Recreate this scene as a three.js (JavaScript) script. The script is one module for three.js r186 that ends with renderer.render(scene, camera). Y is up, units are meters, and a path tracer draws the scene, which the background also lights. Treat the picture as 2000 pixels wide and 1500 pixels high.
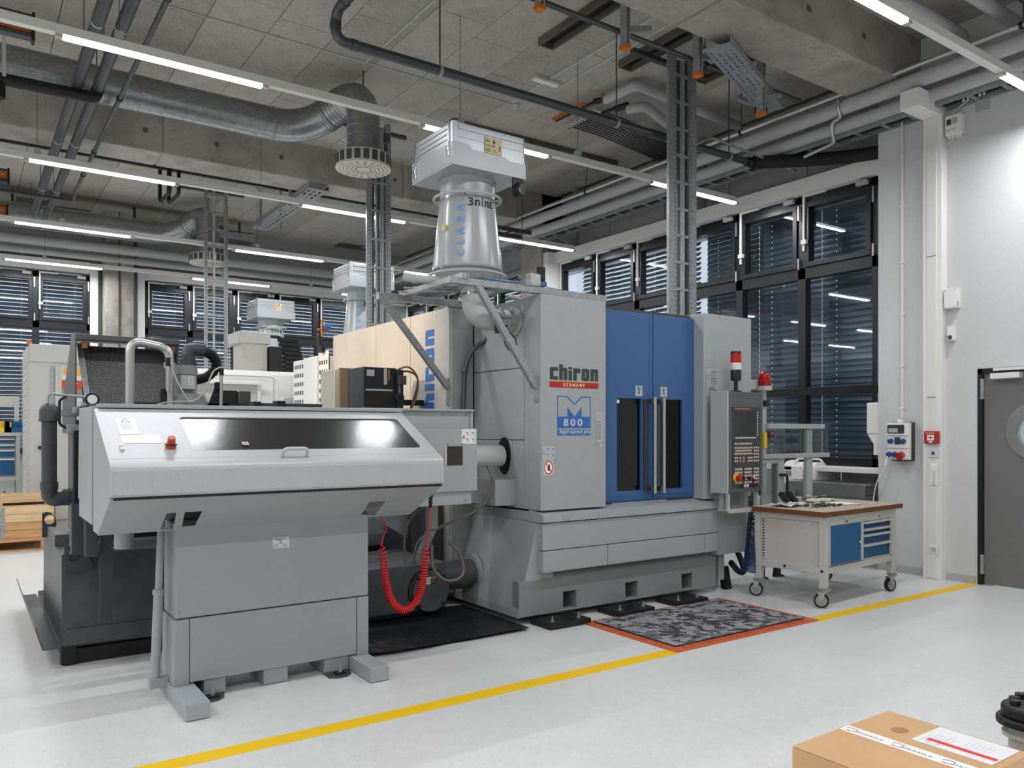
import * as THREE from 'three';
import { RoundedBoxGeometry } from 'three/addons/geometries/RoundedBoxGeometry.js';
import { mergeGeometries } from 'three/addons/utils/BufferGeometryUtils.js';
import { FontLoader } from 'three/addons/loaders/FontLoader.js';
import { TextGeometry } from 'three/addons/geometries/TextGeometry.js';
import { RectAreaLightUniformsLib } from 'three/addons/lights/RectAreaLightUniformsLib.js';

// ---------- camera, exposure, light settings ----------
const scene = new THREE.Scene();
const camera = new THREE.PerspectiveCamera(2 * Math.atan(750 / 1550) * 180 / Math.PI, 2000 / 1500, 0.05, 80);
camera.position.set(0, 1.52, 0);
camera.lookAt(0.5705, 1.52, -0.8213);
camera.setViewOffset(2000, 1500, 0, -91, 2000, 1500);          // shift lens: verticals stay vertical
scene.background = new THREE.Color(1.15, 1.2, 1.25);           // overcast evening sky behind the blinds
const renderer = new THREE.WebGLRenderer({ antialias: true });
renderer.toneMapping = THREE.LinearToneMapping;
renderer.toneMappingExposure = 1.0;
renderer.shadowMap.enabled = true;
RectAreaLightUniformsLib.init();
const LAMP_NITS = 158, LAMP_COLOR = 0xfafbff, WARM_COLOR = 0xffd9a8, WARM_POWER = 420;
const ROW_Z = [[-3.05, 4.42], [-6.73, 4.42], [-10.0, 4.42], [-13.1, 4.42], [-16.0, 4.42], [0.3, 4.42], [3.6, 4.42]];

// ---------- helpers ----------
const font = await new FontLoader().loadAsync('fonts/droid/droid_sans_bold.typeface.json');
const font2 = await new FontLoader().loadAsync('fonts/droid/droid_sans_regular.typeface.json');
let seed = 12345;
const rnd = () => { seed = (seed * 1664525 + 1013904223) >>> 0; return seed / 4294967296; };
const V = (a) => new THREE.Vector3(a[0], a[1], a[2]);
function fin(g) {
  if (g.index) g = g.toNonIndexed();
  if (!g.attributes.normal) g.computeVertexNormals();
  const n = g.attributes.position.count;
  if (!g.attributes.uv) g.setAttribute('uv', new THREE.BufferAttribute(new Float32Array(n * 2), 2));
  for (const k of Object.keys(g.attributes)) if (!['position', 'normal', 'uv'].includes(k)) g.deleteAttribute(k);
  g.morphAttributes = {}; g.clearGroups();
  return g;
}
const merge = (gs) => { gs = (Array.isArray(gs) ? gs.flat(3) : [gs]).map(fin); return gs.length === 1 ? gs[0] : mergeGeometries(gs); };
function boxUV(g) {                                                // uv in metres, by the side a face looks to
  const p = g.attributes.position, u = g.attributes.uv, a = new THREE.Vector3(), b = new THREE.Vector3(), c = new THREE.Vector3();
  for (let i = 0; i < p.count; i += 3) {
    a.fromBufferAttribute(p, i); b.fromBufferAttribute(p, i + 1); c.fromBufferAttribute(p, i + 2);
    const n = b.clone().sub(a).cross(c.clone().sub(a)), x = Math.abs(n.x), y = Math.abs(n.y), z = Math.abs(n.z);
    [a, b, c].forEach((v, k) => {
      if (y >= x && y >= z) u.setXY(i + k, v.x, v.z); else if (x >= z) u.setXY(i + k, v.z, v.y); else u.setXY(i + k, v.x, v.y);
    });
  }
  return g;
}
const bx = (x0, x1, y0, y1, z0, z1, r = 0) => {
  const w = Math.abs(x1 - x0), h = Math.abs(y1 - y0), d = Math.abs(z1 - z0);
  const g = r ? new RoundedBoxGeometry(w, h, d, r > 0.012 ? 3 : 1, Math.min(r, w / 2.01, h / 2.01, d / 2.01)) : new THREE.BoxGeometry(w, h, d);
  return g.translate((x0 + x1) / 2, (y0 + y1) / 2, (z0 + z1) / 2);
};
const cy = (a, b, r0, r1 = r0, seg = 20, open = false) => {
  const A = V(a), B = V(b), d = B.clone().sub(A), g = new THREE.CylinderGeometry(r1, r0, d.length(), seg, 1, open);
  return g.applyQuaternion(new THREE.Quaternion().setFromUnitVectors(new THREE.Vector3(0, 1, 0), d.normalize())).translate((a[0] + b[0]) / 2, (a[1] + b[1]) / 2, (a[2] + b[2]) / 2);
};
const sp = (c, r, sx = 1, sy = 1, sz = 1, seg = 16) => new THREE.SphereGeometry(r, seg, Math.max(8, seg >> 1)).scale(sx, sy, sz).translate(c[0], c[1], c[2]);
const tb = (pts, r, n = 40, rad = 10, closed = false, tension = 0.5) => new THREE.TubeGeometry(new THREE.CatmullRomCurve3(pts.map(V), closed, 'centripetal', tension), n, r, rad, closed);
function pl(pts, r, bend = 0.1, rad = 14, n = 6) {                 // pipe with straight runs and round bends, closed by caps
  const P = pts.map(V), path = []; let cur = P[0].clone(); path.push(cur.clone());
  for (let i = 1; i < P.length - 1; i++) {
    const d0 = P[i].clone().sub(P[i - 1]), d1 = P[i + 1].clone().sub(P[i]), k = Math.min(bend, d0.length() * 0.48, d1.length() * 0.48);
    const a = P[i].clone().addScaledVector(d0.normalize(), -k), b = P[i].clone().addScaledVector(d1.normalize(), k);
    for (let j = 0; j <= n; j++) { const t = j / n; path.push(a.clone().multiplyScalar((1 - t) ** 2).addScaledVector(P[i], 2 * t * (1 - t)).addScaledVector(b, t * t)); }
  }
  path.push(P[P.length - 1].clone());
  return sweep(path, r, rad);
}
function sweep(path, r, rad = 12, rf = null) {                     // rings along a polyline, parallel transported
  const pos = [], nor = [], N = path.length, T = [];
  for (let i = 0; i < N; i++) T.push(path[Math.min(i + 1, N - 1)].clone().sub(path[Math.max(i - 1, 0)]).normalize());
  let n = Math.abs(T[0].y) < 0.9 ? new THREE.Vector3(0, 1, 0) : new THREE.Vector3(1, 0, 0); n.addScaledVector(T[0], -n.dot(T[0])).normalize();
  const rings = [];
  for (let i = 0; i < N; i++) {
    n.addScaledVector(T[i], -n.dot(T[i])).normalize(); const b = T[i].clone().cross(n), R = rf ? rf(i / (N - 1)) : r, ring = [];
    for (let k = 0; k < rad; k++) { const a = k / rad * Math.PI * 2, d = n.clone().multiplyScalar(Math.cos(a)).addScaledVector(b, Math.sin(a)); ring.push([path[i].clone().addScaledVector(d, R), d]); }
    rings.push(ring);
  }
  const tri = (...v) => v.forEach(([p, d]) => { pos.push(p.x, p.y, p.z); nor.push(d.x, d.y, d.z); });
  for (let i = 0; i < N - 1; i++) for (let k = 0; k < rad; k++) { const l = (k + 1) % rad, A = rings[i][k], B = rings[i][l], C = rings[i + 1][l], D = rings[i + 1][k]; tri(A, B, C); tri(A, C, D); }
  for (const [i, s] of [[0, -1], [N - 1, 1]]) for (let k = 0; k < rad; k++) { const l = (k + 1) % rad, d = T[i].clone().multiplyScalar(s), c = [path[i], d], A = [rings[i][k][0], d], B = [rings[i][l][0], d]; s > 0 ? tri(c, A, B) : tri(c, B, A); }
  const g = new THREE.BufferGeometry(); g.setAttribute('position', new THREE.Float32BufferAttribute(pos, 3)); g.setAttribute('normal', new THREE.Float32BufferAttribute(nor, 3));
  return g;
}
function ex(pts, axis, a, b, holes = [], bevel = 0) {               // polygon swept along an axis; pts: z-axis (x,y), x-axis (z,y), y-axis (x,z)
  const m = axis === 'x' ? ([p, q]) => new THREE.Vector2(-p, q) : axis === 'y' ? ([p, q]) => new THREE.Vector2(p, -q) : ([p, q]) => new THREE.Vector2(p, q);
  const s = new THREE.Shape(pts.map(m)); holes.forEach((h) => s.holes.push(new THREE.Path(h.map(m))));
  const g = new THREE.ExtrudeGeometry(s, { depth: b - a - 2 * bevel, bevelEnabled: bevel > 0, bevelSize: bevel, bevelOffset: -bevel, bevelThickness: bevel, bevelSegments: 2, curveSegments: 8 });
  g.translate(0, 0, bevel);
  if (axis === 'x') g.applyMatrix4(new THREE.Matrix4().set(0, 0, 1, a, 0, 1, 0, 0, -1, 0, 0, 0, 0, 0, 0, 1));
  else if (axis === 'y') g.applyMatrix4(new THREE.Matrix4().set(1, 0, 0, 0, 0, 0, 1, a, 0, -1, 0, 0, 0, 0, 0, 1));
  else g.translate(0, 0, a);
  return g;
}
const circ = (cx, cyy, r, n = 20, r2 = r) => Array.from({ length: n }, (_, i) => [cx + r * Math.cos(i / n * 2 * Math.PI), cyy + r2 * Math.sin(i / n * 2 * Math.PI)]);
const rect = (x0, x1, y0, y1) => [[x0, y0], [x1, y0], [x1, y1], [x0, y1]];
const rrect = (x0, x1, y0, y1, r, n = 4) => { const o = []; for (const [cx, c2, a] of [[x1 - r, y1 - r, 0], [x0 + r, y1 - r, 1], [x0 + r, y0 + r, 2], [x1 - r, y0 + r, 3]]) for (let i = 0; i <= n; i++) { const t = (a + i / n) * Math.PI / 2; o.push([cx + r * Math.cos(t), c2 + r * Math.sin(t)]); } return o; };
const lathe = (prof, c, seg = 32) => new THREE.LatheGeometry(prof.map(([r, y]) => new THREE.Vector2(r, y)), seg).translate(c[0], c[1], c[2]);
// a plate in a sloping plane whose edge runs along x: (x, s) with s = 0 at (z0,h0) and growing to (z1,h1)
function slope(z0, h0, z1, h1, pts, holes = [], thick = 0.004, out = 0) {
  const L = Math.hypot(z1 - z0, h1 - h0), dz = (z1 - z0) / L, dh = (h1 - h0) / L;
  const sw = ([x, s]) => [s, x], g = ex(pts.map(sw), 'z', out - thick, out, holes.map((h) => h.map(sw)));   // local: s, x, outward normal
  const nx = new THREE.Vector3(1, 0, 0), ns = new THREE.Vector3(0, dh, dz), nn = ns.clone().cross(nx);
  return g.applyMatrix4(new THREE.Matrix4().makeBasis(ns, nx, nn).setPosition(0, h0, z0));
}
const text = (str, size, depth = 0.0015, f = font) => { const g = new TextGeometry(str, { font: f, size, depth, curveSegments: 3, bevelEnabled: false }); return g; };
const rot = (g, x = 0, y = 0, z = 0) => g.rotateX(x).rotateY(y).rotateZ(z);

const names = new Map(), bases = new WeakMap();
const numbered = (n) => { const k = names.get(n) || 0; names.set(n, k + 1); return k ? n + '_' + String(k).padStart(3, '0') : n; };
function tag(o, label, category, group, kind) { if (label) o.userData.label = label; if (category) o.userData.category = category; if (group) o.userData.group = group; if (kind) o.userData.kind = kind; return o; }
function T(name, label, category, base = [0, 0, 0], o = {}) {      // a thing: a Group at its base
  const g = new THREE.Group(); g.name = numbered(name); g.position.set(...base); scene.add(g);
  if (o.turn) g.rotation.y = o.turn;
  bases.set(g, o.local ? [0, 0, 0] : base);
  return tag(g, label, category, o.group, o.kind);
}
const shade = (m) => { m.castShadow = m.receiveShadow = true; return m; };
function P(parent, name, geos, mat, o = {}) {                       // a part (or sub-part) of a thing
  const b = bases.get(parent), g = merge(geos); g.translate(-b[0], -b[1], -b[2]); if (!o.keepUV) boxUV(g);
  const m = shade(new THREE.Mesh(g, mat)); m.name = name; parent.add(m); bases.set(m, b);
  if (o.label) m.userData.label = o.label; if (o.kind) m.userData.kind = o.kind;
  return m;
}
function PE(parent, name, geos, mat, o = {}) { return geos.flat(3).map((g) => P(parent, name, g, mat, o)); }   // each piece a part of its own
function S(name, label, category, geos, mat, base = [0, 0, 0], o = {}) {   // a thing that is one mesh
  const g = merge(geos); g.translate(-base[0], -base[1], -base[2]); if (!o.keepUV) boxUV(g);
  const m = shade(new THREE.Mesh(g, mat)); m.name = numbered(name); m.position.set(...base); scene.add(m); bases.set(m, base);
  return tag(m, label, category, o.group, o.kind);
}
function ST(name, geos, mat, o = {}) {                              // a piece of the setting
  const g = merge(geos); if (!o.keepUV) boxUV(g);
  const m = shade(new THREE.Mesh(g, mat)); m.name = name; scene.add(m); bases.set(m, [0, 0, 0]); m.userData.kind = 'structure'; if (o.label) m.userData.label = o.label;
  return m;
}
function copy(src, [x, y, z], turn, label) { const c = src.clone(); c.name = numbered(src.name.replace(/_\d{3}$/, '')); c.position.set(x, y, z); c.rotation.y = turn || 0; scene.add(c); if (label) c.userData.label = label; return c; }

// ---------- textures and materials ----------
function lattice(per, s) {                                        // tileable value noise
  let q = s; const t = new Float32Array(per * per); for (let i = 0; i < t.length; i++) { q = (q * 1664525 + 1013904223) >>> 0; t[i] = q / 4294967296; }
  const m = per - 1;
  return (x, y) => { x *= per; y *= per; const xi = Math.floor(x), yi = Math.floor(y), fx = x - xi, fy = y - yi, sx = fx * fx * (3 - 2 * fx), sy = fy * fy * (3 - 2 * fy), a = xi & m, b = (xi + 1) & m, c = (yi & m) * per, d = ((yi + 1) & m) * per, p = t[a + c], r = t[a + d]; return (p + (t[b + c] - p) * sx) * (1 - sy) + (r + (t[b + d] - r) * sx) * sy; };
}
function tex(size, metres, fn, srgb = true) {
  const d = new Uint8ClampedArray(size * size * 4);
  for (let y = 0; y < size; y++) for (let x = 0; x < size; x++) { const c = fn(x / size, y / size, x, y), i = (y * size + x) * 4; d[i] = c[0]; d[i + 1] = c[1]; d[i + 2] = c[2]; d[i + 3] = 255; }
  const t = new THREE.DataTexture(new Uint8Array(d.buffer), size, size); t.wrapS = t.wrapT = THREE.RepeatWrapping; t.magFilter = THREE.LinearFilter; t.minFilter = THREE.LinearMipmapLinearFilter; t.generateMipmaps = true;
  if (srgb) t.colorSpace = THREE.SRGBColorSpace; const m = Array.isArray(metres) ? metres : [metres, metres]; t.repeat.set(1 / m[0], 1 / m[1]); t.needsUpdate = true; return t;
}
const mat = (color, roughness = 0.5, metalness = 0, o = {}) => new THREE.MeshStandardMaterial({ color, roughness, metalness, ...o });
const n4 = lattice(4, 1), n16 = lattice(16, 2), n64 = lattice(64, 3), n128 = lattice(128, 4), n256 = lattice(256, 5);
const M = {};
{ // floor: white epoxy with scattered dark chips
  const S = 1024, base = new Float32Array(S * S);
  for (let k = 0; k < 5200; k++) { const x = Math.floor(rnd() * S), y = Math.floor(rnd() * S), a = 0.3 + rnd() * 0.7; base[y * S + x] = a; if (rnd() < 0.5) base[y * S + (x + 1) % S] = a * 0.8; if (rnd() < 0.25) base[((y + 1) % S) * S + x] = a * 0.7; }
  M.floor = mat(0xffffff, 0.33, 0, { map: tex(S, 2.6, (u, v, x, y) => { const n = (n4(u, v) - 0.5) * 5 + (n64(u, v) - 0.5) * 5, d = base[y * S + x]; return [218 + n - d * 118, 219 + n - d * 112, 217 + n - d * 105]; }) });
  M.woolA = null;
  const wool = (s, tint) => { const a = lattice(128, s), b = lattice(64, s + 9), c = lattice(4, s + 5); return tex(512, 0.6, (u, v) => { const f = a(u, v * 0.5), g = b(u * 0.5, v), h = c(u, v); let k = 176 + (h - 0.5) * 14 + (f - 0.5) * 46 + (g - 0.5) * 26; if (f > 0.78 && g > 0.45) k -= 58; return [k * tint[0], k * tint[1], k * tint[2]]; }); };
  M.wool = [wool(21, [1, 0.975, 0.92]), wool(31, [0.96, 0.935, 0.88]), wool(41, [1.03, 1.0, 0.95])].map((t) => mat(0xffffff, 0.95, 0, { map: t }));
  const conc = tex(1024, 3, (u, v) => { const k = 160 + (n4(u, v) - 0.5) * 30 + (n16(u, v) - 0.5) * 26 + (n128(u, v) - 0.5) * 12 - (n64(u, v) > 0.86 ? 14 : 0); return [k, k * 0.975, k * 0.925]; });
  M.concrete = mat(0xffffff, 0.85, 0, { map: conc });
  M.concreteDark = mat(0x9d988c, 0.8, 0, { map: conc });
  M.wall = mat(0xffffff, 0.75, 0, { map: tex(512, 2, (u, v) => { const k = 209 + (n4(u, v) - 0.5) * 6 + (n128(u, v) - 0.5) * 5; return [k, k + 1, k + 1]; }) });
  M.wallGrey = mat(0xaeb0ae, 0.75, 0, { map: tex(256, 2, (u, v) => { const k = 240 + (n16(u, v) - 0.5) * 10; return [k, k, k]; }) });
  const brush = tex(512, 0.5, (u, v) => { const k = 205 + (n256(u * 0.06, v) - 0.5) * 50 + (n16(u, v) - 0.5) * 22; return [k, k, k]; });
  M.galv = mat(0xb9bcbe, 0.42, 0.5, { map: tex(512, 0.7, (u, v) => { const k = 226 + (n64(u, v) - 0.5) * 46 + (n16(u, v) - 0.5) * 16; return [k, k, k]; }) });
  M.duct = mat(0xbcc0c2, 0.3, 0.8, { map: brush });
  M.darkSteel = mat(0x5b5e60, 0.42, 0.75);
  M.steel = mat(0xdcdddd, 0.3, 0.75, { map: brush });
  M.stainless = mat(0xc4c5c2, 0.32, 0.85);
  M.casting = mat(0x858989, 0.5);  // bed colour darkened to stand in for the shadow under the skirt
  M.filter = mat(0xa3a7a9, 0.32, 0.05);
  M.machine = mat(0xa9adad, 0.42, 0, { map: tex(512, 0.8, (u, v) => { const k = 246 + (n256(u, v) - 0.5) * 10 + (n16(u, v) - 0.5) * 6; return [k, k, k]; }) });
  M.machineLow = mat(0xa2a6a8, 0.45);
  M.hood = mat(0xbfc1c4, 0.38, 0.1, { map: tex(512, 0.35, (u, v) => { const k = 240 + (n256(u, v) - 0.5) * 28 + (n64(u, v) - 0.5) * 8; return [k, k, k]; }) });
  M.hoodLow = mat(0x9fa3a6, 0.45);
  M.blue = mat(0x3a6192, 0.42);
  M.blue2 = mat(0x125888, 0.45);
  M.black = mat(0x0d0e10, 0.5);
  M.rubber = mat(0x17181a, 0.75);
  M.anth = mat(0x14181d, 0.38);
  M.white = mat(0xeeeeea, 0.45);
  M.trunk = mat(0xe4e4e0, 0.5);
  M.pipeGrey = mat(0xb3b5b4, 0.5);
  M.plastGrey = mat(0x3c3f42, 0.42);
  M.darkGrey = mat(0x46484a, 0.5);
  M.tank = mat(0x54585a, 0.42, 0, { map: tex(256, 1, (u, v) => { const k = 236 + (n16(u, v) - 0.5) * 34; return [k, k, k]; }) });
  M.red = mat(0xb3201e, 0.4);
  M.redHose = mat(0xd8262b, 0.38);
  M.yellow = mat(0xf0c400, 0.55);
  M.orange = mat(0xc96a1e, 0.55);
  M.brass = mat(0x9a6a3a, 0.4, 0.8);
  M.chrome = mat(0xd8d8d8, 0.12, 1);
  M.frameLight = mat(0xbdbcb7, 0.5);
  M.pane = new THREE.MeshPhysicalMaterial({ color: 0xdfe6ec, roughness: 0.02, transmission: 1, thickness: 0, ior: 1.6 });
  M.darkPane = new THREE.MeshPhysicalMaterial({ color: 0x3a3d40, roughness: 0.05, transmission: 1, thickness: 0, ior: 1.5 });
  M.acryl = new THREE.MeshPhysicalMaterial({ color: 0xe8ecec, roughness: 0.06, transmission: 1, thickness: 0, ior: 1.5 });
  M.lidGlass = new THREE.MeshPhysicalMaterial({ color: 0xd4d8da, roughness: 0.2, transmission: 1, thickness: 0, ior: 1.5 });
  M.slat = mat(0x80848a, 0.42, 0.3);
  const wood = (c, s) => tex(512, [0.9, 0.22], (u, v) => { const l = lattice(32, s), w = l(u * 0.12, v) * 0.6 + l(u * 0.4, v * 2) * 0.4, k = 0.82 + w * 0.3; return [c[0] * k, c[1] * k, c[2] * k]; });
  M.pine = mat(0xffffff, 0.7, 0, { map: wood([226, 196, 152], 51) });
  M.pine2 = mat(0xffffff, 0.7, 0, { map: wood([206, 158, 108], 52) });
  M.beech = mat(0xffffff, 0.6, 0, { map: tex(512, 0.5, (u, v) => { const k = 0.8 + n256(u, v * 0.3) * 0.25 + (n16(u, v) - 0.5) * 0.18; return [196 * k, 184 * k, 162 * k]; }) });
  M.beechEdge = mat(0x7a4a22, 0.5, 0, { map: tex(256, [0.3, 0.1], (u, v) => { const k = 190 + n64(u, v) * 65; return [k, k, k]; }) });
  M.card = mat(0xffffff, 0.85, 0, { map: tex(512, 0.5, (u, v) => { const k = 1 + (n256(u, v) - 0.5) * 0.05 + (n4(u, v) - 0.5) * 0.05; return [203 * k, 163 * k, 119 * k]; }) });
  const cell = []; for (let i = 0; i < 230; i++) cell.push([rnd(), rnd(), 0.016 + rnd() * 0.026, rnd() * 6.28, rnd()]);
  M.camo = mat(0xffffff, 0.8, 0, { map: tex(512, 0.8, (u, v) => { let k = 138 + (n64(u, v) - 0.5) * 12; const wu = u + (n64(u, v) - 0.5) * 0.03, wv = v + (n64(v, u) - 0.5) * 0.03;
    for (const [cx, cz, r, a, t] of cell) { let dx = wu - cx, dz = wv - cz; dx -= Math.round(dx); dz -= Math.round(dz); if (Math.abs(dx) + Math.abs(dz) > 0.14) continue; const p = dx * Math.cos(a) + dz * Math.sin(a), q = dz * Math.cos(a) - dx * Math.sin(a); if (p * p / 6 + q * q < r * r) k = t > 0.45 ? 58 : t > 0.25 ? 104 : 150; } return [k, k, k * 1.03]; }) });
  M.mesh = mat(0xffffff, 0.5, 0.5, { map: tex(512, 0.28, (u, v) => { const k = 92 + (n128(u, v) - 0.5) * 110 + (n256(u, v) > 0.8 ? 70 : 0); return [k, k, k]; }) });
  M.warmPanel = mat(0xc7c5be, 0.45, 0, { map: tex(512, 1, (u, v) => { const k = 244 + (n4(u, v) - 0.5) * 16 + (n64(u, v) - 0.5) * 10; return [k, k, k]; }) });
  M.tread = mat(0x8a8c8e, 0.4, 0.4, { bumpScale: 0.002, bumpMap: tex(256, 0.12, (u, v) => { const q = (a, b) => Math.max(0, 1 - (a * a * 90 + b * b * 900)); const k = Math.max(q(u - 0.25, v - 0.25), q(v - 0.75, u - 0.25), q(v - 0.25, u - 0.75), q(u - 0.75, v - 0.75)); return [k * 255, k * 255, k * 255]; }, false) });
  M.sheet = mat(0x14171b, 0.42, 0, { bumpScale: 0.02, bumpMap: tex(256, 0.9, (u, v) => { const k = n16(u, v) * 150 + n4(u, v) * 80; return [k, k, k]; }, false) });
  M.dirtyPanel = mat(0xffffff, 0.5, 0, { map: tex(512, 1.0, (u, v) => { const d = Math.max(0, n4(u, v) - 0.5) * Math.max(0, n128(u, v) - 0.35) * 90; const k = 190 + (n4(u, v) - 0.5) * 14 - d; return [k, k - 1, k - 5]; }) });
  M.cloth = mat(0xc9c4b6, 0.9); M.paper = mat(0xeeeeee, 0.8);
}
function canvasMat(w, h, draw, rough = 0.5, o = {}) { const c = document.createElement('canvas'); c.width = w; c.height = h; draw(c.getContext('2d'), w, h); const t = new THREE.CanvasTexture(c); t.colorSpace = THREE.SRGBColorSpace; return mat(0xffffff, rough, 0, { map: t, ...o }); }
// a thin sticker whose printed face looks along +z, centred; placed by a matrix
function sticker(parent, name, w, h, m, pos, ry = 0, rx = 0, t = 0.002) {
  const g = fin(new THREE.BoxGeometry(w, h, t)); const u = g.attributes.uv, nn = g.attributes.normal, p = g.attributes.position;
  for (let i = 0; i < p.count; i++) u.setXY(i, nn.getZ(i) > 0.5 ? p.getX(i) / w + 0.5 : 0.02, nn.getZ(i) > 0.5 ? p.getY(i) / h + 0.5 : 0.02);
  g.rotateX(rx).rotateY(ry).translate(pos[0], pos[1], pos[2]);
  return P(parent, name, g, m, { keepUV: true });
}
const lines = (c, x, y, w, n, dy, col = '#444', lw = 2) => { c.fillStyle = col; for (let i = 0; i < n; i++) c.fillRect(x, y + i * dy, w * (0.7 + 0.3 * ((i * 37 % 10) / 10)), lw); };
const tri = (c, x, y, s, fill = '#f2a33c', st = '#222') => { c.beginPath(); c.moveTo(x, y - s); c.lineTo(x + s, y + s * 0.8); c.lineTo(x - s, y + s * 0.8); c.closePath(); c.fillStyle = fill; c.fill(); c.strokeStyle = st; c.lineWidth = Math.max(1.5, s / 7); c.stroke(); };

// ---------- the hall ----------
const HC = 5.65, XW = 8.27, XB = 8.62, ZB = -16.8, XL = -9, ZF = 11;
const floor = ST('floor', bx(XL - 0.2, 9.2, -0.12, 0, ZB - 0.4, ZF + 0.2), M.floor);
const ceiling = ST('ceiling', bx(XL - 0.2, 9.2, HC, HC + 0.15, ZB - 0.4, ZF + 0.2), M.concreteDark);
{ // wood-wool boards: those in view one by one, the rest of the ceiling joined
  const shapes = [0, 1, 2].map((k) => fin(new RoundedBoxGeometry(0.594, 0.03, 1.194, 1, 0.005)));
  shapes.forEach((g) => boxUV(g)); const rest = [];
  for (let i = 0; i < 30; i++) for (let j = 0; j < 24; j++) {
    const x = 8.6 - 0.3 - i * 0.6, off = [0, 0.6, 0.32, 0.86, 0.18][i % 5], z = ZF - 0.62 - j * 1.2 - off + 0.6;
    if (z < ZB || (z - 0.6 < -4.39 && z + 0.6 > -4.96) || (z - 0.6 < -11 && z + 0.6 > -11.57)) { if (z < ZB) continue; }
    if (x > -0.3 && z < -4.9 && z > ZB) { const m = shade(new THREE.Mesh(shapes[(i * 7 + j) % 3], M.wool[(i * 5 + j * 3) % 3])); m.name = 'ceiling_panel'; m.position.set(x, HC - 0.016, z); ceiling.add(m); }
    else rest.push(new THREE.BoxGeometry(0.594, 0.03, 1.194).translate(x, HC - 0.016, z));
  }
  P(ceiling, 'ceiling_panel', rest, M.wool[0], { kind: 'stuff' });
  // long recesses framed in sheet metal, and smoke detector, conduits
}
function beam(n, z0, joints) {
  let x0 = XL; const gs = [];
  for (const x of [...joints, 8.75]) { gs.push(bx(x0 + 0.008, x - 0.008, 5.1, HC, z0 - 0.57, z0, 0.02)); x0 = x; }
  gs.push(bx(XL, 8.72, 5.12, HC - 0.01, z0 - 0.55, z0 - 0.02));
  const b = ST('beam_' + n, gs, M.concrete);
  for (let x = -0.7; x < 8; x += 0.88) P(b, 'anchor_hole', cy([x, 5.36, z0 - 0.01], [x, 5.36, z0 + 0.004], 0.032, 0.032, 14), M.concreteDark);
  return b;
}
beam(1, -4.39, [1.5, 5.2]); beam(2, -11.0, [2.15, 5.6]); beam(3, 2.2, [1.0]);
// walls
const wallRight = ST('wall_right', [
  bx(XW, XW + 0.35, 2.13, HC, -3.82, -2.72), bx(XW, XW + 0.35, 0, HC, -2.72, ZF), bx(XW, XW + 0.35, 0, HC, -4.31, -3.82),
  bx(XW, XW + 0.76, 0, HC, -4.86, -4.31)], M.wall);
const wallBay = ST('wall_right_2', [bx(XB + 0.21, XB + 0.45, 4.33, HC, ZB - 0.1, -4.87), bx(XB + 0.21, XB + 0.45, 0, 1.04, ZB - 0.1, -4.87)], M.wall);
for (let i = 0; i < 5; i++) P(wallBay, 'wall_panel', bx(XB + 0.12, XB + 0.2, 4.6, HC, -11.0 + i * 1.23 + 0.006, -11.0 + (i + 1) * 1.23 - 0.006, 0.004), M.wallGrey);
for (let i = 0; i < 4; i++) P(wallBay, 'wall_panel', bx(XB + 0.12, XB + 0.2, 4.6, HC, -16.7 + i * 1.23 + 0.006, -16.7 + (i + 1) * 1.23 - 0.006, 0.004), M.wallGrey);
ST('trim_6', bx(8.3, XB + 0.19, 1.04, 1.1, -10.99, -4.87, 0.008), M.white);
ST('pillar_right', [bx(8.26, 8.8, 0, HC, -11.62, -11.0, 0.02)], M.concrete);
ST('wall_back', [bx(XL - 0.2, -0.3, 0, HC, ZB - 0.35, ZB - 0.1), bx(-0.3, 9.07, 4.44, HC, ZB - 0.35, ZB - 0.1), bx(-0.3, 9.07, 0, 1.09, ZB - 0.35, ZB - 0.1), bx(1.99, 2.95, 1.09, 4.44, ZB - 0.35, ZB - 0.1), bx(7.4, 9.07, 1.09, 4.44, ZB - 0.35, ZB - 0.1)], M.wallGrey);
{ const w = ST('pillar_back', [bx(2.2, 2.44, 0, HC, ZB - 0.1, -16.42, 0.015), bx(2.455, 2.7, 0, HC, ZB - 0.1, -16.42, 0.015)], M.concrete);
  P(w, 'rail', [bx(2.43, 2.455, 0.5, 5.2, -16.42, -16.4), bx(2.7, 2.74, 0.5, 5.2, -16.46, -16.4)], M.darkSteel); }
ST('wall_left', bx(XL - 0.3, XL, 0, HC, ZB, ZF), M.wall);
ST('wall_front', bx(XL, 9, 0, HC, ZF, ZF + 0.3), M.wall);
ST('trim_1', [bx(8.16, XW, 0, 4.72, -4.31, -4.12, 0.004), bx(7.72, XW, 4.72, 4.9, -4.31, -4.12, 0.004)], M.white);
{ const t = ST('trim_2', [bx(8.145, 8.17, 0.02, 4.7, -4.262, -4.168, 0.003)], M.trunk); P(t, 'joint', [bx(8.14, 8.146, 3.3, 3.304, -4.26, -4.17), bx(8.14, 8.146, 1.86, 1.864, -4.26, -4.17)], M.darkGrey); }
ST('baseboard_right', [bx(XW - 0.012, XW, 0, 0.075, -4.86, -4.315), bx(XW - 0.012, XW, 0, 0.075, -4.115, -3.84), bx(8.6, 8.81, 0, 0.075, -11, -4.87)], M.pipeGrey);
ST('trim_3', bx(XB - 0.18, XB + 0.11, 4.42, 4.6, -10.99, -4.87, 0.006), M.white);
ST('trim_4', [bx(0, 1.99, 4.46, 4.66, ZB - 0.1, ZB + 0.12, 0.006), bx(2.93, 8.6, 4.46, 4.66, ZB - 0.1, ZB + 0.12, 0.006), bx(1.99, 2.12, 0, 4.6, ZB - 0.1, ZB + 0.12, 0.004), bx(2.8, 2.93, 0, 4.6, ZB - 0.1, ZB + 0.12, 0.004)], M.white);
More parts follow.
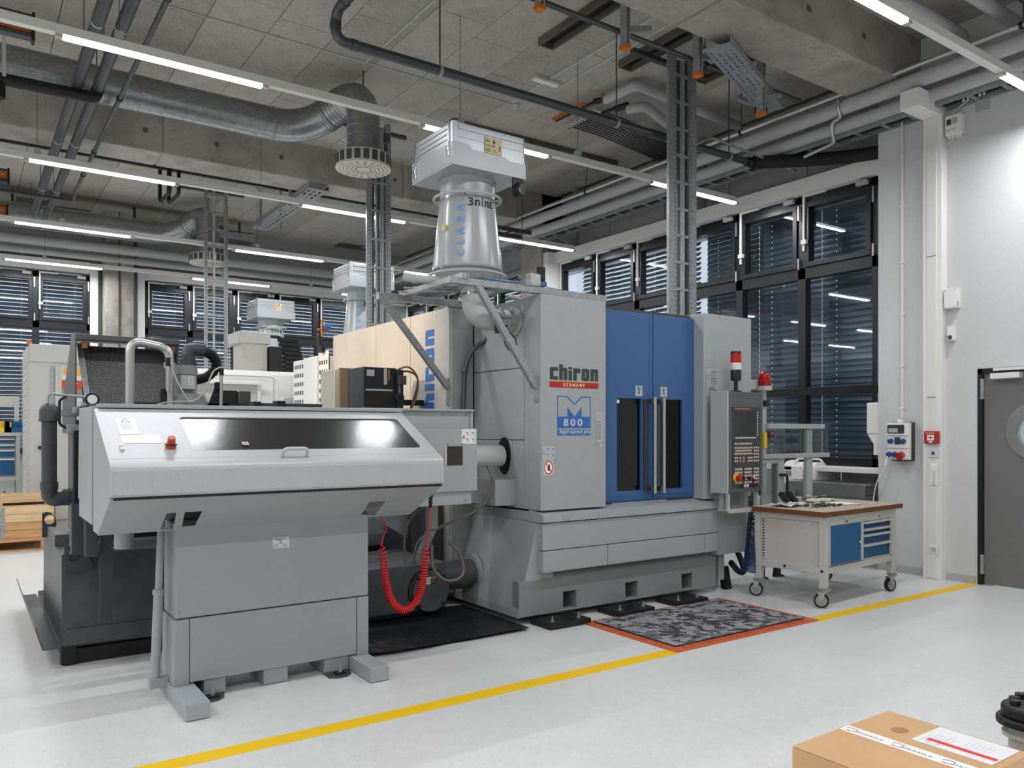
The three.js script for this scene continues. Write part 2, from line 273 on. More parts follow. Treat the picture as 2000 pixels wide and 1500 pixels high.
ST('trim_5', bx(8.3, 8.62, 0, 4.6, -11.0, -10.86, 0.006), M.white);

// windows: local x along the wall, z into the room, glass at z = 0
function windowBay(n, cols, pos, turn, opt) {
  const w = new THREE.Group(); w.name = 'window_' + n; w.position.set(...pos); w.rotation.y = turn; w.userData.kind = 'structure'; scene.add(w); bases.set(w, [0, 0, 0]);
  const W = cols[cols.length - 1], top = 4.42, bot = 1.1, tr = [3.39, 3.53], tl = 2.0, f = [];
  f.push(bx(0, W, top - 0.1, top, -0.05, 0.06, 0.004), bx(0, W, bot, bot + 0.1, -0.05, 0.06, 0.004), bx(0, W, tr[0], tr[1], -0.05, 0.06, 0.004));
  cols.forEach((x, i) => f.push(bx(x - (i ? 0.055 : 0), x + (i < cols.length - 1 ? 0.055 : 0), bot, top, -0.05, 0.06, 0.004)));
  if (opt.low) f.push(bx(0, W, tl - 0.05, tl + 0.05, -0.05, 0.058, 0.004));
  P(w, 'window_frame', f, M.anth);
  for (let i = 0; i < cols.length - 1; i++) {
    const a = cols[i] + 0.055, b = cols[i + 1] - 0.055, y0 = tr[1], y1 = top - 0.1;
    P(w, 'sash', [bx(a, b, y0, y0 + 0.06, -0.03, 0.085, 0.004), bx(a, b, y1 - 0.06, y1, -0.03, 0.085, 0.004), bx(a, a + 0.06, y0 + 0.06, y1 - 0.06, -0.03, 0.085, 0.004), bx(b - 0.06, b, y0 + 0.06, y1 - 0.06, -0.03, 0.085, 0.004)], M.anth);
    P(w, 'pane', bx(a + 0.06, b - 0.06, y0 + 0.06, y1 - 0.06, 0.0, 0.004), M.pane);
    if (opt.low) { P(w, 'pane', bx(a, b, tl + 0.05, tr[0], 0.0, 0.004), M.pane); P(w, 'pane', bx(a, b, bot + 0.1, tl - 0.05, 0, 0.004), M.pane); }
    else P(w, 'pane', bx(a, b, bot + 0.1, tr[0], 0, 0.004), M.pane);
    P(w, 'opener', [bx(a - 0.01, a + 0.015, y0 + 0.2, y1 + 0.07, 0.088, 0.11), bx(a - 0.01, a + 0.3, y1 + 0.07, y1 + 0.095, 0.07, 0.11), bx(a - 0.02, a + 0.05, y0 + 0.28, y0 + 0.33, 0.088, 0.13)], M.trunk);
    P(w, 'closer', [bx(b - 0.16, b - 0.02, y1 + 0.02, y1 + 0.075, 0.085, 0.14, 0.006), bx(a + 0.3, b - 0.1, y1 + 0.075, y1 + 0.1, 0.09, 0.12)], M.pipeGrey);
    P(w, 'hinge', [bx(b + 0.02, b + 0.04, y0 - 0.02, y0 + 0.12, 0.085, 0.1), bx(b + 0.02, b + 0.04, y1 - 0.2, y1 - 0.02, 0.085, 0.1)], M.steel);
    // one shared curved slat per column, with punched cord slots along its middle
    const sh = opt.short?.[i] || 0, W2 = cols[i + 1] - cols[i] - 0.004 - sh, arc = (len, off, t0, t1) => fin(new THREE.CylinderGeometry(0.11, 0.11, len, Math.max(1, Math.round((t1 - t0) / 0.15)), 1, true, t0, t1 - t0)).translate(0, off, 0);
    const c0 = -W2 / 2 + 0.2, c1 = W2 / 2 - 0.2, mid = [[-W2 / 2, c0 - 0.006], [c0 + 0.006, c1 - 0.006], [c1 + 0.006, W2 / 2]].map(([p, q]) => arc(q - p, (p + q) / 2, -0.07, 0.07));
    const g = mergeGeometries([arc(W2, 0, -0.37, -0.07), ...mid, arc(W2, 0, 0.07, 0.37)]).rotateZ(Math.PI / 2).rotateX(Math.PI / 2).translate(0, -0.1, 0).rotateX(opt.tilt(i));
    const slat = mergeGeometries([g, g.clone().translate(0, -0.0015, 0)]);
    for (let y = opt.bottom?.[i] ?? 1.16; y < 4.4; y += 0.0735) { const m = shade(new THREE.Mesh(slat, M.slat)); m.name = 'slat'; m.position.set((cols[i] + cols[i + 1]) / 2 + sh / 2, y, -0.16); w.add(m); }
  }
  return w;
}
windowBay(1, [0, 0.96, 1.9, 2.84, 3.86, 4.82, 5.8], [XB, 0, -10.85], -Math.PI / 2, { low: true, tilt: (i) => [0.92, 0.88, 0.92, 1.3, 1.36, 1.36][i], short: [0.16, 0, 0, 0.1] });
windowBay(2, [-0.3, 0.24, 1.12, 1.99].map((x) => x + 0.3), [-0.3, 0, ZB - 0.02], 0, { tilt: () => 0.93 });
windowBay(3, [0, 0.83, 1.71, 2.59, 3.5, 4.45], [2.95, 0, ZB - 0.02], 0, { tilt: () => 0.93 });
windowBay(4, [0, 0.96, 1.9, 2.84, 3.8, 4.8], [XB, 0, -16.6], -Math.PI / 2, { tilt: () => 0.92 });

// door with porthole
{ const d = new THREE.Group(); d.name = 'door_1'; d.userData.kind = 'structure'; scene.add(d); bases.set(d, [0, 0, 0]);
  P(d, 'door_frame', [bx(XW - 0.01, XW + 0.2, 0, 2.13, -3.82, -3.775), bx(XW - 0.01, XW + 0.2, 2.08, 2.13, -3.82, -2.72), bx(XW - 0.01, XW + 0.2, 0, 2.13, -2.765, -2.72)], M.anth);
  P(d, 'door_leaf', ex([[-3.77, 0.012], [-2.77, 0.012], [-2.77, 2.075], [-3.77, 2.075]], 'x', XW + 0.02, XW + 0.075, [circ(-3.3, 1.51, 0.19, 32)]), mat(0x70716f, 0.5));
  P(d, 'porthole_ring', ex(circ(-3.3, 1.51, 0.275, 40), 'x', XW + 0.005, XW + 0.09, [circ(-3.3, 1.51, 0.185, 40)], 0.006), mat(0x9b9b98, 0.35, 0.7));
  P(d, 'porthole_glass', ex(circ(-3.3, 1.51, 0.19, 32), 'x', XW + 0.04, XW + 0.05), new THREE.MeshPhysicalMaterial({ color: 0xcfd6d8, roughness: 0.35, transmission: 0.6, thickness: 0 }));
  P(d, 'hinge', [bx(XW - 0.02, XW + 0.02, 1.83, 2.03, -3.79, -3.76), bx(XW - 0.02, XW + 0.02, 0.11, 0.3, -3.79, -3.76)], M.galv);
  P(d, 'door_closer', [bx(XW - 0.07, XW + 0.02, 2.02, 2.075, -3.68, -3.42, 0.006), bx(XW - 0.05, XW - 0.01, 2.1, 2.125, -3.66, -2.9)], M.trunk);
}
// yellow aisle lines, parted by the mat
{ const pts = (x0, x1) => bx(x0, x1, 0, 0.0015, -3.91, -3.793);
  S('floor_tape', 'yellow aisle line on the white floor running from the front edge to the camouflage mat', 'floor line', pts(-1.5, 4.02), M.yellow, [1.5, 0, -3.85]);
  S('floor_tape', 'yellow aisle line on the floor running from the mat to the grey door', 'floor line', pts(5.62, 8.24), M.yellow, [6.9, 0, -3.85]); }

// ---------- light lines ----------
const lampMat = new THREE.MeshStandardMaterial({ color: 0xffffff, emissive: LAMP_COLOR, emissiveIntensity: 3, roughness: 0.5 });
function lightLine(i, label, x0, x1, segs, wires) {
  const [z, y] = ROW_Z[i], t = T('light_line', label, 'light fixture', [(x0 + x1) / 2, y, z]);
  P(t, 'trunk_rail', bx(x0, x1, y + 0.028, y + 0.095, z - 0.034, z + 0.034, 0.003), M.trunk);
  for (const [a, b] of segs) {
    P(t, 'lamp_tube', bx(a + 0.02, b - 0.02, y, y + 0.03, z - 0.03, z + 0.03, 0.008), lampMat);
    PE(t, 'end_cap', [bx(a - 0.03, a + 0.018, y + 0.004, y + 0.03, z - 0.028, z + 0.028), bx(b - 0.018, b + 0.03, y + 0.004, y + 0.03, z - 0.028, z + 0.028)], M.frameLight);
    const l = new THREE.RectAreaLight(LAMP_COLOR, LAMP_NITS, b - a - 0.05, 0.055); l.position.set((a + b) / 2 - (x0 + x1) / 2, -0.004, 0); l.rotation.x = -Math.PI / 2; l.name = 'lamp_light'; t.add(l);
  }
  for (const x of wires) { P(t, 'suspension_wire', cy([x, y + 0.1, z], [x, HC, z], 0.003, 0.003, 6), M.darkSteel); P(t, 'wire_grip', bx(x - 0.03, x + 0.03, y + 0.1, y + 0.16, z - 0.03, z + 0.03), M.pipeGrey); }
  return t;
}
const seg = (x0, n0, n1) => { const o = []; for (let k = n0; k <= n1; k++) o.push([x0 + 3.03 * k, x0 + 3.03 * k + 1.515]); return o; };
lightLine(0, 'nearest light line, crossing the top right corner of the photo', -8.8, 8.22, [[-8.4, -6.9], [-5.35, -3.85], [-2.3, -0.8], [1.0, 2.5], [4.05, 5.55], [7.0, 8.18]], [-6, 0, 3, 7.6]);
lightLine(1, 'long light line passing behind the tall white filter box', -8.8, 8.15, seg(0.6, -3, 2), [-6, -2, 1.0, 4.05, 5.55, 7.35]);
lightLine(2, 'second light line, passing under the big diffuser and behind the rear filter', -8.8, 8.15, seg(0.585, -3, 2), [-6, 0.68, 3.1, 6]);
lightLine(3, 'third light line, beside the black pipe bends at left', -8.8, 8.15, seg(0.6, -3, 2), [-6, 1.2, 4.0, 6]);
lightLine(4, 'farthest light line, just above the back windows', -8.8, 8.15, seg(0.6, -3, 2), [-6, 1.2, 4.2, 6]);
lightLine(5, 'light line overhead out of view, first behind the photographer', -8.8, 8.2, seg(0.9, -3, 1), [-5, 2, 6]);
lightLine(6, 'light line overhead out of view, second behind the photographer', -8.8, 8.2, seg(0.9, -3, 1), [-5, 2, 6]);
{ // warm flood lamp on the left wall, outside the frame
  const t = T('flood_lamp', 'warm flood lamp high on the left wall, out of view', 'lamp', [-6.6, 4.3, -5.2]);
  P(t, 'lamp_housing', [bx(-6.75, -6.55, 4.1, 4.5, -5.5, -4.9, 0.02), bx(XL, -6.75, 4.27, 4.33, -5.23, -5.17)], M.darkGrey);
  P(t, 'lamp_glass', bx(-6.55, -6.545, 4.13, 4.47, -5.47, -4.93), new THREE.MeshStandardMaterial({ color: 0xffffff, emissive: WARM_COLOR, emissiveIntensity: 3 }));
  const l = new THREE.SpotLight(WARM_COLOR, WARM_POWER, 0, 0.16, 0.6, 2); l.position.set(0.07, 0, 0); l.shadow.radius = 8; t.add(l); l.castShadow = true;
  const tg = new THREE.Object3D(); tg.name = 'lamp_target'; tg.position.set(10.1, -1.9, -2.4); t.add(tg); l.target = tg;
}

// ---------- the machining centre ----------
const mc = T('machining_center', 'large grey machining centre with twin blue doors and a control panel', 'machine', [5.0, 0, -6.8]);
{
  // cast bed with pockets for the levelling feet
  const front = rect(3.56, 5.83, 0.06, 0.34), pockets = [rect(4.0, 4.135, 0.075, 0.215), rect(4.68, 4.82, 0.075, 0.215), rect(5.37, 5.51, 0.075, 0.215)];
  P(mc, 'machine_bed', [ex(front, 'z', -5.12, -5.03, pockets, 0.006), bx(3.8, 5.78, 0.06, 0.4, -8.4, -5.28), bx(4.137, 4.678, 0.06, 0.33, -5.3, -5.12), bx(4.822, 5.368, 0.06, 0.33, -5.3, -5.12), bx(5.512, 5.8, 0.06, 0.33, -5.3, -5.12), bx(3.8, 3.998, 0.06, 0.33, -5.3, -5.12),
    ex([[-5.03, 0.34], [-5.12, 0.47], [-5.3, 0.47], [-5.3, 0.34]], 'x', 3.76, 5.83)], M.casting);
  P(mc, 'bed_side', ex([[3.553, 0.06], [3.556, 0.12], [3.746, 0.8], [3.9, 0.8], [3.9, 0.06]], 'z', -8.4, -5.034, [], 0.004), M.machineLow);
  P(mc, 'rear_equipment', [bx(2.3, 3.48, 0.02, 1.65, -8.5, -6.95, 0.01), bx(3.3, 3.49, 0.02, 0.95, -6.9, -6.1, 0.006)], M.darkGrey);
  for (const x of [4.03, 4.71, 5.4]) P(mc, 'levelling_bolt', [cy([x + 0.02, 0.06, -5.16], [x + 0.02, 0.15, -5.16], 0.02, 0.02, 12), cy([x + 0.02, 0.15, -5.16], [x + 0.02, 0.17, -5.16], 0.028, 0.028, 6)], M.black);
  for (const [a, b] of [[3.68, 4.08], [4.38, 4.78], [5.06, 5.44]]) { const f = P(mc, 'foot_plate', bx(a, b, 0.0, 0.045, -5.05, -4.78, 0.004), M.black); for (const x of [a + 0.06, b - 0.08]) P(f, 'bolt', [cy([x, 0.045, -4.84], [x, 0.06, -4.84], 0.016, 0.016, 6), cy([x, 0.06, -4.84], [x, 0.09, -4.84], 0.007, 0.007, 8)], M.galv); }
  // skirt under the doors
  P(mc, 'skirt_panel', bx(3.742, 5.775, 0.577, 0.79, -5.3, -4.962, 0.004), M.machineLow);
  for (const [a, b] of [[3.742, 4.408], [4.414, 5.593], [5.599, 5.775]]) P(mc, 'skirt_panel', bx(a, b, 0.404, 0.571, -5.12, -4.958, 0.004), M.machineLow);
  P(mc, 'ledge', ex([[-5.14, 0.885], [-5.0, 0.868], [-4.95, 0.852], [-4.945, 0.8], [-4.965, 0.795], [-5.14, 0.795]], 'x', 3.735, 5.775), M.machineLow);
  for (const [a, b] of [[3.92, 4.0], [4.3, 4.4], [4.63, 4.72], [5.39, 5.47]]) P(mc, 'ledge_clip', bx(a, b, 0.812, 0.848, -4.95, -4.943, 0.002), M.machine);
  P(mc, 'side_skirt', [bx(3.738, 3.77, 0.795, 0.87, -8.4, -5.0, 0.004)], M.machineLow);
  // front column left of the doors and the side panels
  P(mc, 'front_column', [bx(3.75, 4.43, 0.885, 2.6, -5.16, -5.0, 0.006), bx(4.35, 4.45, 0.9, 2.56, -6.0, -5.155)], M.machine);
  for (const [z0, z1, y0, y1] of [[-5.23, -5.165, 0.885, 2.6], [-5.995, -5.236, 2.035, 2.595], [-5.4, -5.236, 0.885, 1.44], [-5.995, -5.236, 1.446, 2.029], [-5.995, -5.406, 0.885, 1.44]]) P(mc, 'side_panel', bx(3.755, 3.8, y0, y1, z0, z1, 0.002), M.machine);
  P(mc, 'panel_screw', [[2.06, -5.4], [2.06, -5.65], [2.06, -5.9], [1.97, -5.3], [1.37, -5.3], [1.39, -5.36], [2.2, -5.22], [1.6, -5.22], [1.2, -5.22]].map(([y, z]) => sp([3.757, y, z], 0.011, 0.5, 1, 1, 10)), M.galv, { kind: 'stuff' });
  P(mc, 'top_cover', [bx(3.82, 6.14, 2.555, 2.595, -8.5, -5.17), bx(3.82, 3.86, 0.6, 2.55, -8.5, -5.2), bx(3.86, 5.63, 0.6, 2.55, -8.5, -8.46), bx(3.86, 5.63, 0.6, 2.55, -6.3, -6.26)], M.darkGrey);
  // right cabinet and its foot
  P(mc, 'right_cabinet', [bx(5.625, 6.3, 0.885, 2.605, -5.9, -5.0, 0.006), bx(5.7, 6.14, 2.4, 2.55, -8.5, -5.9)], M.machine);
  P(mc, 'cabinet_foot', [bx(5.78, 6.19, 0.36, 0.93, -5.35, -4.97, 0.006), bx(6.19, 6.32, 0.4, 0.88, -5.8, -5.05, 0.004)], M.machineLow);
  P(mc, 'cabinet_leg', [bx(5.9, 5.98, 0.1, 0.4, -5.16, -5.06, 0.004), cy([5.94, 0.02, -5.11], [5.94, 0.1, -5.11], 0.012), cy([5.94, 0.0, -5.11], [5.94, 0.022, -5.11], 0.05, 0.035)], M.machineLow);
  P(mc, 'cabinet_leg', [ex([[6.0, 0], [6.09, 0], [6.04, 0.22], [5.98, 0.22]], 'z', -5.12, -5.06)], M.black);
  // blue doors
  for (const [a, b, w0, w1, mir] of [[4.534, 5.09, 4.663, 4.955, 1], [5.1, 5.695, 5.184, 5.475, -1]]) {
    const d = P(mc, 'door', [ex([[a, 0.945], [b, 0.945], [b, 2.56], [a, 2.56]], 'z', -5.17, -5.12, [rect(w0, w1, 0.993, 1.802)], 0.003)], M.blue);
    P(d, 'door_sill', ex([[-5.12, 0.945], [-5.125, 0.91], [-5.14, 0.892], [-5.17, 0.892], [-5.17, 0.945]], 'x', a + 0.002, b - 0.002), M.blue);
    P(d, 'edge_strip', mir > 0 ? bx(b - 0.045, b - 0.03, 0.95, 2.555, -5.122, -5.116, 0.002) : bx(b - 0.075, b - 0.003, 0.95, 2.555, -5.124, -5.117, 0.002), M.blue);
    P(d, 'window_pane', bx(w0 - 0.01, w1 + 0.01, 0.985, 1.81, -5.152, -5.146), M.darkPane);
    const hx = mir > 0 ? 5.045 : 5.158;
    P(d, 'handle_bracket', [bx(mir > 0 ? 4.972 : 5.095, mir > 0 ? 5.02 : 5.14, 0.985, 1.8, -5.118, -5.1, 0.003), bx(hx - 0.04, hx, 1.76, 1.8, -5.11, -5.04, 0.004), bx(hx - 0.04, hx, 0.985, 1.025, -5.11, -5.04, 0.004)], M.darkSteel);
    P(d, 'handle', cy([hx, 0.965, -5.045], [hx, 1.815, -5.045], 0.016, 0.016, 18), M.stainless);
  }
  const person = canvasMat(96, 96, (c) => { c.fillStyle = '#b4b9bc'; c.fillRect(0, 0, 96, 96); c.strokeStyle = '#8b9094'; c.lineWidth = 3; c.strokeRect(2, 2, 92, 92); c.strokeStyle = '#15181a'; c.lineWidth = 8; c.beginPath(); c.moveTo(70, 22); c.lineTo(46, 40); c.lineTo(56, 60); c.lineTo(52, 82); c.moveTo(46, 40); c.lineTo(30, 34); c.moveTo(50, 56); c.lineTo(34, 66); c.stroke(); c.beginPath(); c.arc(40, 20, 8, 0, 7); c.fillStyle = '#15181a'; c.fill(); });
  sticker(mc, 'sign_plate', 0.088, 0.094, person, [4.918, 1.87, -5.117]); sticker(mc, 'sign_plate', 0.086, 0.092, person, [5.226, 1.87, -5.117]);
  P(mc, 'lock_button', cy([4.69, 1.775, -5.15], [4.69, 1.775, -5.138], 0.018), M.white);
  // lettering on the front column
  const q = (x, y) => bx(x[0], x[1], y[0], y[1], -5.0, -4.9975);
  function word(H, s, put) {                                       // the maker's block letters: c h i r o n, H = x-height, s = stroke
    const w = H * 0.64, k = s * 0.35, o = []; let x = 0; const gap = H * 0.11, g = (pts, adv, hole = []) => { o.push(put(pts.map(([a, b]) => [a + x, b]), hole.map((h) => h.map(([a, b]) => [a + x, b])))); x += adv + gap; };
    g([[k, 0], [w, 0], [w, s], [s, s], [s, H - s], [w, H - s], [w, H], [k, H], [0, H - k], [0, k]], w);
    g([[0, 0], [s, 0], [s, H - s], [w - s, H - s], [w - s, 0], [w, 0], [w, H - k], [w - k, H], [s, H], [s, H * 1.25], [0, H * 1.25]], w);
    o.push(put([[x, H * 0.88], [x + s, H * 0.88], [x + s, H * 1.08], [x, H * 1.08]], [])); g([[0, 0], [s, 0], [s, H * 0.8], [0, H * 0.8]], s);
    g([[0, 0], [s, 0], [s, H - s], [w * 0.9 - s, H - s], [w * 0.9 - s, H * 0.62], [w * 0.9, H * 0.62], [w * 0.9, H - k], [w * 0.9 - k, H], [0, H]], w * 0.9);
    g([[k, 0], [w - k, 0], [w, k], [w, H - k], [w - k, H], [k, H], [0, H - k], [0, k]], w, [[[s, s], [s, H - s], [w - s, H - s], [w - s, s]]]);
    g([[0, 0], [s, 0], [s, H - s], [w - s, H - s], [w - s, 0], [w, 0], [w, H - k], [w - k, H], [0, H]], w);
    return o;
  }
  const inkDark = mat(0x3a3c3f, 0.5), inkBlue = mat(0x2f66ad, 0.45), inkRed = mat(0xb0201c, 0.45), inkLight = mat(0xc4c8ca, 0.5);
  { const f = ([x, y]) => [3.838 + x * 1.27, 1.926 + y]; P(mc, 'lettering', word(0.1, 0.028, (p, h) => ex(p.map(f), 'z', -5.0, -4.9975, h.map((q) => q.map(f)))), inkDark); }
  P(mc, 'lettering_bar', q([3.835, 4.343], [1.866, 1.911]), inkRed);
  P(mc, 'lettering_bar', q([3.835, 4.343], [1.913, 1.918]), mat(0xc9b97a, 0.5));
  P(mc, 'lettering', rotText('GERMANY', 0.027, 3.97, 1.875, -4.9975, 1.35), mat(0xe6d6a0, 0.5));
  function rotText(str, size, x, y, z, track = 1.15, slant = 0, f = font) { const o = []; let cx = x; for (const ch of str) { if (ch === ' ') { cx += size * 0.35; continue; } const g = text(ch, size, 0.001, f); g.computeBoundingBox(); const w = g.boundingBox.max.x; if (slant) g.applyMatrix4(new THREE.Matrix4().set(1, slant, 0, 0, 0, 1, 0, 0, 0, 0, 1, 0, 0, 0, 0, 1)); o.push(g.translate(cx, y, z)); cx += w * 1 + size * (track - 1); } return o; }
  const x0 = 3.912, x1 = 4.26, Mx = (t) => x0 + t * (x1 - x0), My = (t) => 1.482 + t * 0.316, bl = 0.007;
  P(mc, 'emblem', [ex([[Mx(0), My(0.185)], [Mx(1), My(0.185)], [Mx(1), My(0.475)], [Mx(0.72), My(0.475)], [Mx(0.72), My(0.72)], [Mx(0.51), My(0.475)], [Mx(0.3), My(0.72)], [Mx(0.3), My(0.475)], [Mx(0), My(0.475)]], 'z', -5.0, -4.9975),
    ex(rect(Mx(0), Mx(0) + bl, My(0.475), My(1)), 'z', -5.0, -4.9975), ex(rect(Mx(1) - bl, Mx(1), My(0.475), My(1)), 'z', -5.0, -4.9975), ex(rect(Mx(0) + bl, Mx(0.3), My(1) - bl, My(1)), 'z', -5.0, -4.9975), ex(rect(Mx(0.72), Mx(1) - bl, My(1) - bl, My(1)), 'z', -5.0, -4.9975),
    ex([[Mx(0.3), My(1)], [Mx(0.3), My(1) - bl * 1.6], [Mx(0.51), My(0.775)], [Mx(0.51), My(0.81)]], 'z', -5.0, -4.9975), ex([[Mx(0.72), My(1)], [Mx(0.51), My(0.81)], [Mx(0.51), My(0.775)], [Mx(0.72), My(1) - bl * 1.6]], 'z', -5.0, -4.9975), q([x0, x1], [My(0), My(0.145)])], inkBlue);
  P(mc, 'lettering', rotText('800', 0.056, Mx(0.17), My(0.24), -4.9975, 1.3).map((g) => { g.computeBoundingBox(); const c = g.boundingBox.min.x; return g.translate(-c, 0, 0).scale(1.35, 1, 1).translate(Mx(0.17) + (c - Mx(0.17)) * 1.27, 0, 0); }), inkLight);
  P(mc, 'lettering', rotText('high speed plus', 0.031, Mx(0.05), My(0.045), -4.9975, 1.14, 0.25), inkLight);
  const st1 = canvasMat(128, 512, (c) => { c.fillStyle = '#b2b7ba'; c.fillRect(0, 0, 128, 512); c.strokeStyle = '#85898c'; c.lineWidth = 4; c.strokeRect(2, 2, 124, 508); tri(c, 80, 44, 18, '#b2b7ba'); lines(c, 20, 50, 46, 6, 10); lines(c, 60, 88, 56, 3, 10); for (let k = 0; k < 7; k++) { c.fillStyle = '#7d8184'; c.fillRect(6, 128 + k * 40, 116, 3); lines(c, 12, 138 + k * 40, 104, 4, 7, '#54585b', 3); } lines(c, 10, 430, 70, 8, 9, '#54585b', 3); tri(c, 100, 440, 20); });
  sticker(mc, 'safety_label', 0.083, 0.3, st1, [4.358, 1.53, -4.999]);
  const st2 = canvasMat(160, 160, (c) => { c.fillStyle = '#b4b9bd'; c.fillRect(0, 0, 160, 160); c.strokeStyle = '#777b7e'; c.lineWidth = 3; c.strokeRect(2, 2, 156, 156); tri(c, 24, 82, 17); for (const [x, y] of [[55, 34], [118, 34], [55, 100], [118, 100]]) { lines(c, x, y, 36, 1, 8, '#222', 6); lines(c, x + 10, y + 14, 22, 2, 8, '#555', 3); } });
  sticker(mc, 'safety_label', 0.142, 0.118, st2, [3.826, 1.345, -4.999]);
  const st3 = canvasMat(160, 160, (c) => { c.fillStyle = '#b9bdbd'; c.fillRect(0, 0, 160, 160); c.beginPath(); c.arc(80, 80, 78, 0, 7); c.fillStyle = '#f1efe8'; c.fill(); c.beginPath(); c.arc(80, 80, 66, 0, 7); c.lineWidth = 14; c.strokeStyle = '#b3261d'; c.stroke(); c.fillStyle = '#111'; c.beginPath(); c.ellipse(84, 92, 20, 22, 0, 0, 7); c.fill(); c.strokeStyle = '#111'; c.lineWidth = 9; for (const [a, b] of [[60, 56], [76, 42], [92, 42], [106, 54]]) { c.beginPath(); c.moveTo(84 + (a - 84) * 0.3, 86); c.lineTo(a, b); c.stroke(); } c.strokeStyle = '#b3261d'; c.lineWidth = 12; c.beginPath(); c.moveTo(34, 34); c.lineTo(126, 126); c.stroke(); });
  sticker(mc, 'prohibition_sign', 0.1, 0.122, st3, [3.824, 1.227, -4.999]);
  sticker(mc, 'safety_label', 0.075, 0.3, st1, [5.74, 1.5, -4.997]);
  const st4 = canvasMat(128, 192, (c) => { c.fillStyle = '#b2b7ba'; c.fillRect(0, 0, 128, 192); c.strokeStyle = '#85898c'; c.lineWidth = 3; c.strokeRect(2, 2, 124, 188); c.strokeStyle = '#666'; c.beginPath(); c.arc(28, 60, 16, 0, 7); c.stroke(); lines(c, 50, 20, 70, 10, 10, '#54585b', 3); lines(c, 20, 130, 100, 5, 10, '#54585b', 4); });
  sticker(mc, 'safety_label', 0.17, 0.27, st4, [5.74, 1.97, -4.998]);
  // control panel hung in front of the right cabinet
  const cp = P(mc, 'control_panel', [bx(5.67, 6.155, 0.955, 1.875, -4.92, -4.752, 0.006)], mat(0x55585a, 0.45));
  P(cp, 'side_cover', bx(5.655, 5.672, 0.95, 1.88, -4.95, -4.75, 0.004), M.pipeGrey);
  P(cp, 'bezel', bx(5.72, 6.115, 1.195, 1.735, -4.752, -4.746, 0.002), M.plastGrey);
  P(cp, 'screen', bx(5.755, 6.045, 1.475, 1.7, -4.747, -4.743), mat(0x3b3e3d, 0.12));
  P(cp, 'name_strip', bx(5.75, 5.97, 1.712, 1.722, -4.747, -4.744), M.orange);
  const keys = []; const key = (x, y, w = 0.02, h = 0.017) => keys.push(bx(x, x + w, y, y + h, -4.747, -4.741, 0.003));
  for (let k = 0; k < 12; k++) key(5.757 + k * 0.0245, 1.447, 0.017, 0.014); for (let k = 0; k < 9; k++) key(6.062, 1.475 + k * 0.0252, 0.014, 0.016);
  const white = P(cp, 'soft_keys', keys.splice(0), mat(0xd6d9dc, 0.5), { kind: 'stuff' });
  for (let k = 0; k < 9; k++) key(5.745 + k * 0.0268 + (k > 1 ? 0.008 : 0), 1.392); for (let r = 0; r < 3; r++) for (let k = 0; k < (r === 1 ? 9 : 10); k++) key(5.745 + k * 0.0257 + (r === 1 ? 0.012 : 0), 1.354 - r * 0.0265); for (let r = 0; r < 4; r++) for (let k = 0; k < 3; k++) key(6.012 + k * 0.028, 1.354 - r * 0.029);
  for (let r = 0; r < 2; r++) { for (const k of [0, 1, 2.6, 7, 8, 9]) key(5.745 + k * 0.0257, 1.262 - r * 0.028); for (const k of [3.6, 4.6, 5.6]) key(5.745 + k * 0.0257, 1.25 - (k === 4.6 ? r * 0.03 - 0.012 : 0)); } for (let k = 0; k < 3; k++) key(6.012 + k * 0.028, 1.234);
  for (let r = 0; r < 5; r++) for (const k of [0, 1, 2, 3, 5, 6, 7, 8, 10, 11, 12]) key(5.752 + k * 0.0262, 1.158 - r * 0.0305, 0.02, 0.02);
  P(cp, 'lower_bezel', bx(5.72, 6.115, 1.0, 1.185, -4.752, -4.746, 0.002), M.plastGrey);
  P(cp, 'keypad', keys, mat(0xc9b9a2, 0.55), { kind: 'stuff' });
  P(cp, 'emergency_stop', [cy([5.765, 1.1 - 0.006, -4.747], [5.765, 1.094, -4.737], 0.038, 0.038, 24)], M.yellow);
  P(cp, 'emergency_knob', [cy([5.77, 1.09, -4.737], [5.778, 1.088, -4.7], 0.026, 0.03, 20)], M.red);
  for (const x of [5.85, 5.935]) P(cp, 'rotary_knob', [cy([x, 1.083, -4.747], [x, 1.083, -4.72], 0.019, 0.016, 18), bx(x - 0.003, x + 0.003, 1.083, 1.103, -4.72, -4.717)], M.black);
  PE(cp, 'push_button', [[6.012, 1.098], [5.885, 1.016], [5.925, 1.016]].map(([x, y]) => bx(x - 0.013, x + 0.013, y - 0.013, y + 0.013, -4.747, -4.736, 0.003)), mat(0xd8d4c6, 0.5));
  PE(cp, 'push_button', [[6.012, 1.06], [5.845, 1.016], [5.965, 1.016], [6.012, 1.016]].map(([x, y]) => bx(x - 0.013, x + 0.013, y - 0.013, y + 0.013, -4.747, -4.737, 0.003)), M.black);
  P(cp, 'push_button', bx(6.045, 6.071, 1.047, 1.073, -4.747, -4.735, 0.003), M.red);
  P(cp, 'key', [cy([6.06, 1.018, -4.747], [6.06, 1.018, -4.72], 0.01), bx(6.055, 6.065, 0.985, 1.018, -4.722, -4.719)], M.brass);
  P(mc, 'panel_handle', [ex([[5.675, 0.95], [5.675, 0.79], [5.7, 0.768], [6.1, 0.768], [6.125, 0.79], [6.125, 0.95], [6.09, 0.95], [6.09, 0.8], [5.705, 0.8], [5.705, 0.95]], 'z', -4.79, -4.76, [], 0.004), bx(5.72, 5.75, 0.79, 0.95, -4.9, -4.87), bx(6.04, 6.06, 0.79, 0.95, -4.9, -4.87), bx(5.7, 6.09, 0.785, 0.805, -4.9, -4.79)], M.pipeGrey);
  P(mc, 'panel_arm', [bx(5.75, 6.1, 1.1, 1.8, -5.0, -4.915, 0.01)], M.pipeGrey);
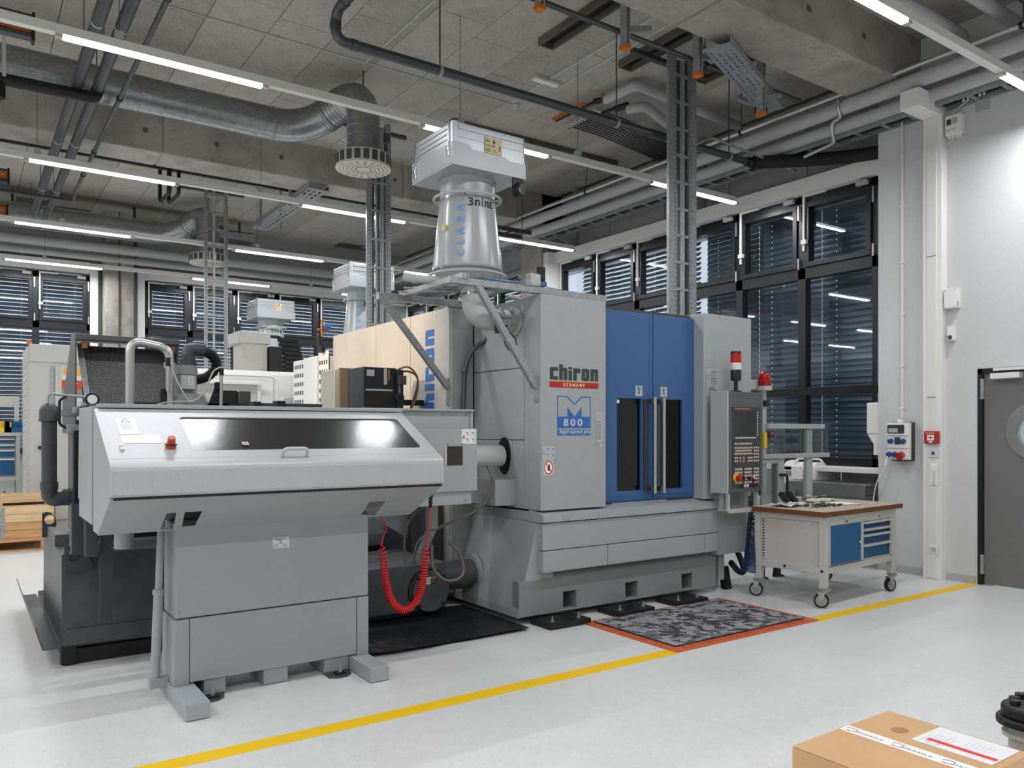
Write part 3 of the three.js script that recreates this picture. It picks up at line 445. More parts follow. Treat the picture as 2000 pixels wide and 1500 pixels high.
  // signal column
  const sx = 5.88, sz = -4.84, sc = P(mc, 'signal_column', [cy([sx, 1.875, sz], [sx, 1.89, sz], 0.06, 0.04), cy([sx, 1.88, sz], [sx, 1.98, sz], 0.018), cy([sx, 1.98, sz], [sx, 2.02, sz], 0.045, 0.05)], M.black);
  P(sc, 'lens', cy([sx, 2.02, sz], [sx, 2.08, sz], 0.05, 0.05, 24), mat(0x1b2a38, 0.25)); P(sc, 'lens', cy([sx, 2.08, sz], [sx, 2.145, sz], 0.049, 0.049, 24), mat(0xdedcd4, 0.25)); P(sc, 'lens', cy([sx, 2.145, sz], [sx, 2.23, sz], 0.05, 0.05, 24), mat(0xb81a12, 0.25)); P(sc, 'lens_cap', cy([sx, 2.23, sz], [sx, 2.25, sz], 0.05, 0.046, 24), M.black);
  // rear enclosure, a block set left of the column
  for (const [a, b] of [[-6.73, -6.0], [-7.487, -6.73], [-8.265, -7.487], [-8.63, -8.265]]) P(mc, 'rear_panel', bx(3.5, 3.54, 0.1, 2.6, a + 0.003, b - 0.003, 0.002), M.warmPanel);
  P(mc, 'rear_enclosure', [bx(3.541, 3.75, 0.1, 2.598, -6.05, -6.002, 0.004), bx(3.541, 5.6, 2.56, 2.6, -8.62, -6.06), bx(3.541, 4.2, 0.1, 2.55, -8.63, -8.58)], M.machine);
  { const f = ([x, y]) => [-6.262 - y, 1.545 + x * 1.36]; P(mc, 'lettering', word(0.165, 0.046, (p, h) => ex(p.map(f), 'x', 3.4975, 3.5, h.map((q) => q.map(f)))), inkBlue); }
  // grease pump and gauge on the rear panel, hoses
  P(mc, 'lubrication_unit', [bx(2.83, 3.14, 1.6, 2.068, -6.6, -6.3, 0.006), bx(3.14, 3.2, 1.6, 2.055, -6.6, -6.28, 0.004), bx(3.2, 3.5, 1.75, 1.8, -6.55, -6.45)], mat(0x1b222a, 0.45));
  P(mc, 'lubrication_door', [bx(2.85, 3.1, 1.6, 1.86, -6.3, -6.292, 0.002)], mat(0x241b17, 0.5));
  PE(mc, 'lubrication_plate', [bx(2.85, 3.1, 1.863, 1.878, -6.3, -6.29), bx(2.86, 2.93, 1.99, 2.045, -6.3, -6.298), bx(3.02, 3.05, 1.92, 2.06, -6.3, -6.297)], M.frameLight);
  P(mc, 'sight_glass', bx(3.06, 3.08, 1.95, 2.05, -6.3, -6.29, 0.006), M.brass);
  P(mc, 'pressure_gauge', [cy([3.155, 1.81, -6.28], [3.155, 1.81, -6.25], 0.038, 0.038, 24), cy([3.155, 1.85, -6.265], [3.155, 1.95, -6.265], 0.012), bx(3.13, 3.2, 1.92, 2.0, -6.28, -6.22, 0.006)], M.darkSteel);
  P(mc, 'gauge_face', cy([3.155, 1.81, -6.25], [3.155, 1.81, -6.247], 0.032, 0.032, 24), M.black);
  for (const k of [0, 1]) P(mc, 'hose', tb([[3.15, 2.05 - k * 0.03, -6.35], [3.3, 2.09 - k * 0.04, -6.38], [3.4, 2.0, -6.4], [3.38 - k * 0.02, 1.8, -6.4], [3.25 + k * 0.03, 1.6, -6.4]], 0.009, 30, 8), k ? mat(0x7a4a22, 0.5) : mat(0x9a6a36, 0.5));
  P(mc, 'guide_plate', [bx(3.3, 3.42, 0.5, 2.18, -8.5, -8.1, 0.004)], M.stainless);
  P(mc, 'guide_post', [bx(3.28, 3.36, 0.5, 2.17, -7.9, -7.75, 0.004), bx(3.2, 3.28, 0.5, 2.165, -7.74, -7.7)], mat(0x6a5c50, 0.5));
  // perforated rear cabinet
  const holes = (z0, z1, n) => { const o = []; for (let i = 0; i < n; i++) for (let j = 0; j < 9; j++) { const z = z0 + (i + 0.5) * (z1 - z0) / n, y = 1.42 + j * 0.108; o.push([[z - 0.02, y], [z + 0.02, y], [z + 0.02, y + 0.05], [z - 0.02, y + 0.05]]); } return o; };
  P(mc, 'perforated_panel', ex([[-9.8, 0.2], [-9.42, 0.2], [-9.42, 2.39], [-9.8, 2.39]], 'x', 3.45, 3.453, holes(-9.78, -9.44, 5)), M.white);
  P(mc, 'perforated_panel', ex([[-8.95, 0.2], [-8.64, 0.2], [-8.64, 2.44], [-8.95, 2.44]], 'x', 3.45, 3.453, holes(-8.94, -8.66, 4)), M.white);
  P(mc, 'hole_shade_backing', [bx(3.456, 3.462, 0.2, 2.38, -9.79, -9.42), bx(3.456, 3.462, 0.2, 2.38, -8.95, -8.65)], M.black);  // black sheets added to stand in for the shade inside the holes
  P(mc, 'rear_cabinet', [bx(3.44, 3.5, 0.2, 2.4, -9.41, -8.96, 0.004), bx(3.47, 5.2, 0.2, 2.37, -9.79, -8.65)], M.white);
  P(mc, 'lead_in_ring', ex(circ(-5.51, 1.31, 0.085, 32, 0.155), 'x', 3.74, 3.756), M.black);
  P(mc, 'junction_box', bx(3.56, 3.756, 0.905, 1.12, -5.85, -5.36, 0.006), M.machine);
  P(mc, 'conduit', [tb([[3.62, 1.65, -5.96], [3.64, 2.05, -5.955], [3.68, 2.2, -5.93], [3.76, 2.32, -5.8]], 0.02, 30, 10), cy([3.63, 2.03, -5.955], [3.635, 2.07, -5.955], 0.027)], M.darkSteel);
}

// ---------- mist filters ----------
function mistFilter(label, base, full) {
  const t = T('mist_filter', label, 'air filter', base, { local: true });      // local origin: cone axis at floor height
  const a = 0.34, box = (x0, x1, y0, y1, z0, z1, r) => bx(x0, x1, y0, y1, z0, z1, r);
  P(t, 'filter_housing', [ex([[-a, 3.53], [a, 3.53], [a, 3.648], [0.17, 3.648], [0.145, 3.67], [-0.16, 3.67], [-0.2, 3.705], [-a, 3.705]].map(([x, y]) => [x, y]), 'z', a - 0.012, a, [], 0.002), bx(-a, a, 3.53, 3.545, -a + 0.04, a - 0.012), bx(-a, -a + 0.01, 3.546, 3.7, -a + 0.04, a - 0.012), bx(a - 0.01, a, 3.546, 3.66, -a + 0.04, a - 0.012), bx(-a, a, 3.53, 3.7, -a + 0.03, -a + 0.039)], M.filter);
  const lid = P(t, 'filter_lid', [bx(-a + 0.012, a - 0.012, 3.56, 3.864, -a + 0.05, a - 0.014, 0.008), bx(-a + 0.002, -a + 0.05, 3.69, 3.864, a - 0.06, a - 0.002, 0.004)], mat(0xa6aaad, 0.32, 0.4));
  P(lid, 'lid_rib', [3.62, 3.66, 3.7, 3.74, 3.78, 3.82].map((y) => bx(-a + 0.004, -a + 0.016, y, y + 0.018, -a + 0.12, a - 0.06, 0.004)), mat(0xa6aaad, 0.28, 0.45));
  P(lid, 'lid_rib', [bx(-a + 0.06, a - 0.02, 3.81, 3.845, a - 0.016, a - 0.008, 0.003), bx(-a + 0.06, a - 0.02, 3.75, 3.753, a - 0.014, a - 0.01)], mat(0xa6aaad, 0.32, 0.4));
  for (const [x, z, y] of [[-a - 0.004, a - 0.06, 3.66], [-a - 0.004, -a + 0.09, 3.62], [a + 0.004, a - 0.05, 3.63]]) P(t, 'latch', [bx(x - 0.01, x + 0.01, y - 0.06, y + 0.05, z - 0.014, z + 0.014, 0.004), bx(x - 0.016, x + 0.016, y - 0.02, y + 0.012, z - 0.02, z + 0.02, 0.006), bx(x - 0.006, x + 0.006, y + 0.05, y + 0.24, z + 0.005, z + 0.012)], M.chrome);
  P(t, 'neck', [lathe([[0.222, 3.5], [0.232, 3.53]], [0, 0, 0], 40), cy([0, 3.36, 0], [0, 3.51, 0], 0.222, 0.222, 40)], M.filter);
  P(t, 'cone_body', [lathe([[0.0, 2.8], [0.276, 2.8], [0.284, 2.81], [0.284, 2.83], [0.222, 3.385], [0.2, 3.39], [0.0, 3.39]], [0, 0, 0], 48)], mat(0xa6aaab, 0.25, 0.05));
  for (const [y, r, k] of [[3.385, 0.27, 0.011], [2.765, 0.31, 0.012]]) { P(t, 'guard_ring', new THREE.TorusGeometry(r, k, 8, 48).rotateX(Math.PI / 2).translate(0, y, 0), M.pipeGrey); PE(t, 'ring_bracket', [0.6, 2.2, 3.9, 5.4].map((w) => cy([Math.cos(w) * (y > 3 ? 0.215 : 0.27), y, Math.sin(w) * (y > 3 ? 0.215 : 0.27)], [Math.cos(w) * r, y, Math.sin(w) * r], 0.008)), M.galv); }
  P(t, 'flange', [cy([0, 2.72, 0], [0, 2.8, 0], 0.24, 0.27, 36)], M.filter);
  // lettering bent round the cone
  const bend = (g, ang0, y0, vertical) => { const p = g.attributes.position; for (let i = 0; i < p.count; i++) { const px = p.getX(i), py = p.getY(i), pz = p.getZ(i); const yy = vertical ? y0 + px : y0 + py, rr = 0.284 - (yy - 2.83) / 0.555 * 0.062 + 0.002 + pz, an = ang0 + (vertical ? -py : px) / rr; p.setXYZ(i, Math.sin(an) * rr, yy, Math.cos(an) * rr); } g.computeVertexNormals(); return g; };
  const view = Math.atan2(-base[0], -base[2]); let o = [], cx = 0;
  for (const ch of 'CLARA') { const g = text(ch, 0.068, 0.002, font); g.computeBoundingBox(); const w = g.boundingBox.max.x; o.push(bend(g.translate(cx, 0, 0), view - 0.08, 2.875, true)); cx += w + 0.034; }
  P(t, 'lettering', o, mat(0x6f9fd0, 0.4));
  o = []; cx = 0; for (const ch of '3nine') { const up = ch === 'e'; const g = text(up ? '3' : ch, up ? 0.056 : 0.064, 0.002, font); g.computeBoundingBox(); const w = g.boundingBox.max.x; if (up) g.scale(-1, 1, 1).translate(w, 0, 0); o.push(bend(g.translate(cx, 0, 0), view + 0.0, 3.285, false)); cx += w + 0.008; }
  P(t, 'lettering', o, mat(0x15171a, 0.4));
  const nameM = canvasMat(160, 128, (c) => { c.fillStyle = '#cbb994'; c.fillRect(0, 0, 160, 128); c.strokeStyle = '#8a7a58'; c.lineWidth = 3; c.strokeRect(2, 2, 156, 124); lines(c, 10, 18, 50, 2, 9, '#4a4232', 6); lines(c, 10, 46, 110, 3, 9, '#4a4232', 4); c.fillStyle = '#3a3428'; c.fillRect(80, 16, 22, 26); c.fillRect(140, 44, 10, 50); lines(c, 10, 84, 60, 3, 10, '#4a4232', 5); lines(c, 82, 90, 40, 2, 12, '#4a4232', 4); });
  sticker(t, 'name_plate', 0.16, 0.125, nameM, [0.03, 3.735, a - 0.012], 0, 0, 0.003);
  if (!full) { PE(t, 'support_leg', [bx(-0.2, -0.16, 2.372, 2.72, -0.02, 0.02), bx(0.16, 0.2, 2.372, 2.72, -0.02, 0.02)], M.galv); P(t, 'outlet_pipe', cy([0, 2.372, 0], [0, 2.72, 0], 0.09), M.pipeGrey); return t; }
  P(t, 'work_lamp', [cy([0.27, 3.44, 0.3], [0.29, 3.44, 0.35], 0.06, 0.06, 20), bx(0.22, 0.32, 3.44, 3.53, 0.32, 0.335)], M.black); P(t, 'lamp_lens', cy([0.29, 3.44, 0.35], [0.2945, 3.44, 0.36], 0.045, 0.045, 20), M.chrome);
  // bracket frame carried by the machine
  const X = -base[0], Z = -base[2], B = (x0, x1, y0, y1, z0, z1) => bx(x0 + X, x1 + X, y0, y1, z0 + Z, z1 + Z, 0.003);
  P(t, 'support_bar', B(2.94, 4.47, 2.605, 2.655, -5.08, -5.03), M.galv); P(t, 'support_bar', B(2.82, 3.9, 2.602, 2.66, -6.03, -5.98), M.galv);
  P(t, 'cross_rail', [B(3.04, 3.09, 2.645, 2.69, -6.05, -5.02), B(3.08, 3.1, 2.65, 2.685, -6.05, -5.02)], M.galv); P(t, 'cross_rail', B(3.62, 3.67, 2.655, 2.7, -6.05, -5.02), M.galv);
  const brace = (x0, y0, x1, y1, z) => ex([[x0 - 0.03, y0], [x0 + 0.03, y0], [x1 + 0.025, y1], [x1 - 0.02, y1 - 0.02]].map(([x, y]) => [x + X, y]), 'z', z - 0.022 + Z, z + 0.022 + Z);
  P(t, 'brace', brace(3.2, 2.605, 3.74, 1.87, -5.055), M.galv); P(t, 'brace', brace(2.87, 2.602, 3.49, 1.9, -6.0), M.galv);
  PE(t, 'brace_plate', [B(3.735, 3.75, 1.75, 1.95, -5.08, -5.03), B(3.485, 3.5, 1.74, 1.98, -6.03, -5.99)], M.galv);
  P(t, 'outlet_elbow', [pl([[0, 2.72, 0.05], [0, 2.42, 0.1], [0.42, 2.42, 0.12]], 0.088, 0.27, 24, 12), cy([0, 2.66, 0.06], [0, 2.72, 0.05], 0.105, 0.105, 28)], M.pipeGrey);
  PE(t, 'pipe_clamp', [cy([-0.0, 2.6, 0.065], [0, 2.615, 0.063], 0.096, 0.096, 28), cy([0.22, 2.42, 0.115], [0.235, 2.42, 0.115], 0.096, 0.096, 28), cy([0.3, 2.42, 0.116], [0.34, 2.42, 0.117], 0.094, 0.094, 28)], M.chrome);
  P(t, 'wall_flange', ex(circ(0.12, 2.42, 0.125, 32), 'x', 0.355, 0.37), M.pipeGrey);
  P(t, 'valve', [bx(0.1, 0.16, 2.4, 2.46, 0.2, 0.26, 0.006), bx(0.14, 0.3, 2.43, 2.45, 0.21, 0.24)], M.galv); P(t, 'valve_switch', [bx(0.13, 0.22, 2.3, 2.37, 0.2, 0.26, 0.004)], M.black);
  P(t, 'cable', tb([[0.22, 2.33, 0.24], [0.3, 2.25, 0.26], [0.28, 2.15, 0.26], [0.2, 2.2, 0.26], [0.19, 2.3, 0.24]], 0.005, 24, 6), M.black);
  PE(t, 'drain_pipe', [cy([-0.42, 2.72, -0.1], [-0.12, 2.71, 0.12], 0.03), cy([-0.5, 2.74, -0.16], [-0.4, 2.72, -0.1], 0.036), cy([-0.2, 2.7, 0.05], [-0.14, 2.7, 0.1], 0.038)], M.pipeGrey);
  PE(t, 'rod', [cy([-0.4, 2.69, -0.35], [0.1, 2.7, -0.05], 0.009), cy([-0.4, 2.67, -0.45], [0.1, 2.68, -0.12], 0.009)], M.galv);
  P(t, 'air_hose', tb([[-0.05, 2.7, 0.33], [0.15, 2.69, 0.37], [0.38, 2.7, 0.36]], 0.009, 16, 8), mat(0x5f86b5, 0.4));
  P(t, 'service_unit', [bx(0.36, 0.46, 2.68, 2.78, 0.3, 0.38, 0.008)], M.frameLight); P(t, 'service_unit_valve', [bx(0.46, 0.54, 2.69, 2.73, 0.3, 0.36, 0.006), cy([0.56, 2.68, 0.33], [0.7, 2.675, 0.33], 0.014)], mat(0x3d6fae, 0.4)); P(t, 'service_unit_gauge', bx(0.465, 0.53, 2.73, 2.85, 0.31, 0.35, 0.006), M.black); P(t, 'service_unit_fitting', cy([0.4, 2.64, 0.34], [0.52, 2.66, 0.34], 0.022), M.brass);
  P(t, 'flex_hose', tb([[0.42, 2.66, -0.05], [0.52, 2.63, 0.0], [0.5, 2.5, 0.02], [0.44, 2.44, 0.05]], 0.022, 24, 10), M.frameLight);
  P(t, 'riser_cable', tb([[-0.235, 3.37, 0.14], [-0.28, 3.3, 0.15], [-0.31, 3.0, 0.16], [-0.31, 2.78, 0.12]], 0.007, 20, 6), M.pipeGrey);
  P(t, 'warning_sticker', cy([-0.243, 3.12, 0.06], [-0.257, 3.12, 0.064], 0.025), M.yellow);
  return t;
}
mistFilter('tall white cone filter with a square head, on brackets beside the big machine', [3.38, 0, -5.5], true);
mistFilter('white cone filter behind the tall steel cable ladder, second from the front', [4.77, 0, -10.65], false);
mistFilter('smallest white cone filter, standing far back above the drag chain', [4.64, 0, -14.4], false);

// ---------- bar feeder in front ----------
const bf = T('bar_feeder', 'light grey bar feeder with a sloped lid and glass window on a boxy stand', 'machine', [1.55, 0, -4.75]);
{
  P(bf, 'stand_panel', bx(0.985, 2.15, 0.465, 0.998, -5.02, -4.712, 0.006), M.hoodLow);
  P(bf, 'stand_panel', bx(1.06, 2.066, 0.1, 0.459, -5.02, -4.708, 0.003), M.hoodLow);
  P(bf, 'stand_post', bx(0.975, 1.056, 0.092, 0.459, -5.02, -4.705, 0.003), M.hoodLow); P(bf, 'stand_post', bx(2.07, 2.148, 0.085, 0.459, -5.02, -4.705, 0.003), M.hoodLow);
  P(bf, 'foot', bx(0.962, 1.085, 0.004, 0.092, -5.3, -4.355, 0.005), M.hoodLow); P(bf, 'foot', bx(2.022, 2.145, 0.004, 0.092, -5.3, -4.395, 0.005), M.hoodLow);
  for (const [a, b] of [[1.14, 1.262], [1.482, 1.628], [1.86, 2.02]]) P(bf, 'base_block', bx(a, b, 0.004, 0.1, -5.1, -4.725, 0.003), M.hoodLow);
  for (const [a, b] of [[1.09, 1.25], [1.855, 2.02]]) { const f = P(bf, 'floor_plate', ex([[a, -4.72], [b, -4.72], [b - 0.02, -4.64], [b - 0.06, -4.605], [a + 0.05, -4.6], [a, -4.63]], 'y', 0, 0.012), M.darkSteel); P(f, 'washer_plate', bx(a + 0.05, a + 0.115, 0.012, 0.022, -4.69, -4.635), M.black); P(f, 'bolt', [cy([a + 0.082, 0.022, -4.662], [a + 0.082, 0.06, -4.662], 0.007), cy([a + 0.082, 0.022, -4.662], [a + 0.082, 0.034, -4.662], 0.013, 0.013, 6)], M.galv); }
  // hood: ends, lid, nose, underside
  const endP = [[-4.9, 1.64], [-4.84, 1.635], [-4.31, 1.357], [-4.285, 1.335], [-4.278, 1.195], [-4.715, 0.968], [-4.9, 0.968]];
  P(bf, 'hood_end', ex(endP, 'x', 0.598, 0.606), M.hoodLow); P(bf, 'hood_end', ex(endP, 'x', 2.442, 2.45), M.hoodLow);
  const lid = P(bf, 'lid', slope(-4.84, 1.64, -4.3, 1.3605, rect(0.596, 2.452, 0, 0.605), [[[1.03, 0.092], [2.355, 0.092], [2.372, 0.11], [2.372, 0.475], [2.355, 0.49], [1.03, 0.49], [1.012, 0.475], [1.012, 0.11]]], 0.006), M.hood);
  P(lid, 'lid_glass', slope(-4.84, 1.64, -4.3, 1.3605, rect(1.0, 2.384, 0.08, 0.502), [], 0.003, -0.0065), M.lidGlass);
  P(bf, 'nose', [ex([[-4.32, 1.371], [-4.3, 1.3605], [-4.28, 1.349], [-4.271, 1.338], [-4.268, 1.322], [-4.268, 1.205], [-4.275, 1.192], [-4.29, 1.188], [-4.29, 1.34], [-4.32, 1.36]], 'x', 0.596, 2.452)], M.hood);
  P(bf, 'lid_seam', [slope(-4.84, 1.64, -4.3, 1.3605, rect(0.6, 2.45, 0.5655, 0.568), [], 0.001, 0.0006)], M.pipeGrey);
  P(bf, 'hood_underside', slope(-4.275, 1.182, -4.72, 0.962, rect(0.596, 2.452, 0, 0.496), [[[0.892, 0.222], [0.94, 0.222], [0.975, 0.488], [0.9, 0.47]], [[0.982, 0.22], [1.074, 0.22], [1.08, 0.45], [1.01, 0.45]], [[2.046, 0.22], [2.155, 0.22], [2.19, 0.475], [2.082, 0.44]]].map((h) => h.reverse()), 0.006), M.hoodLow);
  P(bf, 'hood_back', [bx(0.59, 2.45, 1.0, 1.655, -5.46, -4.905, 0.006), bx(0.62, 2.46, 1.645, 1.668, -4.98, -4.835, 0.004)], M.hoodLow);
  P(bf, 'hood_tray', [bx(0.62, 2.43, 1.14, 1.15, -4.88, -4.42), slope(-4.7, 1.15, -4.36, 1.3, rect(0.62, 2.43, 0, 0.3), [], 0.004)], M.stainless);
  P(bf, 'hood_back_plate', bx(0.62, 2.43, 1.16, 1.6, -4.9, -4.88), M.darkGrey);  // dark grey stands in for the dim interior and the dark ceiling reflection
  P(bf, 'spindle_tube', cy([0.65, 1.3, -4.62], [2.4, 1.3, -4.62], 0.045, 0.045, 20), M.darkSteel);
  P(bf, 'seal', bx(0.61, 2.44, 1.178, 1.188, -4.3, -4.272), M.rubber);
  P(bf, 'lid_handle', pl([[1.455, 1.372, -4.33], [1.462, 1.42, -4.3], [1.595, 1.42, -4.3], [1.602, 1.372, -4.33]], 0.011, 0.03, 12), M.frameLight);
  P(bf, 'lid_knob', [cy([0.904, 1.425, -4.44], [0.904, 1.448, -4.43], 0.028, 0.024, 18), cy([0.904, 1.45, -4.43], [0.904, 1.485, -4.41], 0.021, 0.019, 18)], mat(0xb64e18, 0.25)); P(bf, 'knob_ring', cy([0.904, 1.445, -4.431], [0.904, 1.45, -4.43], 0.03), M.black);
  PE(bf, 'plug', [cy([0.672, 1.44, -4.452], [0.672, 1.45, -4.448], 0.011), cy([0.672, 1.425, -4.42], [0.672, 1.433, -4.416], 0.011)], M.white);
  const lb1 = canvasMat(96, 160, (c) => { c.fillStyle = '#eceef0'; c.fillRect(0, 0, 96, 160); tri(c, 46, 24, 20, '#eceef0', '#333'); lines(c, 18, 56, 60, 7, 9, '#b9bcc0', 4); }), lb2 = canvasMat(192, 96, (c) => { c.fillStyle = '#fbfcfc'; c.fillRect(0, 0, 192, 96); c.strokeStyle = '#cfd2d6'; c.lineWidth = 3; c.beginPath(); c.moveTo(24, 60); c.lineTo(40, 38); c.lineTo(56, 60); c.stroke(); lines(c, 74, 40, 30, 2, 10, '#d2d5d8', 4); });
  const ang = -Math.atan2(0.54, 0.2795), on = (x, s) => [x, 1.64 - s * 0.4597 + 0.0013, -4.84 + s * 0.888 + 0.0005];
  sticker(bf, 'warning_label', 0.1, 0.185, lb1, on(0.73, 0.215), 0, ang); sticker(bf, 'warning_label', 0.19, 0.09, lb2, on(0.776, 0.36), 0, ang);
  const lb3 = canvasMat(48, 48, (c) => { c.fillStyle = '#c2c4c4'; c.fillRect(0, 0, 48, 48); tri(c, 24, 28, 20, '#efa030'); c.fillStyle = '#222'; c.fillRect(22, 18, 4, 12); });
  sticker(bf, 'warning_label', 0.034, 0.036, lb3, on(1.3, 0.42), 0, ang);
  const lb4 = canvasMat(160, 104, (c) => { c.fillStyle = '#cfd3d6'; c.fillRect(0, 0, 160, 104); c.strokeStyle = '#8d9194'; c.lineWidth = 2; c.strokeRect(1, 1, 158, 102); lines(c, 16, 12, 126, 2, 8, '#555', 4); lines(c, 40, 30, 84, 1, 8, '#555', 4); lines(c, 66, 46, 26, 2, 7, '#222', 5); lines(c, 14, 66, 50, 3, 11, '#666', 3); lines(c, 94, 66, 50, 3, 11, '#666', 3); });
  sticker(bf, 'rating_plate', 0.104, 0.07, lb4, [1.582, 0.847, -4.711]);
  P(bf, 'gas_strut', [cy([0.905, 0.1, -4.86], [0.925, 0.6, -4.86], 0.026, 0.026, 18), cy([0.925, 0.6, -4.86], [0.94, 1.0, -4.86], 0.02, 0.02, 18), cy([0.924, 0.585, -4.86], [0.926, 0.615, -4.86], 0.034, 0.034, 6), bx(0.875, 0.975, 0.06, 0.115, -4.9, -4.83, 0.004)], M.hoodLow);
  P(bf, 'drain_tube', cy([0.8, 0.82, -5.2], [0.8, 1.0, -5.2], 0.055), M.hoodLow);
  P(bf, 'screw', [[0.972, 0.62], [0.972, 0.575], [0.99, 0.3], [0.99, 0.62]].map(([y, k]) => sp([0.985, y, -4.8], 0.009, 1, 1, 1, 8)).concat([sp([1.0, 0.5, -4.71], 0.008, 1, 1, 1, 8)]), M.galv, { kind: 'stuff' });
  // guide box towards the spindle
  P(bf, 'guide_box', [bx(2.455, 3.222, 1.065, 1.536, -5.75, -5.1, 0.004)], M.machineLow);
  P(bf, 'guide_box_top', [bx(2.3, 3.2, 1.536, 1.668, -5.75, -5.16, 0.003), bx(2.3, 3.215, 1.665, 1.68, -5.76, -5.13, 0.003), bx(3.19, 3.215, 1.536, 1.68, -5.75, -5.145, 0.003)], M.machineLow);
  P(bf, 'guide_box_bottom', [bx(2.3, 3.18, 0.965, 1.065, -5.7, -5.12, 0.003)], M.machineLow);
  P(bf, 'inspection_window', [bx(2.95, 3.09, 1.262, 1.404, -5.1, -5.096)], mat(0x4d463d, 0.15, 0.6)); P(bf, 'window_edge', bx(2.935, 2.953, 1.262, 1.404, -5.1, -5.094), M.frameLight);
  const lb5 = canvasMat(128, 112, (c) => { c.fillStyle = '#e3e3df'; c.fillRect(0, 0, 128, 112); tri(c, 18, 58, 14); for (const [x, y] of [[40, 24], [92, 24], [40, 72], [92, 72]]) { lines(c, x, y, 28, 1, 8, '#222', 5); lines(c, x + 8, y + 10, 16, 2, 7, '#666', 3); } });
  sticker(bf, 'safety_label', 0.125, 0.112, lb5, [3.145, 1.475, -5.099]);
  P(bf, 'screw', [[2.45, 1.64], [2.95, 1.64], [3.16, 1.64], [2.96, 1.42], [3.09, 1.42], [3.1, 1.24], [3.12, 1.0]].map(([x, y]) => sp([x, y, y > 1.55 ? -5.16 : -5.1], 0.009, 1, 1, 0.6, 8)), M.galv, { kind: 'stuff' });
  P(bf, 'guide_tube', [lathe([[0.0, 0], [0.06, 0], [0.088, 0.07], [0.092, 0.09], [0.092, 0.5], [0, 0.5]], [0, 0, 0], 36).rotateZ(-Math.PI / 2).translate(3.2, 1.31, -5.5)], mat(0xdedfdf, 0.33, 0.5));
  P(bf, 'cable_duct', [bx(2.44, 2.5, 1.03, 1.2, -4.95, -4.8, 0.004)], M.black);
  P(bf, 'guide_support', [cy([3.05, 0.75, -5.5], [3.05, 0.97, -5.5], 0.05), cy([3.05, 0.46, -5.72], [3.05, 0.75, -5.5], 0.04)], M.hoodLow);
}
{ // red spiral hose hanging below the hood
  const ctrl = [[2.29, 0.94], [2.33, 0.87], [2.3, 0.78], [2.312, 0.64], [2.335, 0.48], [2.385, 0.36], [2.465, 0.305], [2.55, 0.345], [2.6, 0.46], [2.625, 0.62], [2.638, 0.73], [2.65, 0.82], [2.662, 0.93], [2.668, 1.0]].map(([x, y]) => new THREE.Vector3(x, y, -4.83));
  const c = new THREE.CatmullRomCurve3(ctrl), path = [], N = 900, turns = 62;
  for (let i = 0; i <= N; i++) { const t = i / N, p = c.getPointAt(t), tg = c.getTangentAt(t), n1 = new THREE.Vector3(0, 0, 1), n2 = tg.clone().cross(n1), k = Math.min(1, Math.max(0, (t - 0.13) / 0.02), Math.max(0, (0.82 - t) / 0.03)); const s = (t - 0.13) / 0.69, ph = turns * 2 * Math.PI * (s < 0 ? 0 : s > 1 ? 1 : 0.5 - 0.5 * Math.cos(Math.PI * (0.12 + 0.76 * s)) * 1.0); path.push(p.addScaledVector(n1, Math.cos(ph) * 0.022 * k).addScaledVector(n2, Math.sin(ph) * 0.022 * k)); }
  const t = T('spiral_hose', 'red coiled air hose hanging in a loop below the bar feeder', 'hose', [2.47, 0.28, -4.83]);
  P(t, 'hose', sweep(path, 0.006, 7), M.redHose); P(t, 'connector', [cy([2.668, 0.99, -4.83], [2.67, 1.06, -4.83], 0.013), cy([2.67, 1.06, -4.83], [2.672, 1.13, -4.83], 0.017)], M.black);
}
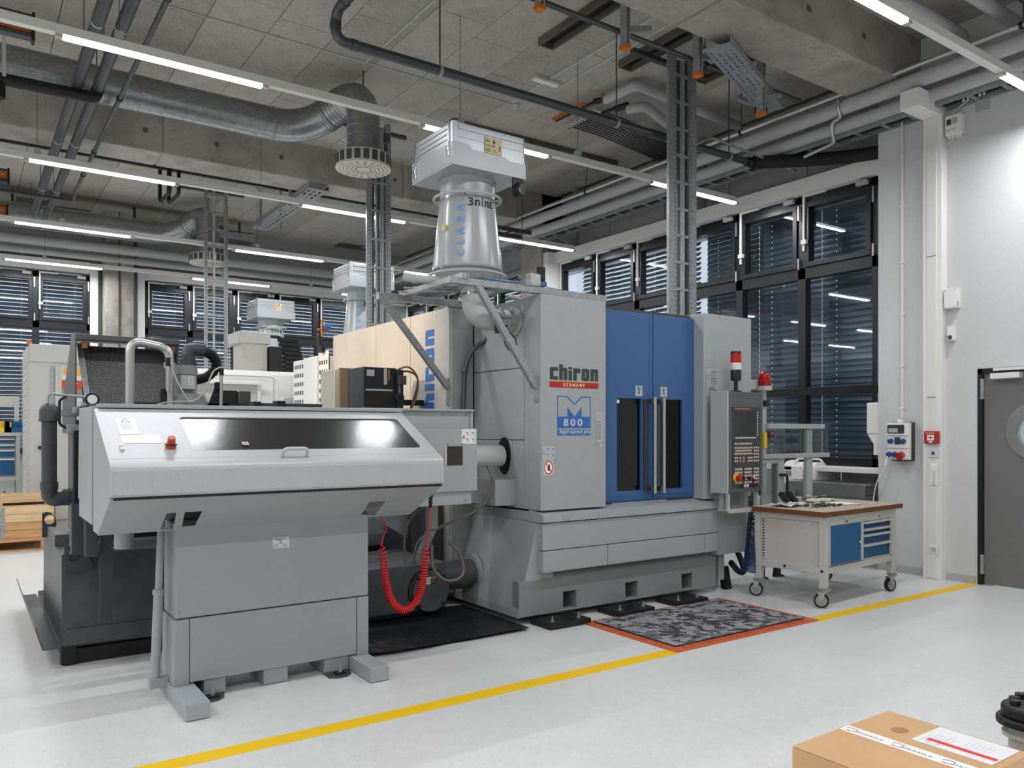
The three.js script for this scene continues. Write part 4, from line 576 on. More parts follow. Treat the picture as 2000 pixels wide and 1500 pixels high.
// ---------- chip box and suction pipe under the guide ----------
{ const t = T('coolant_box', 'dark grey coolant box with a round cover and tread plate top behind the red hose', 'tank', [2.85, 0, -5.9]);
  P(t, 'box_body', [ex([[-5.72, 0.03], [-5.66, 0.08], [-5.66, 0.44], [-6.5, 0.44], [-6.5, 0.03]], 'x', 2.2, 3.27)], M.tank);
  P(t, 'tread_plate', bx(2.2, 3.26, 0.44, 0.446, -6.5, -5.665), M.tread);
  P(t, 'round_cover', cy([3.12, 0.225, -5.66], [3.12, 0.225, -5.635], 0.165, 0.165, 40), M.tank); P(t, 'cover_rim', new THREE.TorusGeometry(0.17, 0.008, 8, 40).translate(3.1, 0.235, -5.655), M.black);
  P(t, 'bolt', [[0.11, 0.11], [0.11, -0.11], [-0.11, -0.11], [-0.11, 0.11]].map(([x, y]) => cy([3.12 + x, 0.225 + y, -5.635], [3.12 + x, 0.225 + y, -5.62], 0.013, 0.013, 6)), M.black, { kind: 'stuff' });
  const lb = canvasMat(96, 64, (c) => { c.fillStyle = '#2b2b2b'; c.fillRect(0, 0, 96, 64); c.fillStyle = '#e7e2d8'; c.fillRect(2, 2, 40, 60); c.fillStyle = '#e2762a'; c.fillRect(44, 2, 50, 12); lines(c, 48, 20, 40, 4, 10, '#9a9a96', 3); c.beginPath(); c.arc(22, 32, 15, 0, 7); c.strokeStyle = '#333'; c.lineWidth = 3; c.stroke(); });
  sticker(t, 'warning_label', 0.1, 0.06, lb, [3.12, 0.31, -5.634]);
  P(t, 'suction_pipe', cy([3.25, 0.3, -5.79], [3.63, 0.3, -5.79], 0.12, 0.12, 32), M.tank); P(t, 'pipe_flange', ex(circ(-5.79, 0.3, 0.165, 36), 'x', 3.585, 3.615), M.machineLow);
  PE(t, 'pump_bracket', [bx(2.5, 2.62, 0.446, 0.66, -6.2, -6.05), bx(2.62, 2.66, 0.446, 0.66, -6.2, -5.98), bx(2.3, 2.42, 0.446, 0.9, -6.45, -6.35)], M.darkGrey);
  PE(t, 'back_cover', [bx(2.2, 3.48, 0.44, 1.0, -6.9, -6.88), ex([[2.6, 0.97], [3.3, 0.97], [3.3, 0.55]], 'z', -6.4, -6.38)], M.hoodLow);
  PE(t, 'hose', [tb([[2.95, 0.44, -5.75], [2.93, 0.7, -5.72], [2.98, 0.88, -5.6], [3.15, 0.95, -5.45], [3.3, 0.97, -5.5]], 0.012, 36, 8), tb([[3.0, 0.44, -5.72], [3.04, 0.62, -5.7], [3.25, 0.78, -5.55], [3.48, 0.9, -5.45], [3.56, 1.1, -5.4], [3.54, 1.24, -5.45]], 0.012, 40, 8), tb([[3.05, 0.62, -5.5], [3.04, 0.44, -5.45], [3.14, 0.34, -5.42], [3.3, 0.36, -5.45], [3.32, 0.5, -5.5], [3.26, 0.62, -5.6]], 0.012, 36, 8)], mat(0x77746c, 0.5)); }
S('drip_sheet', 'black plastic sheet spread on the floor under the machines', 'sheet', (() => { const g = new THREE.PlaneGeometry(1.38, 0.95, 60, 40).rotateX(-Math.PI / 2), p = g.attributes.position; for (let i = 0; i < p.count; i++) { const x = p.getX(i), z = p.getZ(i); p.setY(i, 0.008 + (n4(x * 0.6 + 3, z * 0.6 + 3) * 0.012 + n16(x * 0.25 + 3, z * 0.25 + 3) * 0.014)); if (z > 0.47) p.setZ(i, z + (n16(x * 0.3 + 2, 0.3) - 0.5) * 0.05); } const top = g.clone(); top.computeVertexNormals(); const low = fin(top.clone()).translate(0, -0.004, 0); return [top.translate(2.86, 0, -5.36), low.translate(2.86, 0, -5.36)]; })(), M.sheet, [2.86, 0, -5.36]);

// ---------- coolant tank with uprights, left of the bar feeder ----------
const tank = T('coolant_tank', 'dark grey coolant tank with a drip tray at the left edge of the photo', 'tank', [0.95, 0, -6.5]);
{
  P(tank, 'tank_body', [bx(0.533, 2.1, 0.13, 0.72, -7.2, -5.85, 0.004), bx(0.533, 0.62, 0.72, 0.8, -7.18, -6.3, 0.004)], M.tank);
  P(tank, 'front_apron', ex([[0.54, 0.2], [0.57, 0.235], [2.1, 0.235], [2.1, 0.13], [0.54, 0.13]], 'z', -5.85, -5.838), M.tank);
  PE(tank, 'skid', [bx(0.53, 0.62, 0.01, 0.13, -5.9, -5.84, 0.004), bx(0.53, 2.1, 0.01, 0.1, -5.92, -5.86), bx(0.55, 0.62, 0.01, 0.13, -8.0, -5.9)], M.black);
  P(tank, 'drip_tray', [bx(0.43, 0.53, 0.12, 0.124, -7.9, -5.84), ex([[0.425, 0.124], [0.385, 0.27], [0.39, 0.272], [0.432, 0.124]], 'z', -7.9, -5.84)], M.darkSteel);
  const lug = (pts, hx, hy, z) => ex(pts, 'z', z, z + 0.015, [circ(hx, hy, 0.035, 20)]);
  P(tank, 'lifting_lug', lug([[0.545, 0.6], [0.72, 0.62], [0.68, 0.72], [0.65, 0.77], [0.545, 0.78]], 0.6, 0.71, -5.83), M.plastGrey);
  P(tank, 'lifting_lug', lug([[0.5, 0.72], [0.6, 0.72], [0.59, 0.86], [0.56, 0.9], [0.53, 0.91], [0.5, 0.9]], 0.55, 0.85, -6.9), M.plastGrey);
  P(tank, 'upright_post', [bx(0.57, 0.645, 0.74, 1.06, -5.74, -5.66, 0.004)], M.plastGrey);
  PE(tank, 'upright_post', [bx(0.63, 0.7, 0.74, 1.68, -5.62, -5.5, 0.004), bx(0.72, 0.79, 0.3, 0.9, -5.62, -5.56)], M.plastGrey);
  PE(tank, 'frame_beam', [bx(0.64, 1.6, 0.98, 1.06, -5.7, -5.62), bx(0.6, 0.67, 1.62, 1.67, -6.6, -5.5)], M.darkGrey);
  PE(tank, 'black_column', [bx(0.585, 0.63, 0.9, 1.52, -5.75, -5.68, 0.004), bx(0.66, 1.9, 0.72, 1.0, -6.6, -6.5)], M.black);
  P(tank, 'clamp_block', bx(0.55, 0.66, 1.5, 1.56, -5.76, -5.7, 0.004), M.galv);
  P(tank, 'chain_rod', cy([0.615, 1.1, -5.6], [0.62, 1.7, -5.6], 0.014), M.frameLight);
  // grey return pipe
  P(tank, 'return_pipe', [cy([0.468, 1.15, -5.9], [0.468, 1.585, -5.9], 0.044, 0.044, 24), pl([[0.468, 1.17, -5.9], [0.468, 1.07, -5.9], [0.6, 1.09, -5.9]], 0.046, 0.08, 24, 8)], M.plastGrey);
  PE(tank, 'pipe_socket', [cy([0.468, 1.14, -5.9], [0.468, 1.19, -5.9], 0.052, 0.052, 24), cy([0.545, 1.087, -5.9], [0.58, 1.088, -5.9], 0.054, 0.054, 24), cy([0.58, 1.088, -5.9], [0.6, 1.088, -5.9], 0.06, 0.06, 24)], M.plastGrey);
  P(tank, 'pipe_dome', [lathe([[0, 0.105], [0.025, 0.1], [0.045, 0.085], [0.056, 0.06], [0.058, 0], [0.062, -0.004], [0.062, -0.012], [0.05, -0.012]], [0.468, 1.592, -5.9], 28)], M.plastGrey);
  P(tank, 'vent_tube', pl([[0.46, 1.69, -5.9], [0.46, 1.76, -5.9], [0.68, 1.74, -5.9]], 0.008, 0.04, 10), M.galv);
  P(tank, 'bracket', [pl([[0.57, 1.745, -5.95], [0.53, 1.72, -5.95], [0.53, 1.56, -5.95], [0.58, 1.53, -5.95]], 0.008, 0.02, 8)], M.black);
  P(tank, 'pressure_gauge', [cy([0.69, 1.72, -5.72], [0.69, 1.72, -5.69], 0.035, 0.035, 24), new THREE.TorusGeometry(0.036, 0.008, 8, 24).translate(0.69, 1.72, -5.69)], M.black); P(tank, 'gauge_face', cy([0.69, 1.72, -5.69], [0.69, 1.72, -5.687], 0.03, 0.03, 20), M.white);
  P(tank, 'pipe_fitting', [cy([0.6, 1.66, -5.66], [0.76, 1.662, -5.66], 0.02), cy([0.64, 1.66, -5.66], [0.66, 1.66, -5.66], 0.026, 0.026, 8), bx(0.575, 0.63, 1.63, 1.665, -5.68, -5.62, 0.004)], M.galv);
  P(tank, 'sensor', bx(0.6, 0.635, 1.625, 1.665, -5.62, -5.58, 0.003), M.white);
}
const conv = T('chip_conveyor', 'dark chip conveyor head with a grey screen cover, behind the bar feeder', 'machine', [1.05, 0, -6.9]);
{
  P(conv, 'hood_frame', [ex([[-6.62, 1.5], [-6.62, 2.23], [-6.85, 2.25], [-7.5, 1.75], [-7.5, 1.5]], 'x', 0.69, 0.7), ex([[-6.62, 1.5], [-6.62, 2.22], [-6.85, 2.24], [-7.5, 1.75], [-7.5, 1.5]], 'x', 1.4, 1.41), bx(0.69, 1.41, 2.19, 2.232, -6.66, -6.6, 0.004), bx(0.7, 1.4, 2.2, 2.23, -6.9, -6.66)], M.darkSteel);
  P(conv, 'screen_cover', [slope(-6.86, 2.17, -6.66, 1.6, rect(0.75, 1.4, 0, 0.62), [], 0.006)], M.mesh);
  P(conv, 'side_flange', [slope(-6.84, 2.175, -6.63, 1.6, [[0.725, 0], [0.765, 0], [0.81, 0.61], [0.77, 0.61]], [], 0.008, 0.002)], M.galv);
  PE(conv, 'hinge_block', [bx(0.735, 0.775, 2.13, 2.18, -6.7, -6.64, 0.003), bx(1.34, 1.38, 2.13, 2.18, -6.7, -6.64, 0.003)], M.brass);
  P(conv, 'conveyor_trunk', [bx(0.72, 1.4, 0.725, 1.6, -7.4, -6.75)], M.tank);
}
{ const t = T('u_pipe', 'bent stainless pipe standing in front of the grey screen cover', 'pipe', [1.09, 1.0, -6.1]);
  P(t, 'pipe', pl([[0.975, 1.0, -6.1], [0.975, 2.155, -6.1], [1.235, 2.11, -6.1], [1.235, 1.95, -6.1]], 0.03, 0.09, 20, 8), M.stainless); P(t, 'union_nut', cy([1.235, 1.97, -6.1], [1.235, 2.01, -6.1], 0.042, 0.042, 8), M.stainless); P(t, 'lower_pipe', cy([1.235, 1.0, -6.1], [1.235, 1.97, -6.1], 0.028, 0.028, 18), M.stainless); }
{ const t = T('vacuum_pump', 'grey motor pump with a black corrugated hose behind the bar feeder', 'pump', [1.36, 1.6, -6.2]);
  P(t, 'motor', [cy([1.36, 1.78, -6.2], [1.36, 1.93, -6.2], 0.085, 0.085, 28), cy([1.36, 1.93, -6.2], [1.36, 2.0, -6.2], 0.092, 0.085, 28)], mat(0x868887, 0.4)); P(t, 'motor_foot', cy([1.38, 1.7, -6.2], [1.38, 1.79, -6.2], 0.16, 0.12, 28), mat(0x868887, 0.4));
  P(t, 'terminal_box', bx(1.31, 1.41, 1.82, 1.92, -6.12, -6.08, 0.006), M.pipeGrey);
  const lb = canvasMat(64, 96, (c) => { c.fillStyle = '#d8d8d4'; c.fillRect(0, 0, 64, 96); tri(c, 32, 24, 16, '#e0c070'); lines(c, 12, 52, 40, 4, 9, '#666', 4); }); sticker(t, 'warning_label', 0.032, 0.055, lb, [1.375, 1.88, -6.079]);
  P(t, 'outlet_elbow', [pl([[1.385, 2.0, -6.2], [1.385, 2.13, -6.2], [1.5, 2.12, -6.2]], 0.05, 0.09, 20, 8), cy([1.385, 2.0, -6.2], [1.385, 2.04, -6.2], 0.058, 0.058, 24)], M.plastGrey);
  const path = []; const c = new THREE.CatmullRomCurve3([[1.46, 2.12, -6.2], [1.56, 2.09, -6.22], [1.6, 2.01, -6.25], [1.54, 1.93, -6.28], [1.45, 1.9, -6.3]].map(V)); for (let i = 0; i <= 120; i++) path.push(c.getPointAt(i / 120)); P(t, 'corrugated_hose', sweep(path, 0.04, 14, (u) => 0.036 + 0.004 * Math.sin(u * 160)), M.rubber);
  P(t, 'frame', [bx(1.0, 1.8, 1.69, 1.72, -6.4, -6.1), bx(1.18, 1.24, 1.7, 1.82, -6.14, -6.08, 0.004), ex([[1.5, 1.7], [1.66, 1.7], [1.6, 1.84], [1.56, 1.86]], 'z', -6.12, -6.1), bx(1.555, 1.605, 1.82, 1.88, -6.14, -6.08, 0.004)], M.black);
  PE(t, 'level_rod', [cy([1.58, 1.7, -6.05], [1.585, 1.95, -6.05], 0.012), cy([1.215, 1.8, -6.05], [1.215, 2.0, -6.05], 0.014)], M.stainless); PE(t, 'rod_cap', [cy([1.585, 1.93, -6.05], [1.585, 1.98, -6.05], 0.016), cy([1.215, 1.98, -6.05], [1.215, 2.04, -6.05], 0.017)], M.black);
  PE(t, 'air_tube', [tb([[1.22, 2.05, -6.05], [1.26, 1.9, -6.03], [1.33, 1.76, -6.02], [1.36, 1.73, -6.02], [1.44, 1.78, -6.02], [1.53, 1.96, -6.04], [1.58, 1.99, -6.05]], 0.006, 40, 6), tb([[1.36, 1.73, -6.02], [1.2, 1.72, -6.0], [1.1, 1.69, -6.0]], 0.006, 16, 6)], M.frameLight);
}
// dark parts on top of the tank frame further right
{ const t = T('drive_box', 'black drive box standing behind the bar feeder lid near its middle', 'box', [2.06, 1.5, -7.4]);
  P(t, 'box', [bx(1.93, 2.08, 1.55, 1.885, -7.55, -7.4, 0.006)], M.black); P(t, 'box_front', bx(2.085, 2.19, 1.55, 1.88, -7.52, -7.36, 0.006), M.plastGrey); P(t, 'box_stand', bx(1.95, 2.15, 0.1, 1.55, -7.5, -7.42), M.darkGrey); }
{ const t = T('guide_rail', 'flat dark guide rail lying behind the top of the bar feeder', 'rail', [2.25, 1.5, -6.5]);
  P(t, 'rail', [bx(1.96, 2.52, 1.7, 1.745, -6.55, -6.45, 0.004)], M.plastGrey); PE(t, 'rail_block', [bx(1.94, 2.0, 1.69, 1.755, -6.56, -6.44, 0.003), bx(2.13, 2.2, 1.7, 1.765, -6.56, -6.44, 0.003)], M.black); PE(t, 'rail_support', [bx(2.0, 2.05, 0.73, 1.7, -6.53, -6.47), bx(2.4, 2.45, 0.46, 1.7, -6.53, -6.47)], M.darkGrey); }

// ---------- machines further back ----------
{ const t = T('background_machine', 'long white machine behind the bar feeder with a drag chain on its roof', 'machine', [4.2, 0, -11.9]);
  P(t, 'housing', [bx(1.9, 5.6, 0.0, 2.31, -13.5, -11.05, 0.01), bx(2.1, 5.6, 2.31, 2.36, -14.9, -11.2, 0.01)], M.white);
  PE(t, 'seam', [bx(2.9, 2.906, 0.8, 2.3, -11.052, -11.045), bx(3.6, 3.606, 0.8, 2.3, -11.052, -11.045)], M.pipeGrey);
  PE(t, 'panel_frame', [bx(2.35, 3.42, 2.15, 2.19, -11.05, -11.02, 0.004), bx(3.37, 3.42, 1.2, 2.15, -11.05, -11.02, 0.004)], M.trunk); P(t, 'panel_inset', bx(2.35, 3.36, 1.2, 2.14, -11.06, -11.04), M.frameLight);
  P(t, 'hand_rail', pl([[1.95, 2.27, -10.95], [3.56, 2.27, -10.95], [3.63, 2.2, -10.95], [3.63, 1.2, -10.95]], 0.016, 0.07, 10), M.trunk);
  P(t, 'lock_box', [bx(3.75, 4.2, 1.65, 1.98, -11.05, -10.95, 0.006)], M.frameLight); P(t, 'lock_plate', bx(3.92, 4.2, 1.66, 1.94, -10.95, -10.945), M.pipeGrey);
  P(t, 'roof_tower', [bx(3.78, 4.2, 2.36, 2.98, -13.7, -13.2, 0.006)], mat(0xb9b5aa, 0.5)); P(t, 'roof_tower_cap', bx(3.7, 4.24, 2.96, 3.14, -13.9, -13.15, 0.006), M.frameLight);
  P(t, 'drag_chain', [sweep([[4.22, 3.1], [4.4, 3.1], [4.5, 3.06], [4.56, 2.93], [4.6, 2.75], [4.61, 2.4]].map(([x, y]) => new THREE.Vector3(x, y, -13.25)), 0.03, 8)], M.black);
  for (let k = 0; k < 9; k++) P(t, 'chain_link', bx(4.4 + 0.02 * Math.min(k, 4), 4.72 + 0.02 * Math.min(k, 4), 3.02 - k * 0.075, 3.085 - k * 0.075, -13.3, -13.16, 0.006), M.black);
  P(t, 'drive_motor', [bx(4.22, 4.42, 2.5, 2.92, -13.3, -13.1, 0.01)], M.black); P(t, 'drive_mount', [bx(4.1, 4.5, 2.36, 2.5, -13.4, -13.1, 0.006)], M.pipeGrey);
  P(t, 'cable', tb([[4.15, 2.45, -13.08], [4.3, 2.38, -13.06], [4.42, 2.45, -13.07], [4.48, 2.36, -13.08]], 0.012, 20, 6), M.black); }
{ const t = T('background_machine', 'machine under the second filter, behind the rear panels of the big machine', 'machine', [5.4, 0, -10.6]);
  P(t, 'housing', [bx(3.9, 6.6, 0.0, 2.37, -10.9, -10.0, 0.01)], M.machine); P(t, 'roof_unit', [bx(5.0, 6.4, 2.37, 2.55, -10.9, -10.2, 0.01)], M.black);
  P(t, 'service_valve', [bx(5.6, 5.75, 2.55, 2.75, -10.3, -10.2, 0.01)], mat(0x3d6fae, 0.4)); }
{ const t = T('valve_station', 'small brass and black valve station with a blue cap behind the big machine', 'valve', [3.4, 2.4, -8.75]);
  P(t, 'regulator', [cy([3.4, 2.5, -8.8], [3.4, 2.62, -8.8], 0.035), cy([3.42, 2.42, -8.78], [3.42, 2.5, -8.78], 0.045)], M.black); P(t, 'blue_cap', cy([3.44, 2.72, -8.72], [3.5, 2.72, -8.72], 0.04), mat(0x2f63a8, 0.4)); P(t, 'brass_pipe', [cy([3.42, 2.6, -8.76], [3.42, 2.8, -8.76], 0.016), cy([3.36, 2.68, -8.76], [3.5, 2.68, -8.76], 0.014)], M.brass); }
{ const t = T('tall_cabinet', 'tall pale control cabinet at the left with a sticker and a pivot rail', 'cabinet', [1.3, 0, -12.9]);
  P(t, 'cabinet_body', [bx(0.76, 1.9, 0.1, 2.68, -13.6, -12.5, 0.006)], M.frameLight); P(t, 'cabinet_head', bx(0.755, 1.9, 2.45, 2.69, -12.51, -12.485, 0.004), M.frameLight);
  P(t, 'cabinet_door', bx(1.06, 1.9, 0.3, 2.4, -12.5, -12.47, 0.006), M.frameLight); P(t, 'door_rail', [bx(1.005, 1.045, 1.0, 2.4, -12.5, -12.48, 0.003)], M.galv);
  P(t, 'side_grille', (() => { const o = [bx(0.742, 0.76, 0.1, 2.66, -13.6, -12.52)]; for (let k = 0; k < 22; k++) o.push(bx(0.735, 0.744, 0.4 + k * 0.1, 0.45 + k * 0.1, -13.5, -12.65)); return o; })(), M.frameLight, { kind: 'stuff' });
  P(t, 'door_handle', bx(0.86, 1.0, 1.27, 1.31, -12.5, -12.46, 0.004), M.black);
  const lb = canvasMat(128, 256, (c) => { c.fillStyle = '#c7c6c1'; c.fillRect(0, 0, 128, 256); c.beginPath(); c.ellipse(70, 40, 60, 36, 0, 0, 7); c.fillStyle = '#e0a850'; c.fill(); c.fillStyle = '#d8d8d4'; c.fillRect(8, 70, 120, 30); c.fillStyle = '#c9492c'; c.fillRect(4, 100, 124, 62); c.fillStyle = '#8a8276'; c.fillRect(4, 162, 124, 60); c.fillStyle = '#d8d0c0'; c.fillRect(30, 118, 70, 6); }); sticker(t, 'door_sticker', 0.26, 0.5, lb, [1.26, 2.16, -12.468]);
  P(t, 'signal_cap', cy([0.76, 2.69, -12.6], [0.76, 2.75, -12.6], 0.03), M.orange); }
// crate with collars on a pallet
{ const t = T('wooden_crate', 'pine crate made of two board collars on a pallet at the left edge', 'crate', [0.3, 0, -12.0]);
  const X0 = -0.55, X1 = 0.98, Z0 = -12.5, Z1 = -11.72;
  for (const [y, m] of [[0.17, M.pine2], [0.27, M.pine2], [0.37, M.pine], [0.47, M.pine]]) { P(t, 'plank', bx(X0, X1, y, y + 0.095, Z1 - 0.022, Z1, 0.003), m); P(t, 'plank', bx(X1 - 0.022, X1, y, y + 0.095, Z0, Z1 - 0.024, 0.003), m); P(t, 'plank', bx(X0, X1, y, y + 0.095, Z0, Z0 + 0.022, 0.003), m); }
  P(t, 'lid_board', bx(X0, X1, 0.6, 0.7, Z1 - 0.24, Z1 - 0.2, 0.003), M.pine); P(t, 'lid_board', bx(X0 + 0.9, X1, 0.58, 0.69, Z0, Z0 + 0.022, 0.003), M.pine); P(t, 'slot_board', bx(0.44, 0.9, 0.56, 0.6, Z1 - 0.3, Z1 - 0.28), M.darkGrey);
  PE(t, 'hinge_strap', [bx(0.405, 0.45, 0.17, 0.56, Z1 - 0.001, Z1 + 0.006, 0.002), bx(0.36, 0.4, 0.17, 0.56, Z1 - 0.001, Z1 + 0.004, 0.002)], M.galv);
  for (const x of [X0, 0.15, 0.84]) P(t, 'pallet_block', bx(x, x + 0.14, 0.02, 0.12, Z1 - 0.12, Z1, 0.003), M.pine2);
  P(t, 'pallet_board', bx(X0, X1, 0.12, 0.145, Z1 - 0.14, Z1, 0.003), M.pine2); P(t, 'pallet_board', bx(X0, X1, 0.0, 0.02, Z1 - 0.12, Z1, 0.003), M.pine2); P(t, 'pallet_deck', bx(X0, X1, 0.145, 0.165, Z0, Z1 - 0.002), M.pine2); P(t, 'pallet_skid', bx(X0, X1, 0.0, 0.12, Z0, Z0 + 0.1), M.pine2); }
{ const t = T('tool_trolley', 'small trolley with blue drawers and a workbench top in the far left corner', 'trolley', [0.3, 0, -14.2]);
  P(t, 'trolley_frame', [bx(-0.6, 0.75, 1.44, 1.49, -14.5, -13.95), bx(0.68, 0.73, 0.2, 1.44, -14.0, -13.95), bx(0.68, 0.73, 0.2, 1.44, -14.5, -14.45), bx(-0.6, 0.72, 0.78, 0.83, -14.5, -13.96), bx(-0.6, 0.7, 0.83, 1.42, -14.5, -14.02)], M.frameLight);
  let y = 1.4; for (const h of [0.06, 0.05, 0.1, 0.24]) { const d = P(t, 'drawer', bx(-0.6, 0.66, y - h, y - 0.008, -14.02, -13.99, 0.003), M.blue2); P(d, 'drawer_grip', bx(-0.6, 0.66, y - 0.02, y, -13.99, -13.975, 0.003), M.trunk); y -= h + 0.03; }
  P(t, 'back_wall', [bx(-0.6, 0.75, 1.9, 2.05, -14.5, -14.45), bx(0.68, 0.74, 1.49, 2.05, -14.5, -14.44), bx(-0.6, 0.68, 1.52, 1.56, -14.48, -14.3)], M.frameLight); P(t, 'castor', cy([0.6, 0.1, -14.0], [0.64, 0.1, -14.0], 0.1, 0.1, 20), M.pipeGrey); }
{ const bin = (x, m, label) => { const t = T('storage_bin', label, 'bin', [x, 1.49, -14.05]); P(t, 'bin_body', [bx(x - 0.12, x + 0.12, 1.492, 1.51, -14.2, -13.98), bx(x - 0.12, x + 0.12, 1.51, 1.57, -14.0, -13.98), bx(x - 0.12, x - 0.105, 1.51, 1.64, -14.2, -14.0), bx(x + 0.105, x + 0.12, 1.51, 1.64, -14.2, -14.0), bx(x - 0.105, x + 0.105, 1.51, 1.66, -14.2, -14.185)], m); };
  bin(0.5, M.yellow, 'yellow open storage bin on the trolley at far left'); bin(0.75 - 0.1 + 0.0, M.blue2, 'blue storage bin beside the yellow one on the far left trolley'); }
S('wooden_tray', 'brown tray standing low under the blue drawer trolley', 'tray', [bx(-0.3, 0.55, 0.42, 0.44, -14.3, -13.9), bx(-0.3, 0.55, 0.44, 0.58, -13.92, -13.9), bx(0.53, 0.55, 0.44, 0.6, -14.3, -13.92), bx(-0.3, 0.53, 0.2, 0.42, -14.28, -13.95)], M.beechEdge, [0.1, 0.2, -14.1]);

// ---------- workbench on castors ----------
const wb = T('workbench', 'wheeled workbench with a wooden top, one blue door and a stack of blue drawers', 'workbench', [6.03, 0, -4.02], { turn: 0.061, local: true });
{ // local: origin at the front left corner of the top, x to the right, z negative to the back
  P(wb, 'bench_top', bx(-0.01, 1.345, 0.782, 0.828, -0.72, 0.01, 0.004), M.beech); PE(wb, 'top_edge', [bx(-0.014, 1.349, 0.783, 0.825, 0.0105, 0.0145), bx(-0.0145, -0.0105, 0.783, 0.825, -0.72, 0.01), bx(1.3455, 1.349, 0.783, 0.825, -0.72, 0.01)], M.beechEdge);
  for (const [x, z] of [[0.02, -0.01], [1.2, -0.01], [0.02, -0.65], [1.2, -0.65]]) P(wb, 'leg', bx(x, x + 0.06, 0.165, 0.782, z - 0.06, z, 0.004), M.frameLight);
  PE(wb, 'frame_rail', [bx(0.08, 1.2, 0.73, 0.782, -0.055, -0.01, 0.003), bx(0.025, 0.075, 0.735, 0.782, -0.65, -0.07, 0.003), bx(0.08, 1.2, 0.29, 0.345, -0.06, -0.015, 0.003), bx(0.022, 0.078, 0.285, 0.345, -0.65, -0.07, 0.003)], M.frameLight);
  P(wb, 'side_panel', bx(0.045, 0.055, 0.345, 0.735, -0.65, -0.07), M.dirtyPanel); P(wb, 'carcass', [bx(0.09, 1.195, 0.345, 0.36, -0.65, -0.03), bx(0.09, 1.195, 0.36, 0.73, -0.67, -0.66), bx(1.24, 1.25, 0.345, 0.735, -0.65, -0.07), bx(0.58, 0.6, 0.36, 0.73, -0.7, -0.03)], M.frameLight);
  { const p = P(wb, 'slotted_post', bx(0.03, 0.044, 0.35, 0.735, -0.645, -0.6), M.frameLight); P(p, 'slot', Array.from({ length: 14 }, (_, k) => bx(0.027, 0.031, 0.372 + k * 0.026, 0.384 + k * 0.026, -0.63, -0.614)), M.black, { kind: 'stuff' }); }
  PE(wb, 'face_frame', [bx(0.085, 0.64, 0.7, 0.745, -0.03, -0.006, 0.003), bx(0.645, 1.2, 0.7, 0.752, -0.03, -0.006, 0.003), bx(0.61, 0.66, 0.36, 0.7, -0.03, -0.008, 0.002), bx(1.165, 1.2, 0.36, 0.7, -0.03, -0.008, 0.002), bx(0.085, 0.105, 0.36, 0.7, -0.03, -0.008, 0.002)], M.frameLight);
  const d = P(wb, 'door', bx(0.108, 0.606, 0.362, 0.698, -0.028, -0.004, 0.003), M.blue2); P(d, 'door_knob', [cy([0.56, 0.53, -0.004], [0.56, 0.53, 0.008], 0.008), sp([0.56, 0.53, 0.01], 0.013)], M.chrome);
  let y = 0.7; for (const h of [0.066, 0.052, 0.09, 0.13]) { const dr = P(wb, 'drawer', bx(0.664, 1.162, y - h, y - 0.022, -0.065, -0.036, 0.002), M.blue2); P(dr, 'drawer_grip', ex([[-0.04, y - 0.002], [0.006, y - 0.004], [0.008, y - 0.022], [-0.03, y - 0.028], [-0.04, y - 0.02]], 'x', 0.664, 1.162), M.pipeGrey); y -= h; }
  P(wb, 'lock', [cy([0.93, 0.73, -0.006], [0.93, 0.73, 0.002], 0.01)], M.chrome); PE(wb, 'hole_plug', [cy([0.36, 0.724, -0.006], [0.36, 0.724, -0.003], 0.011), cy([0.018, 0.315, -0.04], [0.021, 0.315, -0.04], 0.013), cy([0.02, 0.315, -0.4], [0.023, 0.315, -0.4], 0.013)], M.black);
  for (const [x, z, a] of [[0.05, -0.03, 0.5], [1.23, -0.03, 1.35], [0.05, -0.68, 0.5], [1.23, -0.68, 0.9]]) { const c = P(wb, 'castor', [cy([x, 0.14, z], [x, 0.168, z], 0.034, 0.034, 18), bx(x - 0.034, x + 0.034, 0.15, 0.168, z - 0.034, z + 0.034)], M.galv); const g = (q) => q.map((k) => k.translate(0, 0, -0.028).rotateY(a).translate(x, 0, z));
    P(c, 'fork', g([ex([[-0.03, 0.14], [0.03, 0.14], [0.012, 0.05], [-0.012, 0.05]], 'x', 0.021, 0.025), ex([[-0.03, 0.14], [0.03, 0.14], [0.012, 0.05], [-0.012, 0.05]], 'x', -0.025, -0.021), bx(-0.02, 0.02, 0.128, 0.142, -0.03, 0.05)]), M.galv);
    const w = P(c, 'tyre', g([cy([-0.018, 0.063, 0], [0.018, 0.063, 0], 0.062, 0.062, 28)]), M.rubber); P(c, 'wheel_disc', g([cy([-0.019, 0.063, 0], [0.019, 0.063, 0], 0.047, 0.047, 24), cy([-0.027, 0.063, 0], [0.027, 0.063, 0], 0.009, 0.009, 10)]), mat(0x8f8f8c, 0.5)); }
}
const onBench = (x, z) => [6.03 + x * Math.cos(0.061) + z * Math.sin(0.061), 0.829, -4.02 - x * Math.sin(0.061) + z * Math.cos(0.061)];
